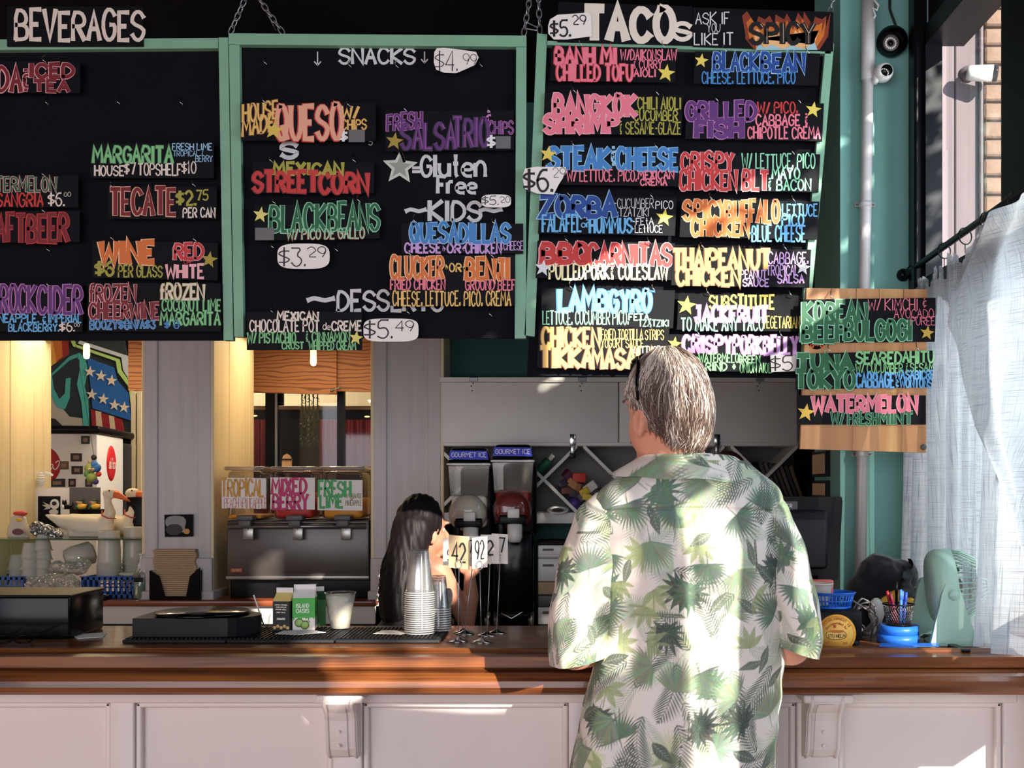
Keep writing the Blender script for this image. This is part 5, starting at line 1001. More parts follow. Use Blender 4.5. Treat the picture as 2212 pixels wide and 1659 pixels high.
for i, (py, r) in enumerate(((1050, 5), (1046, 7), (1042, 8), (1038, 8.5), (1033, 8), (1028, 6), (1023, 4))): b.ball(P(89, py, y_), (r * y_ / F, r * y_ / F, 3 * y_ / F), 'white_plastic', 14, 8)
b.build('bee_body', o)['kind'] = 'stuff'
for sx in (-1, 1):
    b = MB(); b.ball(P(89 + sx * 15, 1024, y_), (12 * y_ / F, .002, 4.5 * y_ / F), 'white_plastic', 14, 8, q=Quaternion((0, 1, 0), sx * .25)); b.build('bee_wing', o)
b = MB()
for sx in (-1, 1):
    for dy in (28, 34, 40): b.tube([P(89, 1030, y_), P(89 + sx * 12, dy + 1000, y_), P(89 + sx * 15, dy + 1008, y_)], .0012, 'white_plastic', 5)
    b.tube([P(89, 1022, y_), P(89 + sx * 9, 1014, y_)], .001, 'white_plastic', 5)
b.build('bee_legs', o)['kind'] = 'stuff'
o = thing('rooster_jar', 'clear rooster-shaped jar with red cap and yellow beak at the left of the shelf', 'jar', (X(40, 5.15), 5.15, zs)); k = 5.15 / F
b = MB(); b.lathe([(0, 0), (21 * k, 0), (23 * k, 8 * k), (21 * k, 24 * k), (16 * k, 34 * k), (15 * k, 44 * k), (0, 52 * k)], (X(40, 5.15), 5.15, zs), 'frosted', 24); b.build('jar_body', o)
b = MB(); b.ball(P(44, 1109, 5.15), (15 * k, 13 * k, 6 * k), K((206, 70, 62)), 18, 8); b.build('red_cap', o)
b = MB(); b.ball(P(41, 1123, 5.15 - .032), (8 * k, .008, 4 * k), 'yellow', 14, 8); b.build('beak', o)
b = MB(); b.px(rnd(26, 1142, 50, 1156, p=2), 5.095, 5.10, K((110, 60, 70))); b.build('printed_mark', o)
def crumple(name, label, cat, parts, y, m, amp=.01, vox=.005, zmin=None, fr=40, lim=None):
    mb = MB()
    for px, py, rx, ry, rz in parts: mb.ball(P(px, py, y), (rx * y / F, ry * y / F, rz * y / F), 'paper', 18, 12)
    me = fuse(mb, vox, m, 2, name)
    for v in me.vertices:
        c = v.co; v.co += v.normal * (amp * (mnoise.noise(c * fr) + .7 * (.4 - abs(mnoise.noise(c * fr * 2.1)))))
        if zmin is not None: v.co.z = max(v.co.z, zmin)
    if amp > .006: 
        for p in me.polygons: p.use_smooth = False
    q = place_mesh(me, name); return tag(q, label, cat)
crumple('foil_bag', 'crumpled silver foil bag between the rooster jar and the goose', 'bag', [(80, 1142, 15, 12, 15), (100, 1146, 18, 12, 12), (120, 1154, 14, 10, 7)], 5.12, 'foil', .012, .004, zs + .001, 60)
# riser, ducks, cat
riser = tag(MB().pbox(150, 1100, 216, 1160, 5.38, 5.46, 'black_gloss', .002).build('display_riser'), 'dark riser block behind the goose carrying the little figures', 'riser')
tag(MB().pbox(150, 1053, 216, 1100, 5.455, 5.462, 'grey_plastic').build('dark_card'), 'dark grey card standing behind the small ducks', 'card')
def duck(px, label):
    k = 5.42 / F; o = thing('duck_figure', label, 'duck figure', (X(px, 5.42), 5.42, Z(1100, 5.42)), 'tiny ducks behind the goose')
    b = MB(); b.ball((0, 0, 6 * k), (11 * k, 6 * k, 6 * k), 'yellow', 14, 10); b.ball((8 * k, 0, 9 * k), (4 * k, 2 * k, 2 * k), 'yellow', 8, 6); b.build('duck_body', o, True)
    b = MB(); b.ball((-4 * k, 0, 15 * k), (6 * k, 5 * k, 5 * k), K((200, 170, 120)), 12, 8); b.build('duck_head', o, True)
    b = MB(); b.ball((-3 * k, 0, 19 * k), (5.5 * k, 5 * k, 3.5 * k), K((40, 70, 66)), 12, 8); b.build('duck_cap', o, True)
    b = MB(); b.tube([(-9 * k, 0, 15 * k), (-13 * k, 0, 16 * k)], [2.4 * k, 1 * k], K((214, 90, 70)), 8); b.build('beak', o, True)
    b = MB(); b.ball((-8 * k, 0, 5 * k), (5 * k, 5.5 * k, 5 * k), K((50, 110, 60)), 10, 8); b.build('duck_scarf', o, True)
duck(176, 'small yellow duck figure with dark cap, left one of two behind the goose'); duck(206, 'small yellow duck figure right behind the goose neck')
k = 5.42 / F; o = thing('cat_figure', 'small black and white cat figure left of the tiny ducks', 'cat figure', (X(143, 5.42), 5.42, Z(1100, 5.42))); mb = MB()
limb(mb, [(X(138, 5.42), 5.42, Z(1094, 5.42)), (X(150, 5.42), 5.42, Z(1095, 5.42))], [5.5 * k, 5 * k], 10); mb.ball(P(139, 1086, 5.42), 5 * k, 'paper', 12, 8)
for dx in (-3, 3): mb.tube([P(139 + dx, 1083, 5.42), P(139 + dx * 1.3, 1078, 5.42)], [2 * k, .4 * k], 'paper', 6)
limb(mb, [P(152, 1094, 5.42), P(158, 1090, 5.42), P(157, 1085, 5.42)], [2 * k, 1.5 * k, 1.2 * k], 8); mb.rbox(tuple(P(133, 1100, 5.414)), tuple(P(156, 1096, 5.414) + Vector((0, .012, 0))), 'paper', .001); place_mesh(fuse(mb, .0022, 'black_gloss', 2, 'cat'), 'cat_body', o)
b = MB(); b.ball(P(136, 1095, 5.42 - .010), (3.4 * k, .004, 5 * k), 'white_plastic', 10, 8); b.build('white_chest', o)
o = tag(MB().pbox(273, 1074, 318, 1160, 5.30, 5.55, 'black_plastic', .003).build('dark_box'), 'tall dark box at the right end of the glass shelf', 'box')
mb = MB(); k = 5.4 / F; limb(mb, [P(285, 1068, 5.4), P(300, 1069, 5.4), P(312, 1070, 5.4)], [.011, .012, .010], 12); mb.ball(P(286, 1061, 5.4), .008, 'paper', 12, 8); mb.ball(P(296, 1061, 5.4), .008, 'paper', 12, 8)
o = thing('frog_figure', 'pale pink frog figure lying on the tall dark box', 'frog figure', P(298, 1074, 5.4)); place_mesh(fuse(mb, .003, K((224, 186, 170)), 3, 'frog'), 'frog_body', o)
b = MB(); b.ball(P(294, 1061, 5.39), .005, 'black_gloss', 10, 8); b.build('frog_eye', o)
b = MB(); b.lathe([(0, 0), (.03, 0), (.032, .05), (.018, .072), (0, .075)], (X(258, 5.42), 5.42, zs), 'yellow', 18); b.build  # little robot-like jar behind geese
o = tag(b.build('yellow_jar'), 'small yellow jar showing between the goose and its reflected copy', 'jar')
# plush bundle
o = thing('plush_bundle', 'bundle of small multicoloured plush toys hanging in front of the cooler', 'toy', P(200, 1045, 5.9)); y_ = 5.9; k = y_ / F
for i, (px, py, r, col) in enumerate(((195, 1012, 12, (150, 158, 90)), (208, 1010, 10, (50, 110, 180)), (198, 1032, 11, (130, 150, 80)), (213, 1024, 6, (200, 60, 44)), (206, 1040, 7, (70, 60, 140)), (204, 1002, 7, (60, 120, 190)), (196, 996, 6, (190, 170, 140)), (203, 988, 6, (40, 40, 44)), (188, 1024, 7, (90, 130, 80)))):
    b = MB(); b.ball(P(px, py, y_ - .01 * (i % 3)), r * k, K(col), 16, 12); b.build('plush_ball', o)
for px in (193, 201): b = MB(); b.ball(P(px, 1014, y_ - .035), 3 * k, K((226, 200, 150)), 10, 8); b.ball(P(px, 1014, y_ - .043), 1.4 * k, K((180, 90, 40)), 8, 6); b.build('plush_eye', o)
b = MB(); b.tube([P(203, 985, y_), (X(203, y_), y_ - .25, 2.26)], .001, 'black_metal', 4); b.build('hanging_cord', o)
# ================= reflection of a drinks cooler, built solid, and mural behind the left opening
co = thing('reflected_cooler', 'reflection of a white drinks cooler built solid, black top, red discs bearing reversed script', 'cooler', (X(210, 7.0), 7.0, 0), rot=(0, 0, math.radians(8)))
hz = Z(937, 7.0)
MB().rbox((-.85, 0, .02), (0, .66, hz), 'white_plastic', .006).build('cooler_cabinet', co, True)
MB().rbox((-.86, -.02, hz), (.02, 1.06, hz + .05), 'black_plastic', .02, 3).build('cooler_top', co, True)
MB().rbox((-.85, .662, .02), (-.0, 1.05, hz - .03), 'rubber', .02, 3).build('cooler_rear', co, True)
def lcl(mb, f): mb.v = [tuple(f(*v)) for v in mb.v]; return mb
b = MB(); b.lathe([(0, .012), (.09, .010), (.125, .003), (.127, 0)], (-.345, 0, 1.60), K((176, 28, 34)), 40, (0, -1, 0)); dd = b.build('red_disc', co, True)
def tlocal(txt, cx, cz, w_, h, fn):
    b = MB(); text(b, txt, 0, 0, 1000 * w_, 1000 * h, (236, 232, 228), None, .16, y=1.0, jit=.03, flare=1.5, lean=-.35, mirror=True)
    b.v = [fn(((x * F + VX) * .001 - w_ / 2), h / 2 - ((CH - z) * F + HY) * .001, (y - 1)) for x, y, z in b.v]; return b
tlocal('Coca', 0, 0, .12, .06, lambda u, v, d: (-.285 + u, -.014 + d, 1.60 + v)).build('reversed_lettering', dd, True)['kind'] = 'stuff'
b = MB(); b.lathe([(0, .012), (.09, .010), (.115, .003), (.117, 0)], (0, .34, Z(1001, 7.34)), K((206, 40, 44)), 40, (1, 0, 0)); d2 = b.build('red_disc', co, True)
tlocal('Coca-Cola', 0, 0, .20, .075, lambda u, v, d: (.0145 - d, .34 + u, Z(1001, 7.34) + v)).build('reversed_lettering', d2, True)['kind'] = 'stuff'
for i, (x, z, w_, col) in enumerate(((-.125, 1.65, .034, (60, 44, 50)), (-.12, 1.57, .034, (50, 34, 36)), (-.20, 1.60, .03, (110, 90, 60)), (-.15, 1.49, .022, (50, 34, 30)), (-.24, 1.49, .05, (44, 40, 40)), (-.05, 1.49, .022, (60, 60, 60)), (-.07, 1.76, .026, (40, 60, 44)))):
    b = MB(); b.box((x - w_, -.004, z - .026), (x + w_, -.0005, z + .026), K(col)); b.box((x - w_ * .5, -.005, z - .012), (x + w_ * .5, -.0042, z + .012), K((150, 120, 100))); b.build('cooler_sticker', co, True)
mu = thing('wall_mural', 'painted mural with blue starred panel, teal lettering and red stripes above the cooler', 'mural', P(190, 940, 8.2)); ym = 8.3
MB().px([(60, 700), (262, 700), (300, 940), (60, 940)], ym, ym + .03, K((40, 46, 44))).build('mural_board', mu)
ml = [([(60, 700), (150, 700), (148, 770), (120, 790), (60, 800)], (150, 40, 34)), ([(60, 700), (132, 720), (135, 770), (112, 790), (60, 800)], (196, 108, 40)), ([(60, 720), (114, 738), (122, 785), (95, 800), (60, 800)], (222, 160, 60)), ([(60, 735), (97, 745), (112, 790), (97, 800), (60, 800)], (226, 214, 150)),
 ([(60, 790), (96, 800), (150, 765), (180, 762), (190, 800), (200, 935), (60, 935)], (34, 44, 46)), ([(60, 880), (96, 835), (150, 900), (190, 905), (190, 935), (60, 935)], (176, 168, 150)), ([(96, 900), (120, 905), (150, 935), (60, 935), (60, 880)], (38, 36, 36)),
 ([(97, 805), (108, 810), (150, 770), (172, 762), (188, 780), (176, 782), (166, 772), (150, 778), (112, 812), (116, 840), (128, 862), (140, 850), (142, 818), (152, 816), (150, 860), (140, 884), (124, 880), (108, 850)], (70, 160, 150)),
 ([(172, 775), (186, 782), (190, 800), (182, 835), (190, 860), (192, 920), (180, 920), (176, 870), (166, 830), (172, 800)], (74, 166, 156)),
 ([(188, 772), (246, 794), (252, 822), (278, 850), (282, 908), (200, 882), (196, 840)], (38, 96, 160)), ([(196, 884), (262, 906), (268, 935), (200, 935)], (150, 30, 36)), ([(206, 887), (218, 890), (222, 928), (208, 920)], (212, 186, 150)), ([(235, 897), (246, 900), (250, 935), (238, 930)], (212, 186, 150)),
 ([(152, 735), (160, 735), (164, 744), (258, 776), (262, 800), (286, 832), (294, 930), (288, 930), (278, 836), (254, 804), (250, 780), (158, 748)], (176, 206, 110)), ([(172, 735), (280, 770), (284, 828), (266, 800), (262, 772), (168, 742)], (196, 198, 196))]
b = MB()
for i, (pts, col) in enumerate(ml): b.px(pts, ym - .004 - i * .0012, ym - .001, K(col))
b.build('mural_paint', mu)['kind'] = 'stuff'
for i, (x, y) in enumerate(((194, 803), (218, 812), (241, 822), (198, 852), (223, 862), (247, 875), (268, 880))):
    b = MB(); b.px(starpts(x, y, 13, .1, .38), ym - .024, ym - .022, K((224, 206, 176))); b.build('painted_star', mu)
for px in (283, 296): struct(MB().pbox(px, 845, px + 9, 1180, 7.9, 7.95, 'cream_paint').build('trim_5'))
# pendant lamps, back room lamps and added fill
def pend(px, y0, y1, y, label):
    o = thing('pendant_lamp', label, 'lamp', P(px, y1, y)); k = y / F; b = MB(); hh = (y1 - y0) * k
    b.lathe([(0, 0), (5 * k, 2 * k), (7 * k, 8 * k), (6.4 * k, hh - 4 * k), (3 * k, hh), (0, hh)], P(px, y1, y), 'bulb', 16); b.build('bulb', o)
    b = MB(); b.tube([P(px, y0, y), (X(px, y), y, 2.26)], .002, 'black_metal', 5); b.build('lamp_cord', o)
    light('pendant_light', 'POINT', tuple(P(px, y1 + 8, y - .03)), 3.2, (1, .72, .40), .03)
pend(187, 742, 776, 5.35, 'small glowing pendant bulb in the left opening in front of the mural'); pend(677, 754, 791, 5.35, 'small glowing pendant bulb in front of the plywood in the middle opening')
light('back_room_fill', 'AREA', (-1.75, 7.3, 2.9), 34, (1, .86, .68), .7, (-1, 0, -.9)); light('back_room_fill', 'AREA', (-1.9, 8.0, 3.1), 16, (1, .85, .68), .8, (0, .3, -1)); light('opening_glow', 'AREA', (-2.3, 5.45, 2.2), 4.5, (1, .80, .52), .7, (0, 0, -1), .3)  # unseen area lamps added to reveal the back room
light('opening_glow', 'AREA', (-1.2, 5.45, 2.2), 3.5, (1, .80, .52), .6, (0, 0, -1), .3)
for px, py in ((550, 898), (793, 900)):
    b = MB(); b.ball(P(px, py, 8.60), (.022, .012, .006), 'bulb', 14, 8); o = b.build('ceiling_light'); tag(o, 'small recessed lamp glowing in the dark room, %s of the window' % ('left' if px < 600 else 'right'), 'lamp')
# hanging greenery and curtains seen through the glass
o = thing('hanging_plant', 'hanging strands of green leaves behind the glass of the middle opening', 'plant', P(670, 965, 6.7)); rr = random.Random(5)
for i, px in enumerate((652, 660, 668, 677, 686)):
    b = MB(); y0 = 6.7 + .02 * (i % 3); b.tube([(P(px, 700, y0).x, y0, 3.3), P(px, 962, y0)], .004, 'leaf', 5)
    for j in range(56):
        py = 800 + j * 2.95; a = rr.uniform(0, 6.28); c = P(px, py, y0); d = Vector((math.cos(a), math.sin(a), -.8)).normalized(); n = d.cross(Vector((0, 0, 1))).normalized(); L_ = .024
        b.add([c, c + d * L_ * .5 + n * .005, c + d * L_, c + d * L_ * .5 - n * .005], [(0, 1, 2, 3)], 'leaf')
    b.build('leaf_strand', o)['kind'] = 'stuff'
for a, c, lb in ((690, 830, 'right'), (470, 592, 'left')):
    b = MB(); b.grid(lambda u, v: (X(a + (c - a) * u, 9.3), 9.3 + .03 * math.sin(u * 46), 2.1 - 2.1 * v), 80, 3, 'red_curtain'); tag(b.build('red_curtain'), 'dark red curtain in the dim room behind the middle opening, %s side' % lb, 'curtain')
b = MB(); b.px([(609, 1060), (609, 992), (612, 984), (619, 980), (626, 984), (630, 992), (630, 1060)], 8.4, 8.42, 'pine'); o = thing('wooden_panel_board', 'small round-topped wooden board in the dim room beyond the glass', 'board', P(619, 1060, 8.4)); o.name = 'serving_board'; WL['serving_board'] = WL.get('wooden_panel_board'); b.build('board_face', o)
b = MB(); b.px([(609, 991), (630, 991), (630, 993), (609, 993)], 8.39, 8.40, 'black_metal'); b.build('dark_band', o)
tag(MB().box((X(590, 8.3), 8.3, 0), (X(650, 8.3), 8.5, Z(1060, 8.3)), 'black_paint').build('dark_stand'), 'dark stand carrying the round-topped wooden board in the dim room', 'stand')
# ================= ledge things (left)
yl = 5.08; zl = .963
def basket(px0, px1, y, label):
    o = thing('storage_basket', label, 'basket', ((X(px0, y) + X(px1, y)) / 2, y + .09, zl), 'blue slotted baskets on the ledge'); w_ = (X(px1, y) - X(px0, y)) / 2; d = .09; h = .095
    for sy in (-1, 1):
        b = MB(); n = int(w_ * 2 / .024); b.box((-w_, sy * d - .0015, h - .012), (w_, sy * d + .0015, h), 'blue_plastic'); b.box((-w_, sy * d - .0015, 0), (w_, sy * d + .0015, .014), 'blue_plastic'); b.box((-w_, sy * d - .0015, .046), (w_, sy * d + .0015, .052), 'blue_plastic')
        for i in range(n + 1): x = -w_ + (2 * w_ - .010) * i / n; b.box((x, sy * d - .0015, 0), (x + .010, sy * d + .0015, h), 'blue_plastic')
        b.build('slotted_side', o, True)['kind'] = 'stuff'
    for sx in (-1, 1): MB().box((sx * w_ - .0015, -d, 0), (sx * w_ + .0015, d, h), 'blue_plastic').build('basket_end', o, True)
    MB().box((-w_, -d, 0), (w_, d, .003), 'blue_plastic').build('basket_floor', o, True)
    MB().rbox((-w_ - .006, -d - .006, h - .001), (w_ + .006, -d + .002, h + .004), 'blue_plastic', .001, 1).build('basket_rim', o, True)
basket(-60, 50, 5.03, 'blue slotted basket at the far left of the ledge, full of bags'); basket(176, 290, 5.03, 'blue slotted basket in the middle of the ledge under the tall cup stacks')
cup_down(9, 236, 5.14, zl + .07, Z(1147, 5.14), .055, .046, .16, 'the tall frosted cup stack in the blue basket', 'frosted cups, front stack', 'frosted')
cup_down(8, 289, 5.23, zl + .06, Z(1138, 5.23), .052, .044, .16, 'the tall frosted cup stack nearest the column', 'frosted cups, rear stack', 'frosted')
cup_down(6, 92, 5.12, zl, Z(1154, 5.12), .043, .024, .075, 'the tallest pile of small frosted portion cups', 'portion cups, tall pile', 'frosted')
cup_down(5, 64, 5.09, zl, Z(1172, 5.09), .040, .024, .075, 'the middle pile of small frosted portion cups', 'portion cups, middle pile', 'frosted')
cup_down(4, 38, 5.17, zl, Z(1198, 5.17), .042, .028, .07, 'the low pile of frosted portion cups at the far left', 'portion cups, low pile', 'frosted')
b = MB(); a, c = P(140, 1212, 5.2), P(205, 1190, 5.26); b.tube([a, a + (c - a) * .06, a + (c - a) * .3, a + (c - a) * .9, c], [.03, .048, .056, .054, .03], 'frosted', 24)
tag(b.build('bagged_cups'), 'bagged roll of white cups lying under the glass shelf', 'bag')
crumple('plastic_bag', 'knotted white plastic bag sitting on the bagged roll of cups', 'bag', [(128, 1225, 20, 18, 12), (160, 1228, 28, 20, 14), (180, 1218, 14, 12, 12)], 5.1, 'bag_plastic', .018, .005, None, 30)
crumple('plastic_bag', 'clear crinkled plastic bag of white lids lying at the front of the ledge', 'bag', [(80, 1268, 30, 18, 18), (115, 1262, 34, 18, 22), (150, 1268, 22, 16, 18), (140, 1250, 18, 12, 10)], 5.0, 'bag_plastic', .02, .005, zl + .001, 30)
tag(crumple('lid_pile', 'pile', 'lids', [(95, 1272, 26, 12, 12), (120, 1270, 20, 12, 13)], 5.0, 'paper', .008, .005, zl + .001, 50), 'pile of white lids inside the clear crinkled bag', 'lids')
o = thing('pump_bottle', 'clear pump bottle of green hand gel beside the napkin holder', 'bottle', (X(305, 5.0), 5.0, zl)); k = 5.0 / F; c = Vector((X(305, 5.0), 5.0, zl))
b = MB(); b.lathe([(0, .001), (.032, .001), (.034, .008), (.034, .11), (.026, .125), (.012, .13), (.012, .135)], c, 'clear_plastic', 24); b.build('bottle_body', o)
b = MB(); b.lathe([(0, .004), (.031, .004), (.0325, .01), (.0325, .082), (0, .082)], c, K((70, 140, 96)), 24); b.build('green_gel', o)
b = MB(); b.lathe([(0, .135), (.014, .135), (.014, .155), (.008, .16), (.005, .19), (.009, .195), (.009, .202), (0, .204)], c, 'white_plastic', 18); b.tube([c + Vector((0, 0, .198)), c + Vector((.0, -.02, .198))], .004, 'white_plastic', 8); b.build('pump_head', o)
b = MB(); b.box((c.x - .020, 4.965, zl + .078), (c.x + .020, 4.967, zl + .098), 'black_plastic'); text(b, 'Purell', 296, 1228, 314, 1236, (230, 230, 230), None, .2, y=4.9645, jit=0); b.build('bottle_print', o)['kind'] = 'stuff'
o = thing('napkin_holder', 'black acrylic napkin holder filled with brown paper napkins', 'napkin holder', (X(378, 5.0), 5.0, zl)); a, c = X(323, 4.96), X(434, 4.96)
MB().rbox((a, 4.955, zl), (c, 5.13, zl + .012), 'black_gloss', .003).build('holder_base', o); MB().rbox((a, 4.955, zl), (a + .005, 5.13, zl + .13), 'black_gloss', .002).build('holder_side', o); MB().rbox((c - .005, 4.955, zl), (c, 5.13, zl + .13), 'black_gloss', .002).build('holder_side', o)
MB().px([(324, 1232), (344, 1245), (356, 1288), (402, 1288), (410, 1245), (432, 1225), (434, 1293), (324, 1293)], 4.95, 4.955, 'black_gloss').build('holder_front', o); MB().rbox((a, 5.125, zl), (c, 5.13, zl + .15), 'black_gloss', .002).build('holder_back', o)
for i in range(24):
    z = zl + .014 + i * .0088; t = .0 if i < 12 else (.004 * math.sin(i)); w_ = .008 if i < 13 else .012
    MB().rbox((a + w_ + t + R.uniform(0, .003), 4.962, z), (c - w_ * 2.0 + t, 5.115, z + .0075), 'kraft', .002, 1).build('napkin', o)
o = thing('pen_tray', 'small shallow black dish at the front of the ledge', 'tray', (X(195, 4.96), 4.96, zl)); b = MB(); b.rbox((X(157, 4.95), 4.935, zl), (X(232, 4.95), 4.99, zl + .018), 'black_gloss', .008, 3); b.build('dish_body', o); b = MB(); b.tube([P(165, 1282, 4.95), P(230, 1284, 4.95)], .003, 'chrome', 8); b.build('metal_pen', o)
b = tag(MB().lathe([(0, 0), (.06, 0), (.062, .008), (.058, .012), (0, .012)], (X(272, 5.0) , 4.99 + .1, zl + .10), 'frosted', 28).build('round_lid'), 'flat white round lid resting on the middle blue basket', 'lid')
o = thing('taped_photo', 'small dark photograph of a white dog taped to the grey column', 'photo', P(385, 1160, 4.99)); MB().px([(355, 1112), (416, 1111), (416, 1159), (356, 1160)], 4.990, 4.9985, 'sign_black').build('photo_print', o)
b = MB(); b.px(rnd(357, 1114, 402, 1142, p=2.4), 4.987, 4.9895, K((140, 138, 138))); b.px(rnd(388, 1116, 400, 1150, p=2), 4.985, 4.9865, K((150, 146, 142))); b.px(rnd(396, 1142, 410, 1154, p=2), 4.984, 4.985, K((196, 150, 80))); b.px(rnd(358, 1132, 394, 1156, p=2), 4.983, 4.9845, K((52, 44, 44))); b.build('photo_image', o)['kind'] = 'stuff'
# ================= juice dispenser in the middle opening
jd = thing('juice_dispenser', 'three-bowl chilled juice dispenser with brushed steel front on the ledge', 'juice dispenser', (X(644, 5.1), 5.15, zl)); y0 = 5.0
MB().rbox((X(492, y0), y0 + .04, zl), (X(800, y0), 5.45, Z(1250, y0)), 'black_plastic', .004).build('machine_base', jd)
MB().rbox((X(490, y0), y0, Z(1246, y0)), (X(797, y0), 5.42, Z(1124, y0)), 'steel_dark', .006, 2).build('machine_body', jd)
MB().rbox((X(489, y0), y0 - .012, Z(1252, y0)), (X(798, y0), y0 + .02, Z(1243, y0)), 'steel', .003, 2).build('drip_edge', jd)
b = MB(); b.extx([(y0 - .008, Z(1143, y0)), (y0 - .022, Z(1140, y0)), (y0 - .022, Z(1134, y0)), (y0 - .004, Z(1130, y0))], X(495, y0), X(792, y0), 'steel', True); b.build('rolled_edge', jd)
MB().pbox(497, 1227, 524, 1237, y0 - .003, y0, K((150, 70, 50)), .001).build('maker_badge', jd)
b = MB(); text(b, 'CRATHCO', 500, 1229, 521, 1235, (220, 170, 120), None, .18, y=y0 - .0045, jit=0); b.build('badge_lettering', jd)['kind'] = 'stuff'
MB().rbox((X(799, y0), y0 + .03, Z(1290, y0)), (X(806, y0), 5.4, Z(1120, y0)), 'black_plastic', .003, 1).build('side_grille', jd)
cards = [((479, 1032), (575, 1099), [('TROPICAL', 479, 1034, 570, 1073, (222, 164, 60), (176, 110, 40), .22), ('PEACH &PINEAPPLE', 484, 1076, 576, 1098, (204, 90, 60), None, .09)]),
 ((584, 1031), (680, 1101), [('MIXED', 587, 1033, 663, 1069, (206, 50, 110), (120, 24, 60), .26), ('BERRY', 589, 1066, 666, 1102, (206, 50, 110), (120, 24, 60), .26)]),
 ((686, 1036), (783, 1103), [('FRESH', 688, 1037, 758, 1074, (70, 180, 100), (30, 120, 60), .24), ('LIME', 691, 1069, 741, 1098, (70, 180, 100), (30, 120, 60), .26), ('W/ ORANGE', 744, 1066, 781, 1076, (120, 110, 40), None, .12), ('or', 756, 1074, 764, 1082, (120, 110, 40), None, .12), ('PINEAPPLE', 746, 1081, 781, 1092, (120, 110, 40), None, .12)])]
lvl = (1113, 1064, 1076); jc = ('juice_orange', 'juice_red', 'juice_orange')
for i, (xa, xb) in enumerate(((488, 571), (588, 682), (693, 788))):
    a, c = X(xa + 2, y0 + .02), X(xb - 4, y0 + .02); zb, zt_ = Z(1123, y0) + .002, Z(1016, y0)
    bowl = MB().rbox((a, y0 + .02, zb), (c, y0 + .33, zt_), 'bowl_plastic', .022, 3).build('bowl', jd)
    MB().rbox((a - .012, y0 + .012, zt_), (c + .012, y0 + .345, zt_ + .018), 'clear_plastic', .008, 2).build('bowl_lid', bowl)
    MB().rbox((a + .006, y0 + .026, zb + .004), (c - .006, y0 + .322, Z(lvl[i], y0)), jc[i], .018, 3).build('juice', bowl)
    xc = (527, 634, 738)[i]; b = MB(); b.pbox(xc - 17, 1113, xc + 19, 1124, y0 - .045, y0 + .02, 'grey_plastic', .004); b.pbox(xc - 12, 1124, xc + 14, 1138, y0 - .04, y0 - .01, 'grey_plastic', .004); b.build('tap_housing', jd)
    b = MB(); b.pbox(xc - 2, 1141, xc + 20, 1166, y0 - .048, y0 - .042, 'steel', .002); b.ball(P(xc + 8, 1143, y0 - .05), .004, 'chrome', 8, 6); b.build('tap_lever', jd)
    (x0, ya), (x1, yb), tx = cards[i]; yc = y0 - .012
    sg = MB().px([(x0, ya), (x1, ya + 1), (x1, yb), (x0, yb - 1)], yc, yc + .002, 'card_white').build('flavour_card', jd); b = MB()
    for t in tx: text(b, *t[:5], t[5], t[6], t[7] * .8, y=yc - .001, ow=.7)
    b.build('card_lettering', sg)['kind'] = 'stuff'
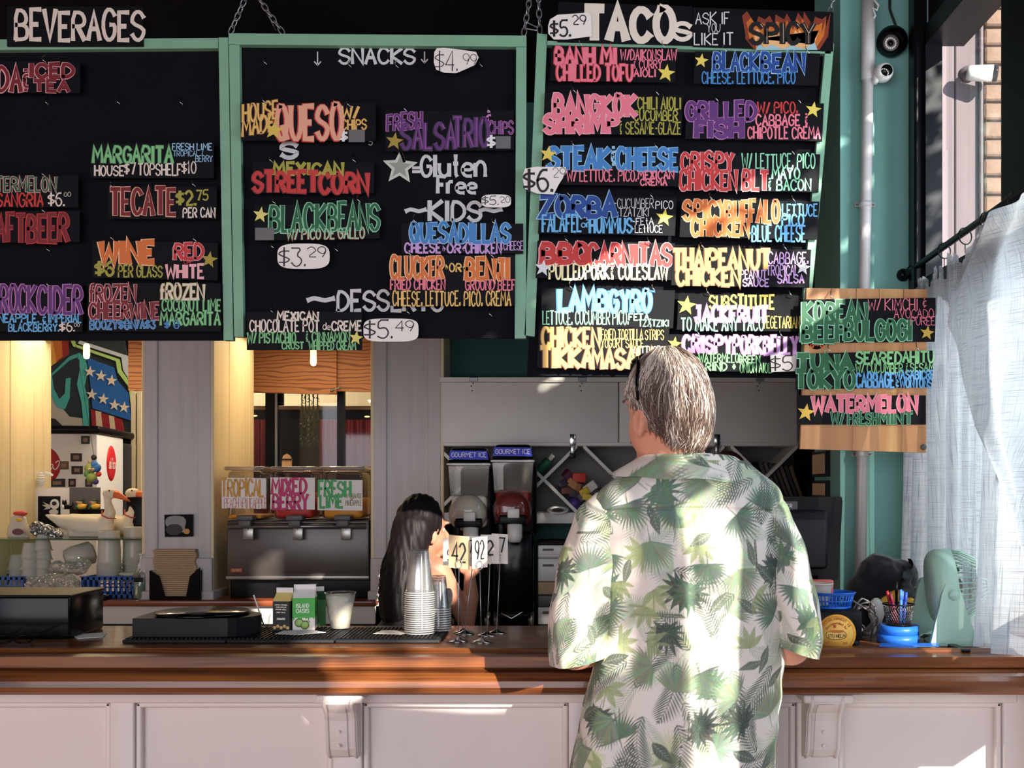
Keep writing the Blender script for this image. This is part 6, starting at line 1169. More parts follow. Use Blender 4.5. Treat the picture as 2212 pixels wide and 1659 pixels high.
# ================= slush machines
def slush(x0, top, hop, label, liquid, lvl_, yq=4.70):
    w_ = 92; k = yq / F; o = thing('slush_machine', label, 'slush machine', (X(x0 + w_ / 2, yq), yq + .2, .871)); xr_ = x0 + w_
    b = MB(); b.rbox((X(x0 + 2, yq), yq + .03, .93), (X(xr_ - 2, yq), yq + .27, Z(hop + 155, yq)), 'black_gloss', .01, 2); b.build('machine_body', o)
    b = MB(); b.rbox((X(x0 + 10, yq), yq - .03, .915), (X(xr_ - 8, yq), yq + .05, .935), 'black_plastic', .006); b.build('drip_tray', o)
    b = MB(); b.rbox((X(x0 + 22, yq), yq + .12, Z(hop + 165, yq)), (X(xr_ + 4, yq), yq + .275, Z(hop + 5, yq)), 'black_plastic', .02, 3); b.build('rear_tower', o)
    for px in (x0 + 8, xr_ - 8):
        b = MB(); b.lathe([(.008, 0), (.012, .004), (.014, .06)], (X(px, yq), yq + .06, .8705), 'steel', 14, cap=True); b.build('machine_foot', o)
    # hopper: tapered clear box
    def ringz(py, dx, y_in): return [(X(x0 + dx, yq), yq - .0 + y_in, Z(py, yq)), (X(xr_ - dx, yq), yq + y_in, Z(py, yq)), (X(xr_ - dx, yq), yq + .27, Z(py, yq)), (X(x0 + dx, yq), yq + .27, Z(py, yq))]
    b = MB(); L_ = [ringz(hop, -1, -.02), ringz(hop + 4, 0, -.015), ringz(hop + 5, 2, -.01), ringz(hop + 68, 6, 0), ringz(hop + 70, 4, -.004)]
    for i in range(len(L_) - 1): b.add(L_[i] + L_[i + 1], [(j, (j + 1) % 4, (j + 1) % 4 + 4, j + 4) for j in range(4)], 'clear_plastic')
    b.build('hopper', o)
    MB().rbox((X(x0 - 2, yq), yq - .026, Z(hop + 4, yq)), (X(xr_ + 2, yq), yq + .275, Z(hop - 2, yq)), 'clear_plastic', .003, 1).build('hopper_rim', o)
    c = Vector((X(x0 + w_ / 2 - 2, yq), yq + .10, Z(hop + 107, yq))); r = 40 * k
    lz = Z(lvl_, yq); b = MB(); b.rbox((X(x0 + 8, yq), yq - .002, Z(hop + 138, yq)), (X(xr_ - 8, yq), yq + .26, lz), liquid, .02, 3); b.build('slush_fill', o)
    b = MB(); b.lathe([(0, .035), (r * .6, .033), (r * .92, .02), (r, 0), (r, -.25), (0, -.25)], c + Vector((0, -.10, 0)), liquid, 36, (0, -1, 0)); b.build('slush_barrel', o)
    b = MB(); b.lathe([(0, .045), (r * .6, .043), (r * .96, .03), (r * 1.06, 0), (r * 1.06, -.25)], c + Vector((0, -.10, 0)), 'bowl_plastic', 36, (0, -1, 0)); b.build('barrel_cover', o)
    # lid with blue band
    b = MB(); zt_ = Z(top, yq); z1 = Z(hop - 3, yq); a, c2 = X(x0 + 6, yq), X(xr_ - 6, yq)
    b.rbox((X(x0 + 2, yq), yq - .02, z1), (X(xr_ - 2, yq), yq + .27, z1 + .012), 'black_gloss', .006, 2); b.rbox((a, yq - .012, z1 + .008), (c2, yq + .26, zt_), 'black_gloss', .018, 3); b.build('machine_lid', o)
    lb = MB().px([(x0 + 5, top + 6), (xr_ - 7, top + 7), (xr_ - 4, hop - 9), (x0 + 3, hop - 10)], yq - .022, yq - .012, K((44, 62, 196))).build('blue_band', o)
    b = MB(); text(b, 'GOURMET ICE', x0 + 8, top + 10, xr_ - 9, hop - 14, (226, 222, 240), None, .16, y=yq - .0235, jit=0, flare=1.0); b.build('band_lettering', o)['kind'] = 'stuff'
    # spout
    cx = x0 + 46; py = hop + 108
    MB().pbox(cx - 12, py - 4, cx + 14, py + 16, yq - .075, yq - .045, 'white_plastic', .004).build('spout_handle', o)
    b = MB(); b.pbox(cx - 30, py + 10, cx + 28, py + 30, yq - .068, yq - .04, 'black_plastic', .006); b.pbox(cx - 32, py + 14, cx - 20, py + 58, yq - .055, yq - .04, 'black_plastic', .005); b.build('spout_yoke', o)
    b = MB(); b.lathe([(0, 0), (.024, 0), (.032, .02), (.032, .075), (0, .078)], P(cx + 4, py + 68, yq - .055), 'white_plastic', 12); b.build('spout_nozzle', o)
    return o
slush(967, 967, 1002, 'left slush machine with white frozen drink, blue band on its lid', 'slush_white', 1070)
slush(1062, 960, 995, 'right slush machine with dark red frozen drink, blue band on its lid', 'slush_red', 1058)
b = MB(); b.tube([P(1083, 1325, 4.66), P(1105, 1336, 4.6), P(1128, 1322, 4.64)], .002, 'paper', 5); tag(b.build('white_wire'), 'thin white cord hanging below the right slush machine', 'cord')
# ================= things in and under the diamond rack
yr = 5.04
o = thing('green_bottle', 'small dark green bottle lying tilted in the rack right of the slush machines', 'bottle', P(1176, 1034, yr)); d = (P(1196, 982, yr) - P(1166, 1022, yr)); b = MB(); b.tube([P(1162, 1020, yr), P(1164, 1018, yr), P(1184, 996, yr), P(1187, 993, yr)], [.016, .022, .022, .012], K((24, 92, 66)), 16); b.build('bottle_body', o)
b = MB(); b.tube([P(1186, 994, yr), P(1195, 983, yr)], [.011, .011], 'paper', 12); b.build('bottle_cap', o)
cols = [(120, 60, 50), (180, 120, 70), (206, 60, 40), (220, 180, 40), (70, 60, 60), (210, 200, 190), (60, 40, 70), (150, 90, 50), (90, 40, 60), (226, 190, 60), (100, 90, 90), (40, 40, 44)]
rr = random.Random(11)
for i, (px, py) in enumerate(((1222, 1060), (1236, 1045), (1250, 1032), (1262, 1062), (1240, 1066), (1276, 1052), (1215, 1046), (1246, 1052), (1230, 1030), (1268, 1074), (1256, 1074), (1284, 1066))):
    w_ = .022 + .004 * (i % 3); m = Matrix.Translation(P(px, py, yr + .01 * (i % 3))) @ Matrix.Rotation(rr.uniform(-.8, .8), 4, 'Y') @ Matrix.Rotation(rr.uniform(-.4, .4), 4, 'Z'); b = MB(); b.rbox((-w_, -w_ * .8, -w_ * .7), (w_, w_ * .8, w_ * .7), K(cols[i]), .003, 2, m)
    names = ('brown', 'tan', 'red', 'yellow', 'dark grey', 'cream', 'purple', 'ochre', 'plum', 'golden', 'mid grey', 'black'); tag(b.build('small_box'), '%s little carton in the jumble in the wine rack' % names[i], 'carton', 'jumble of small cartons in the rack')
b = MB(); b.ball(P(1241, 1088, yr - .0), .030, K((76, 50, 130)), 20, 14); tag(b.build('purple_ball'), 'purple ball resting on the rack shelf below the jumble', 'ball')
b = MB(); b.lathe([(.028, 0), (.05, 0), (.05, .004), (.028, .004), (.028, 0)], P(1205, 1102, 5.0), 'white_plastic', 28, (0, -.35, 1)); tag(b.build('oval_tag'), 'white oval ring lying on the rack shelf edge', 'ring')
for i in range(7):
    px = 1652 + i * 10; b = MB(); b.px([(px - 14 + i, 1000 + i * 1.5), (px - 8 + i, 996 + i * 1.5), (px + 26, 1084), (px + 20, 1086)], yr + .01 + i * .002, yr + .2, K([(70, 66, 70), (96, 84, 76), (60, 60, 72), (90, 70, 60), (110, 100, 96), (50, 54, 60), (120, 96, 76)][i]))
    tag(b.build('folder'), 'folder leaning in the right end of the rack, %s from the left' % ('first', 'second', 'third', 'fourth', 'fifth', 'sixth', 'seventh')[i], 'folder', 'leaning folders in the rack')
zc_ = .871
for i, (h, m, lb) in enumerate(((.075, 'cabinet_white', 'lowest white tray unit'), (.05, 'grey_plastic', 'thin grey tray unit'), (.055, 'kraft', 'brown carton'), (.10, 'white_plastic', 'large white appliance box'), (.055, 'white_plastic', 'slim white appliance'), (.012, 'black_plastic', 'flat black tray'))):
    o = thing('stacked_box', lb + ' in the stack beside the slush machine', 'box', (X(1230, 4.85), 4.9, zc_)); MB().rbox((X(1162, 4.8), 4.8, zc_ + .001), (X(1300 - i * 4, 4.8), 5.1, zc_ + h), m, .004).build('box_body', o)
    if i in (0, 3, 4): MB().pbox(1172, int(HY + (CH - zc_ - h * .75) * F / 4.79), 1196, int(HY + (CH - zc_ - h * .75) * F / 4.79) + 5, 4.797, 4.8, 'grey_plastic').build('small_label', o)
    zc_ += h + .002
for za, zb in ((1030, 975), (1076, 1038)):
    s0, s1 = 3.64, 3.83; zt_, zb_ = Z(zb, 3.73), Z(za, 3.73); o = thing('framed_sketch', 'small framed drawing on the shaded side of the teal pier, %s one' % ('upper' if za < 1050 else 'lower'), 'picture', (.9, 3.73, zb_))
    MB().box((.886, s0, zb_), (.901, s1, zt_), 'black_metal').build('picture_frame', o); MB().box((.884, s0 + .012, zb_ + .01), (.887, s1 - .012, zt_ - .01), 'kraft').build('picture_sheet', o)
# ================= people
def hand(mb, w, f, u, t, k=1.0, curl=.35):      # wrist, finger direction, back-of-hand direction, thumb side
    w, f, u, t = Vector(w), Vector(f).normalized(), Vector(u).normalized(), Vector(t).normalized()
    for i in range(4):
        b0 = w + (t * (.030 - .020 * i) + f * .012) * k; b1 = w + (t * (.033 - .022 * i) + f * (.088 - .004 * abs(i - 1.2))) * k; limb(mb, [b0, b1], [.017 * k, .013 * k], 10)
        L_ = (.070, .080, .074, .058)[i] * k; p = b1; d = f.copy(); rs = [.0095 * k, .009 * k, .008 * k, .0068 * k]; pts = [p]
        for j in range(3): d = (d - u * (curl * (.5 + .5 * j))).normalized(); p = p + d * L_ * (.44, .31, .25)[j]; pts.append(p)
        limb(mb, pts, rs, 10)
    b0 = w + (f * .022 + t * .026) * k; b1 = b0 + (f * .030 + t * .026 - u * .006) * k; b2 = b1 + (f * .030 + t * .006 - u * .008) * k; b3 = b2 + (f * .024 - t * .004 - u * .006) * k
    limb(mb, [b0, b1, b2, b3], [.016 * k, .0125 * k, .0105 * k, .0085 * k], 10)
def head(mb, c, f, w_=.077, d_=.097, h_=.112):
    c, f = Vector(c), Vector(f).normalized(); q = Vector((0, 1, 0)).rotation_difference(f); l = q @ Vector((-1, 0, 0)); up = Vector((0, 0, 1))
    mb.ball(c, (w_, d_, h_ * .93), 'paper', 28, 18, q); mb.ball(c + f * .028 - up * .058, (w_ * .80, d_ * .78, h_ * .66), 'paper', 24, 16, q)
    mb.ball(c + f * .062 - up * .112, (.030, .030, .022), 'paper', 16, 10, q); limb(mb, [c + f * .090 - up * .018, c + f * .112 - up * .052], [.008, .013], 10)
    mb.ball(c + f * .090 + up * .004, (.050, .014, .010), 'paper', 16, 8, q); limb(mb, [c + f * .092 - up * .084 + l * .018, c + f * .094 - up * .084 - l * .018], [.007, .007], 8)
    for s_ in (-1, 1):
        e = c + l * s_ * (w_ * .97) - up * .052 + f * .004; mb.ball(e, (.008, .019, .032), 'paper', 14, 10, q @ Quaternion((0, 0, 1), .35 * s_)); limb(mb, [e + up * .028 - f * .012, e - f * .020 + l * s_ * .006, e - up * .026 - f * .006], [.007, .008, .006], 8)
def face(parent, c, f, eyes=True):
    c, f = Vector(c), Vector(f).normalized(); q = Vector((0, 1, 0)).rotation_difference(f); l = q @ Vector((-1, 0, 0))
    for s_ in (-1, 1):
        b = MB(); e = c + f * .074 + l * s_ * .030 - Vector((0, 0, .018)); b.ball(e, .0125, 'white_plastic', 14, 10, q); b.ball(e + f * .0075, .0065, 'hair_brown', 10, 8, q); b.build('eye', parent)
        b = MB(); b.tube([c + f * .098 + l * s_ * x - Vector((0, 0, -.006 - z)) for x, z in ((.016, 0), (.032, .004), (.046, -.002))], .003, 'hair_brown', 6); b.build('eyebrow', parent)
    b = MB(); b.tube([c + f * .1005 + l * x - Vector((0, 0, .084)) for x in (-.022, 0, .022)], .0035, K((176, 96, 88)), 6); b.build('mouth', parent)
# ---------------- customer
ym = 2.40
def pm(px, py, dy=0): return Vector(((px - VX) / 1000, ym + dy, CH - (py - HY) / 1000))
man = thing('person', 'grey-haired person seen from behind in a white palm-leaf print shirt at the bar', 'person', (pm(1460, 0).x, 2.38, 0))
yaw = math.radians(33); ff = Vector((-math.sin(yaw), math.cos(yaw), -.04)).normalized(); hc = pm(1440, 866, -.02)
mb = MB(); head(mb, hc, ff, .077, .098, .113)
limb(mb, [hc + Vector((.012, -.012, -.05)), pm(1462, 985, -.012), pm(1476, 1040, 0)], [.060, .058, .075], 20)
limb(mb, [pm(1325, 1120), pm(1400, 1075), pm(1476, 1060), pm(1560, 1072), pm(1625, 1115)], [.05, .055, .07, .055, .05], 16)
for px, py, r in ((1475, 1180, (.150, .095, .13)), (1478, 1320, (.145, .10, .15)), (1470, 1460, (.15, .105, .14)), (1455, 1600, (.155, .11, .13))): mb.ball(pm(px, py), r, 'paper', 24, 16)
armsL = [pm(1318, 1130), pm(1262, 1280, -.01), pm(1243, 1402, -.02), Vector((.085, 2.50, 1.105)), Vector((.115, 2.625, 1.122))]
armsR = [pm(1632, 1128), pm(1690, 1270, -.01), pm(1704, 1392, -.02), Vector((.475, 2.50, 1.112)), Vector((.435, 2.625, 1.122))]
for A in (armsL, armsR): limb(mb, A, [.052, .046, .043, .040, .028], 16)
hand(mb, armsL[4], (.25, .95, -.05), (0, .05, 1), (.9, -.2, -.1), 1.0, .12); hand(mb, armsR[4], (-.25, .95, -.05), (0, .05, 1), (-.9, -.2, -.1), 1.0, .12)
for s_ in (-1, 1): limb(mb, [(pm(1455, 0).x + s_ * .085, 2.40, .88), (pm(1455, 0).x + s_ * .095, 2.40, .48), (pm(1455, 0).x + s_ * .10, 2.38, .09)], [.085, .058, .04], 14); limb(mb, [(pm(1455, 0).x + s_ * .10, 2.36, .045), (pm(1455, 0).x + s_ * .11, 2.50, .035)], [.04, .03], 12)
me = fuse(mb, .0055, 'skin', 5, 'man'); place_mesh(me, 'body', man); face(man, hc, ff)
mb = MB(); xc = pm(1455, 0).x
for s_ in (-1, 1): limb(mb, [(xc + s_ * .07, 2.40, .90), (xc + s_ * .095, 2.41, .50), (xc + s_ * .10, 2.38, .10)], [.108, .08, .066], 18)
mb.ball((xc, 2.40, .93), (.165, .125, .12), 'paper', 24, 14); me = fuse(mb, .008, 'denim', 6, 'tr'); place_mesh(me, 'trousers', man)
for s_ in (-1, 1):
    mb = MB(); limb(mb, [(xc + s_ * .10, 2.34, .055), (xc + s_ * .108, 2.43, .05), (xc + s_ * .112, 2.53, .04)], [.052, .050, .044], 14); mb.rbox((xc + s_ * .106 - .048, 2.30, .0), (xc + s_ * .106 + .048, 2.575, .028), 'paper', .012); place_mesh(fuse(mb, .006, 'hair_brown', 3, 'shoe'), 'shoe', man)
# shirt print painted into colour values
CW, CHh, MM = 1500, 1300, 1.25      # canvas: 1.25 pixels per millimetre
cv = np.empty((CHh, CW, 3), np.float32); cv[:] = (236, 229, 222); rp = random.Random(21)
def seg(x0, y0, x1, y1, w0, w1, col, al=1.0):
    x0 *= MM; y0 *= MM; x1 *= MM; y1 *= MM; w0 *= MM / 2; w1 *= MM / 2; m = max(w0, w1) + 2
    a, b_, c, d = int(max(0, min(x0, x1) - m)), int(min(CW, max(x0, x1) + m)), int(max(0, min(y0, y1) - m)), int(min(CHh, max(y0, y1) + m))
    if b_ <= a or d <= c: return
    yy, xx = np.mgrid[c:d, a:b_].astype(np.float32); dx, dy = x1 - x0, y1 - y0; L2 = dx * dx + dy * dy + 1e-6
    t = np.clip(((xx - x0) * dx + (yy - y0) * dy) / L2, 0, 1); dist = np.hypot(xx - x0 - t * dx, yy - y0 - t * dy); w_ = w0 + (w1 - w0) * t
    if w0 < 0: w_ = -w0 * np.sin(np.pi * np.clip(t, .03, 1) ** .8) * 1.0
    k = (np.clip(w_ - dist + .5, 0, 1) * al)[..., None]; cv[c:d, a:b_] = cv[c:d, a:b_] * (1 - k) + np.array(col, np.float32) * k
def vv(a, L_): return L_ * math.cos(a), L_ * math.sin(a)
def fan(x, y, a, L_, col, al=.85, n=23, sp=1.25):
    for i in range(n):
        t = a + sp * (2 * i / (n - 1) - 1); l = L_ * (1 - .25 * abs(2 * i / (n - 1) - 1)) * rp.uniform(.88, 1.05); dx, dy = vv(t, l); c = [q * rp.uniform(.9, 1.1) for q in col]
        seg(x, y, x + dx, y + dy, -5.4, 0, c, al)
        seg(x, y, x + dx * .95, y + dy * .95, .5, .3, [q * .72 for q in col], al * .6)
    dx, dy = vv(a + math.pi, L_ * .4); seg(x, y, x + dx, y + dy, 2.2, 1, [q * .8 for q in col], al)
def frond(x, y, a, L_, col, al=.9, n=17, cur=.5):
    px, py, t = x, y, a; st = L_ / n
    for i in range(n):
        dx, dy = vv(t, st); l = L_ * .34 * math.sin(math.pi * min(1, (i + 2) / (n + 1.5))) + 3
        for s_ in (-1, 1): ex, ey = vv(t + s_ * .75, l); seg(px, py, px + ex, py + ey, -3.0, 0, col, al)
        seg(px, py, px + dx, py + dy, 1.4, 1.1, [q * .85 for q in col], al); px += dx; py += dy; t += cur / n
def simple(x, y, a, L_, col):
    dx, dy = vv(a, L_); seg(x, y, x + dx, y + dy, -L_ * .36, 0, col, .92); seg(x, y, x + dx, y + dy, .8, .5, (205, 208, 196), .8)
    for i in range(1, 8):
        q = i / 8.5; w_ = L_ * .17 * math.sin(math.pi * q ** .8) + 1
        for s_ in (-1, 1): ex, ey = vv(a + s_ * .8, w_ * 1.15); seg(x + dx * q, y + dy * q, x + dx * q + ex, y + dy * q + ey, .7, .4, (205, 208, 196), .75)
def split(x, y, a, L_, col):
    n = 13
    for i in range(n):
        t = a + 2.35 * (2 * i / (n - 1) - 1); l = L_ * (.62 + .38 * math.cos((t - a) * .6)) * rp.uniform(.9, 1.05); dx, dy = vv(t, l); seg(x, y, x + dx, y + dy, -10.5, 0, [q * rp.uniform(.88, 1.1) for q in col], .9)
    seg(x - L_ * .18 * math.cos(a), y - L_ * .18 * math.sin(a), *[p + q for p, q in zip((x, y), vv(a, L_ * .3))], L_ * .42, L_ * .30, col, .85)
    for i in range(n): t = a + 2.35 * (2 * i / (n - 1) - 1); dx, dy = vv(t, L_ * .7); seg(x, y, x + dx, y + dy, .6, .3, (150, 166, 146), .7)
    dx, dy = vv(a + math.pi, L_ * .7); seg(x, y, x + dx, y + dy, 1.6, 1, col, .9)
def tri(x, y, a, L_, col):
    for i, t in enumerate((-1.2, -.6, 0, .6, 1.2)):
        dx, dy = vv(a + t, L_ * (1 - .12 * abs(t))); seg(x, y, x + dx, y + dy, -15, 0, col, .75)
        seg(x, y, x + dx * .9, y + dy * .9, .7, .3, [q * .75 for q in col], .8)
lime, sage, dkg, grn_, gry = (196, 210, 140), (138, 154, 128), (70, 84, 76), (92, 118, 98), (110, 120, 110)
pt = [(gx * 56 + rp.uniform(-20, 20) + (37 if gy % 2 else 0), gy * 54 + rp.uniform(-18, 18)) for gy in range(20) for gx in range(22)]
rp.shuffle(pt)
for x, y in pt[:260]:
    if rp.random() < .5: fan(x, y, rp.uniform(0, 6.28), 62, (206, 216, 168) if rp.random() < .6 else (186, 202, 178), .6, 19)
    else: frond(x, y, rp.uniform(0, 6.28), 110, (178, 190, 172), .7)
for i, (x, y) in enumerate(pt):
    k_ = i % 8; a = rp.uniform(0, 6.28)
    if k_ == 0: fan(x, y, a, 74, sage)
    elif k_ == 1: split(x, y, a, 52, dkg if i % 3 else grn_)
    elif k_ == 2: frond(x, y, a, 125, (96, 108, 98), .95, 17, rp.uniform(-.9, .9))
    elif k_ == 3: simple(x, y, a, 66, (86, 98, 88))
    elif k_ == 4: tri(x, y, a, 50, (158, 172, 124))
    elif k_ == 5: frond(x, y, a, 105, dkg, .85, 15, rp.uniform(-.9, .9))
    elif k_ == 6: fan(x, y, a, 66, (104, 126, 110), .9, 19, 1.5)
    else: simple(x, y, a, 58, (100, 112, 98))
cv_l = np.where(cv / 255 <= .04045, cv / 255 / 12.92, ((cv / 255 + .055) / 1.055) ** 2.4)
m = mat('shirt_print', (236, 230, 224), .75, bump=.15, bscale=900); at = m.node_tree.nodes.new('ShaderNodeAttribute'); at.attribute_name = 'print'; m.node_tree.links.new(at.outputs[0], m.node_tree.nodes['Principled BSDF'].inputs['Base Color'])
def cloth(name, Pxyz, U, V, closed, parent):     # dense grid with the print sampled per vertex
    nv, nu = Pxyz.shape[:2]; me = bpy.data.meshes.new(name); off = np.array(WL[parent.name]); me.vertices.add(nv * nu); me.vertices.foreach_set('co', (Pxyz - off).astype(np.float32).ravel())
    ii = np.arange(nu if closed else nu - 1); jj = np.arange(nv - 1); I, J = np.meshgrid(ii, jj); Kk = (I + 1) % nu; q = np.stack([J * nu + I, J * nu + Kk, (J + 1) * nu + Kk, (J + 1) * nu + I], -1).reshape(-1, 4)
    me.loops.add(q.size); me.loops.foreach_set('vertex_index', q.ravel().astype(np.int32)); me.polygons.add(len(q)); me.polygons.foreach_set('loop_start', np.arange(0, q.size, 4, dtype=np.int32)); me.polygons.foreach_set('use_smooth', np.ones(len(q), bool))
    me.update(calc_edges=True); at = me.color_attributes.new('print', 'FLOAT_COLOR', 'POINT'); x = np.clip(U * MM, 0, CW - 2); y = np.clip(V * MM, 0, CHh - 2); xi, yi = x.astype(int), y.astype(int); fx, fy = (x - xi)[..., None], (y - yi)[..., None]
    c = (cv_l[yi, xi] * (1 - fx) + cv_l[yi, xi + 1] * fx) * (1 - fy) + (cv_l[yi + 1, xi] * (1 - fx) + cv_l[yi + 1, xi + 1] * fx) * fy
    at.data.foreach_set('color', np.concatenate([c, np.ones(c.shape[:2] + (1,))], -1).astype(np.float32).ravel()); me.materials.append(M['shirt_print'])
    o = bpy.data.objects.new(name, me); COL.objects.link(o); o.parent = parent; WL[o.name] = WL[parent.name]; return o
def sm(t): return np.clip(t, 0, 1) ** 2 * (3 - 2 * np.clip(t, 0, 1))
prof_ = np.array([(996, 1402, 1588, .078, .07), (1008, 1372, 1622, .088, .085), (1022, 1345, 1650, .098, .095), (1045, 1308, 1676, .110, .10), (1075, 1276, 1692, .122, .105), (1110, 1268, 1692, .130, .108), (1180, 1290, 1684, .136, .11), (1280, 1300, 1682, .138, .118), (1400, 1300, 1682, .138, .128), (1500, 1270, 1674, .142, .132), (1600, 1240, 1662, .148, .134), (1700, 1220, 1656, .152, .134), (1775, 1212, 1652, .154, .134)], float)
py = np.arange(996, 1775, 1.6); cols = np.concatenate([np.linspace(0, math.pi, 470), np.linspace(math.pi, 2 * math.pi, 92)[1:-1]]); TH, PY = np.meshgrid(cols, py)
def ip(c): return np.interp(PY, prof_[:, 0], prof_[:, c])
# smooth the profile
from_ = [ip(c) for c in range(1, 5)]; ker = np.ones(41) / 41
def smooth_rows(a): p = np.pad(a, ((20, 20), (0, 0)), 'edge'); return np.apply_along_axis(lambda r: np.convolve(r, ker, 'valid'), 0, p)
xl, xr2, bb, bf = [smooth_rows(a[:, :1]) * np.ones((1, a.shape[1])) for a in from_]
cx, aa = (xl + xr2) / 2, (xr2 - xl) / 2; co, si = np.cos(TH), np.sin(TH); e_ = .82
ux = np.sign(co) * np.abs(co) ** e_; uy = np.sign(si) * np.abs(si) ** e_
Xp = (cx + aa * ux - VX) / 1000; D = np.where(si >= 0, bb, bf); Yp = ym - D * uy; Zp = CH - (PY - HY) / 1000
pxx = cx + aa * ux; low = sm((PY - 1100) / 90); g1 = sm((PY - 1104) / 14)
warp = 9 * np.sin(PY / 95 + pxx / 60) + 6 * np.sin(PY / 41 + 2)
f1 = np.sin((pxx + warp) / 15.5) * .5 + np.sin((pxx + warp * 1.7) / 26 + 1.3) * .8 + np.abs(np.sin((pxx + warp * .6) / 43 + .4)) * 1.0
amp = (.0042 + .0040 * sm((PY - 1250) / 300)) * low; dsp = f1 * amp
cpl = 1474 + 10 * (PY - 1100) / 500; dsp += g1 * (.007 * np.exp(-((pxx - cpl + 12) / 9) ** 2) - .006 * np.exp(-((pxx - cpl - 6) / 7) ** 2)) * np.exp(-(PY - 1100) / 500)
yk = 1104 - 14 * np.cos((pxx - 1475) / 170) + 5; dsp += -.0045 * np.exp(-((PY - yk) / 3) ** 2) + .0012 * (PY < yk)
dsp += (.012 * np.exp(-((pxx - 1385) / 60) ** 2 - ((PY - 1190) / 80) ** 2) + .012 * np.exp(-((pxx - 1580) / 60) ** 2 - ((PY - 1190) / 80) ** 2))
dsp += .0022 * np.sin(PY / 13 + pxx / 19) * np.exp(-((pxx - 1310) / 40) ** 2) * low + .0022 * np.sin(PY / 12 - pxx / 17) * np.exp(-((pxx - 1665) / 36) ** 2) * low
dsp += .0015 * np.sin((pxx + 2 * PY) / 23) * (1 - low)
n_x, n_y = co * .7, -si; Xp += dsp * n_x; Yp += dsp * n_y
arc = np.cumsum(np.hypot(np.diff(Xp, axis=1, prepend=Xp[:, :1]), np.diff(Yp, axis=1, prepend=Yp[:, :1])), 1) * 1000; arc += (560 - arc[:, 235:236])
shirt = cloth('shirt', np.stack([Xp, Yp, Zp], -1), arc, PY - 960 + 25, True, man)
def sleeve(rows, yo, seed, uo, vo):
    rows = np.array(rows, float); pyv = np.arange(rows[0, 0], rows[-1, 0], 1.7); th = np.linspace(0, 2 * math.pi, 260)[:-1]; T, Q = np.meshgrid(th, pyv); g = [smooth1(np.interp(pyv, rows[:, 0], rows[:, c]))[:, None] * np.ones_like(T) for c in range(1, 5)]
    cx, a = (g[0] + g[1]) / 2, (g[1] - g[0]) / 2; b_ = g[2]; rr_ = np.random.RandomState(seed); p = rr_.uniform(0, 6, 4)
    d = .0030 * np.sin(Q / 34 + T * 2 + p[0]) + .0026 * np.sin(Q / 19 + np.cos(T) * 3 + p[1]) + .002 * np.sin(T * 7 + Q / 60 + p[2]); fade = sm((Q - rows[0, 0]) / 60); d *= fade
    x = (cx + a * np.cos(T) - VX) / 1000 + d * np.cos(T); y = ym + g[3] - (b_ * np.sin(T)) - d * np.sin(T); til = (Q - rows[0, 0]) / (rows[-1, 0] - rows[0, 0])
    z = CH - (Q - HY) / 1000 + til * np.cos(T) * (.012 if uo < 500 else -.016)
    a_ = np.cumsum(np.hypot(np.diff(x, axis=1, prepend=x[:, :1]), np.diff(y, axis=1, prepend=y[:, :1])), 1) * 1000; cloth('sleeve', np.stack([x, y, z], -1), a_ + uo, Q - rows[0, 0] + vo, True, shirt)
def smooth1(a, n=21): return np.convolve(np.pad(a, n // 2, 'edge'), np.ones(n) / n, 'valid')
sleeve([(1064, 1296, 1330, .02, 0), (1078, 1268, 1350, .06, 0), (1100, 1246, 1352, .085, 0), (1150, 1222, 1348, .10, 0), (1220, 1204, 1342, .102, -.004), (1300, 1190, 1332, .104, -.01), (1360, 1180, 1322, .104, -.012), (1400, 1182, 1314, .100, -.012), (1424, 1196, 1306, .094, -.012)], 0, 1, 60, 120)
sleeve([(1062, 1640, 1668, .02, 0), (1076, 1622, 1692, .06, 0), (1100, 1616, 1708, .085, 0), (1150, 1624, 1724, .10, 0), (1220, 1634, 1742, .102, -.004), (1300, 1644, 1762, .104, -.01), (1345, 1650, 1776, .104, -.012), (1372, 1654, 1774, .102, -.012), (1402, 1662, 1756, .094, -.012)], 0, 2, 640, 60)
# collar: stand and fold
th = np.linspace(-.75, math.pi + .75, 240); vv_ = np.linspace(0, 1, 60); T, V_ = np.meshgrid(th, vv_)
kk = np.interp(V_, [0, .12, .24, 1], [0, .02, .16, 1]); rgt = sm(np.cos(T)); a = .088 + (.086 + .012 * rgt) * kk; b_ = .074 + .044 * kk
pyc = np.interp(V_, [0, .10, .2, 1], [1004, 984, 985, 1036]) + V_ * (rgt * 20 - 10 * np.cos(T) ** 2) - 4 * (1 - V_) * np.sin(T)
x = (1487 - VX) / 1000 + a * np.cos(T) + kk * .0; y = ym - b_ * np.sin(T); z = CH - (pyc - HY) / 1000 + .0015 * np.sin(T * 9) * V_
cl = cloth('collar', np.stack([x, y, z], -1), 900 + T * 90, 300 + V_ * 60, False, shirt)
# hair: scalp cap and strands following the skull
def skull(c, q, a, t, k): return c + q @ Vector((math.sin(a) * math.sin(t) * .077 * k, math.cos(a) * math.sin(t) * .098 * k, math.cos(t) * .106 * k))
def tlim(a): d = abs(((a + math.pi) % (2 * math.pi)) - math.pi) / math.pi; return np.interp(d, [0, .25, .42, .50, .58, .72, 1], [.95, 1.1, 1.45, 1.60, 1.95, 2.15, 2.22])
qh = Vector((0, 1, 0)).rotation_difference(ff); lowd = Vector((0, 0, -1))
def hpt(a, t, k):
    if t <= 1.5: return skull(hc, qh, a, t, k)
    q_ = t - 1.5; r_ = (1 - .62 * q_ * q_) * k; ctr = hc + Vector((.018, -.006, 0)) * min(1, q_ * 1.6)
    return ctr + qh @ Vector((math.sin(a) * .077 * r_, math.cos(a) * .098 * r_, 0)) + Vector((0, 0, .0075 - q_ * .150))
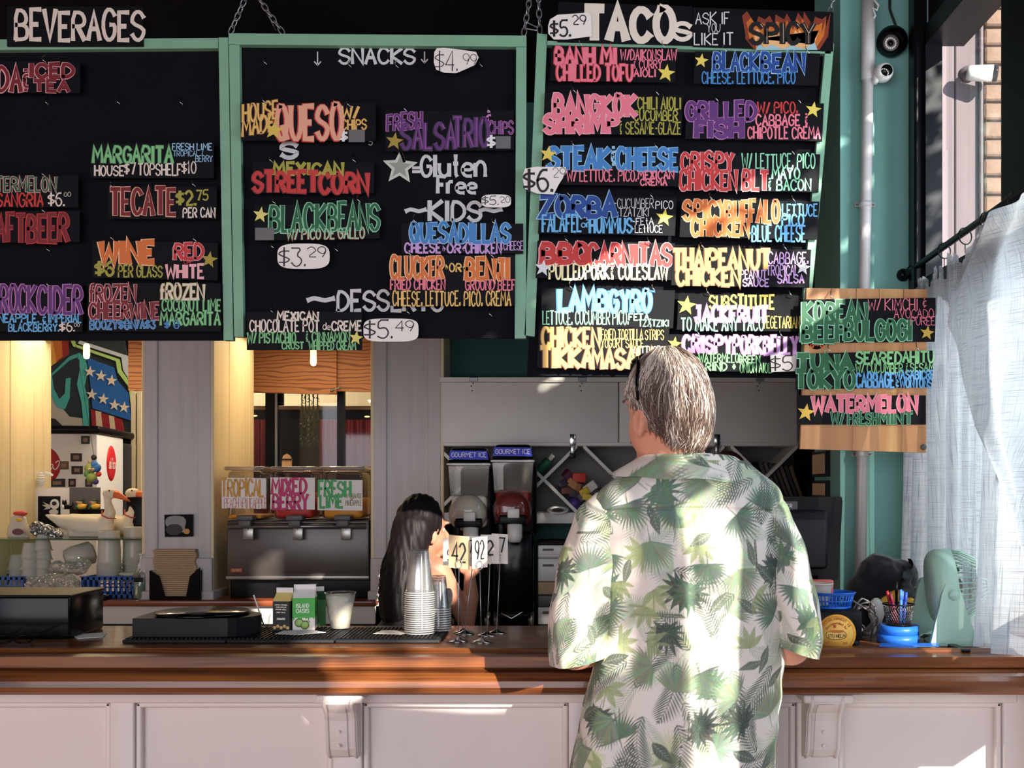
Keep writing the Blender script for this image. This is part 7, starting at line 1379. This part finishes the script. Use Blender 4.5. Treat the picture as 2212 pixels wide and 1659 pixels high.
b = MB(); b.grid(lambda u, v: hpt(u * 2 * math.pi, .02 + v * (tlim(u * 2 * math.pi) - .02), 1.05), 72, 30, 'hair_grey', closed_u=True); cap = b.build('hair', man)
b = {k_: MB() for k_ in ('hair_white', 'hair_grey', 'hair_brown')}; rh = random.Random(4)
for i in range(7000):
    a = rh.uniform(0, 2 * math.pi); T_ = tlim(a); t0 = math.acos(1 - rh.random() * (1 - math.cos(min(T_, 2.2)))) if i % 3 else rh.uniform(.05, T_); t0 = min(t0, T_)
    L_ = rh.uniform(.32, .6); back = 1 - abs(((a) % (2 * math.pi)) - math.pi) / math.pi; k0 = 1.03 + rh.uniform(0, .03); t1 = min(t0 + L_, T_ + rh.uniform(.0, .16)); da = rh.gauss(0, .10); pts = []; crl = rh.gauss(0, .10) * (1 if t0 > 1.3 else .3)
    for j in range(6):
        s_ = j / 5; t = t0 + (t1 - t0) * s_; lift = .02 + .045 * math.sin(s_ * 2.4) * (1.2 if t0 > 1.3 else .35) + rh.uniform(0, .008)
        pts.append(hpt(a + da * s_ + crl * s_ * s_ + .10 * math.sin(t * 3.0 + a * 2), t, k0 + lift))
    nz = mnoise.noise(Vector((a * 3.2, t0 * 1.0, 0))); top = 1 if t0 < 1.5 else 0; r_ = rh.random() + nz * .6 + (.12 if top else -.10)  # crown strands drawn paler, light from above put into their colour
    key = 'hair_white' if r_ > .74 else ('hair_grey' if r_ > .34 else 'hair_brown'); b[key].tube(pts, [.0008, .0010, .0010, .0009, .0007, .0003], key, 3)
for k_, q_ in b.items(): o = q_.build('hair_strands', man); o['kind'] = 'stuff'
# sunglasses pushed up on the head
def hq(a, t, k): return skull(hc, qh, a, t, k)
o = thing('sunglasses', 'black sunglasses pushed up on the head of the grey-haired customer', 'glasses', hq(0, .8, 1.2))
for s_ in (-1, 1):
    b = MB(); b.tube([hq(s_ * .75, .80, 1.20), hq(s_ * 1.15, .74, 1.17), hq(s_ * 1.5, .95, 1.15), hq(s_ * 1.62, 1.30, 1.16), hq(s_ * 1.66, 1.62, 1.14)], [.004, .0042, .004, .0036, .003], 'black_gloss', 8); b.build('temple', o)
    b = MB(); b.grid(lambda u, v: hq(s_ * (.10 + .60 * u), .58 + .36 * v - .1 * (2 * u - 1) ** 2 * (2 * v - 1), 1.19), 12, 8, 'black_gloss'); b.build('lens', o)
b = MB(); b.tube([hq(-.14, .78, 1.2), hq(0, .76, 1.215), hq(.14, .78, 1.2)], .003, 'black_gloss', 8); b.build('bridge', o)
# ---------------- woman behind the bar
yg = 4.32
def pg(px, py, dy=0): return P(px, py, yg) + Vector((0, dy, 0))
wo_ = thing('person', 'dark-haired person in a black sleeveless top behind the bar, arm raised, face turned right', 'person', (pg(900, 0).x, 4.1, 0))
fg = Vector((.79, .61, -.05)).normalized(); hg = pg(914, 1130); mb = MB(); head(mb, hg, fg, .070, .088, .102)
limb(mb, [hg + Vector((-.01, -.01, -.06)), pg(915, 1205)], [.045, .048], 14); limb(mb, [pg(862, 1232), pg(905, 1222), pg(944, 1226)], [.044, .052, .042], 14)
for px, p_, r in ((905, 1275, (.135, .09, .12)), (902, 1350, (.125, .09, .12))): mb.ball(pg(px, p_), r, 'paper', 20, 12)
mb.ball((pg(900, 0).x, 4.22, .84), (.15, .11, .13), 'paper', 20, 12); arm = [pg(950, 1228), pg(985, 1300, .02), pg(1006, 1350, .05), pg(1016, 1290, .04), pg(1013, 1240, .03)]; limb(mb, arm, [.040, .036, .033, .031, .022], 14)
hand(mb, arm[4], (-.15, .1, 1), (.4, .9, 0), (-.9, .1, .1), .88, .55); arm2 = [pg(858, 1232), pg(842, 1310, .08), pg(860, 1360, .12), pg(900, 1352, .2)]; limb(mb, arm2, [.040, .035, .032, .022], 12); hand(mb, arm2[3], (.7, .5, 0), (0, 0, 1), (.5, -.8, 0), .88, .3)
xg = pg(900, 0).x
for s_ in (-1, 1): limb(mb, [(xg + s_ * .07, 4.2, .8), (xg + s_ * .08, 4.22, .45), (xg + s_ * .08, 4.18, .08)], [.08, .052, .036], 12); limb(mb, [(xg + s_ * .08, 4.17, .04), (xg + s_ * .09, 4.29, .03)], [.036, .028], 10)
place_mesh(fuse(mb, .0055, 'skin_girl', 5, 'woman'), 'body', wo_); face(wo_, hg - Vector((0, 0, .004)) - fg * .009, fg)
mb = MB()
for px, p_, r in ((905, 1285, (.140, .096, .10)), (902, 1360, (.132, .097, .12))): mb.ball(pg(px, p_), r, 'paper', 20, 12)
mb.ball((xg, 4.22, .88), (.155, .115, .13), 'paper', 20, 12); place_mesh(fuse(mb, .007, 'black_cloth', 5, 'top'), 'black_top', wo_)
mb = MB()
for s_ in (-1, 1): limb(mb, [(xg + s_ * .07, 4.2, .80), (xg + s_ * .08, 4.22, .45), (xg + s_ * .08, 4.18, .07)], [.10, .075, .06], 14)
place_mesh(fuse(mb, .008, 'black_cloth', 4, 'tr2'), 'trousers', wo_)
mb = MB(); qg = Vector((0, 1, 0)).rotation_difference(fg); mb.ball(hg + Vector((-.012, -.008, .012)), (.084, .094, .104), 'paper', 26, 18, qg); mb.ball(hg + Vector((-.03, -.03, -.03)), (.075, .08, .085), 'paper', 22, 14)
limb(mb, [pg(897, 1140, -.04), pg(884, 1190, -.075), pg(872, 1250, -.10), pg(876, 1310, -.105), pg(884, 1352, -.09)], [.084, .072, .078, .086, .062], 20); limb(mb, [pg(868, 1215, -.06), pg(856, 1275, -.06), pg(858, 1330, -.06)], [.045, .055, .045], 14)
me = fuse(mb, .006, 'hair_black', 6, 'wh')
fgx = fg.copy()
for v in me.vertices:
    d = (v.co - hg); v.co += v.normal * (.0012 * math.sin(v.co.x * 260 + v.co.z * 14 + 3 * math.sin(v.co.z * 20)) + .004 * mnoise.noise(Vector((v.co.x * 60, v.co.y * 60, v.co.z * 5))))
    if d.z > -.14 and d.dot(fgx) > .045 and d.z < .055: v.co -= fgx * min(.05, (d.dot(fgx) - .045))
place_mesh(me, 'hair', wo_); b = MB(); rg = random.Random(8)
for i in range(420):
    x0 = rg.uniform(-1, 1); pts = []; e_ = rg.uniform(.86, 1.0)
    for j, (cx_, hw, p_, dp) in enumerate(((905, 38, 1112, -.085), (888, 38, 1170, -.125), (876, 42, 1230, -.160), (874, 46, 1290, -.180), (880, 44, 1345, -.150))):
        px = cx_ + hw * x0 + 4 * math.sin(j * 1.7 + i * .3); pts.append(pg(px, 1112 + (p_ - 1112) * e_ + rg.uniform(-4, 4), dp + .07 * (x0 * x0) + rg.uniform(-.004, .004)))
    b.tube(pts, [.0006, .0012, .0012, .0011, .0004], 'hair_black', 3)
b.build('hair_strands', wo_)['kind'] = 'stuff'
b = MB(); b.ball(pg(936, 1160, -.045), .006, 'chrome', 10, 8); b.build('earring', wo_)
# ---------------- second worker, mostly hidden behind the customer
yk_ = 4.15
def pk_(px, p_, dy=0): return P(px, p_, yk_) + Vector((0, dy, 0))
o = thing('person', 'red-brown haired person behind the bar, mostly hidden by the customer', 'person', (pk_(1560, 0).x, 4.1, 0)); mb = MB(); f3 = Vector((.3, 1, -.2)).normalized(); h3 = pk_(1570, 1040); head(mb, h3, f3, .070, .088, .102)
x3 = pk_(1560, 0).x; limb(mb, [h3 + Vector((0, 0, -.06)), (x3, 4.15, 1.32)], [.046, .05], 12); limb(mb, [(x3 - .15, 4.15, 1.28), (x3, 4.15, 1.31), (x3 + .15, 4.15, 1.28)], [.045, .06, .045], 12); mb.ball((x3, 4.15, 1.15), (.14, .09, .14), 'paper', 18, 12); mb.ball((x3, 4.15, .95), (.135, .09, .15), 'paper', 18, 12)
for s_ in (-1, 1):
    limb(mb, [(x3 + s_ * .17, 4.15, 1.27), (x3 + s_ * .20, 4.17, 1.02), (x3 + s_ * .15, 4.36, .93)], [.042, .036, .024], 12); hand(mb, (x3 + s_ * .15, 4.36, .93), (-s_ * .3, .9, 0), (0, 0, 1), (-s_, 0, 0), .9, .3)
    limb(mb, [(x3 + s_ * .08, 4.15, .85), (x3 + s_ * .09, 4.16, .45), (x3 + s_ * .09, 4.13, .08)], [.08, .055, .038], 12); limb(mb, [(x3 + s_ * .09, 4.12, .04), (x3 + s_ * .095, 4.24, .03)], [.036, .028], 10)
place_mesh(fuse(mb, .007, 'skin_girl', 5, 'w3'), 'body', o); face(o, h3 - f3 * .009, f3); mb = MB(); mb.ball((x3, 4.15, 1.16), (.155, .105, .15), 'paper', 18, 12); mb.ball((x3, 4.15, .95), (.15, .105, .17), 'paper', 18, 12)
for s_ in (-1, 1): limb(mb, [(x3 + s_ * .14, 4.15, 1.27), (x3 + s_ * .19, 4.16, 1.12)], [.056, .052], 12)
place_mesh(fuse(mb, .008, 'black_cloth', 5, 'tee'), 'black_tee', o); mb = MB()
for s_ in (-1, 1): limb(mb, [(x3 + s_ * .07, 4.15, .84), (x3 + s_ * .09, 4.16, .45), (x3 + s_ * .09, 4.13, .07)], [.10, .075, .06], 14)
place_mesh(fuse(mb, .008, 'denim', 4, 'j3'), 'jeans', o); mb = MB(); q3 = Vector((0, 1, 0)).rotation_difference(f3); mb.ball(h3 + Vector((0, -.014, .012)), (.082, .092, .104), 'paper', 24, 16, q3); limb(mb, [h3 + Vector((.02, -.05, -.03)), h3 + Vector((.025, -.07, -.13))], [.06, .05], 14); place_mesh(fuse(mb, .006, 'hair_red', 5, 'h3'), 'hair', o)
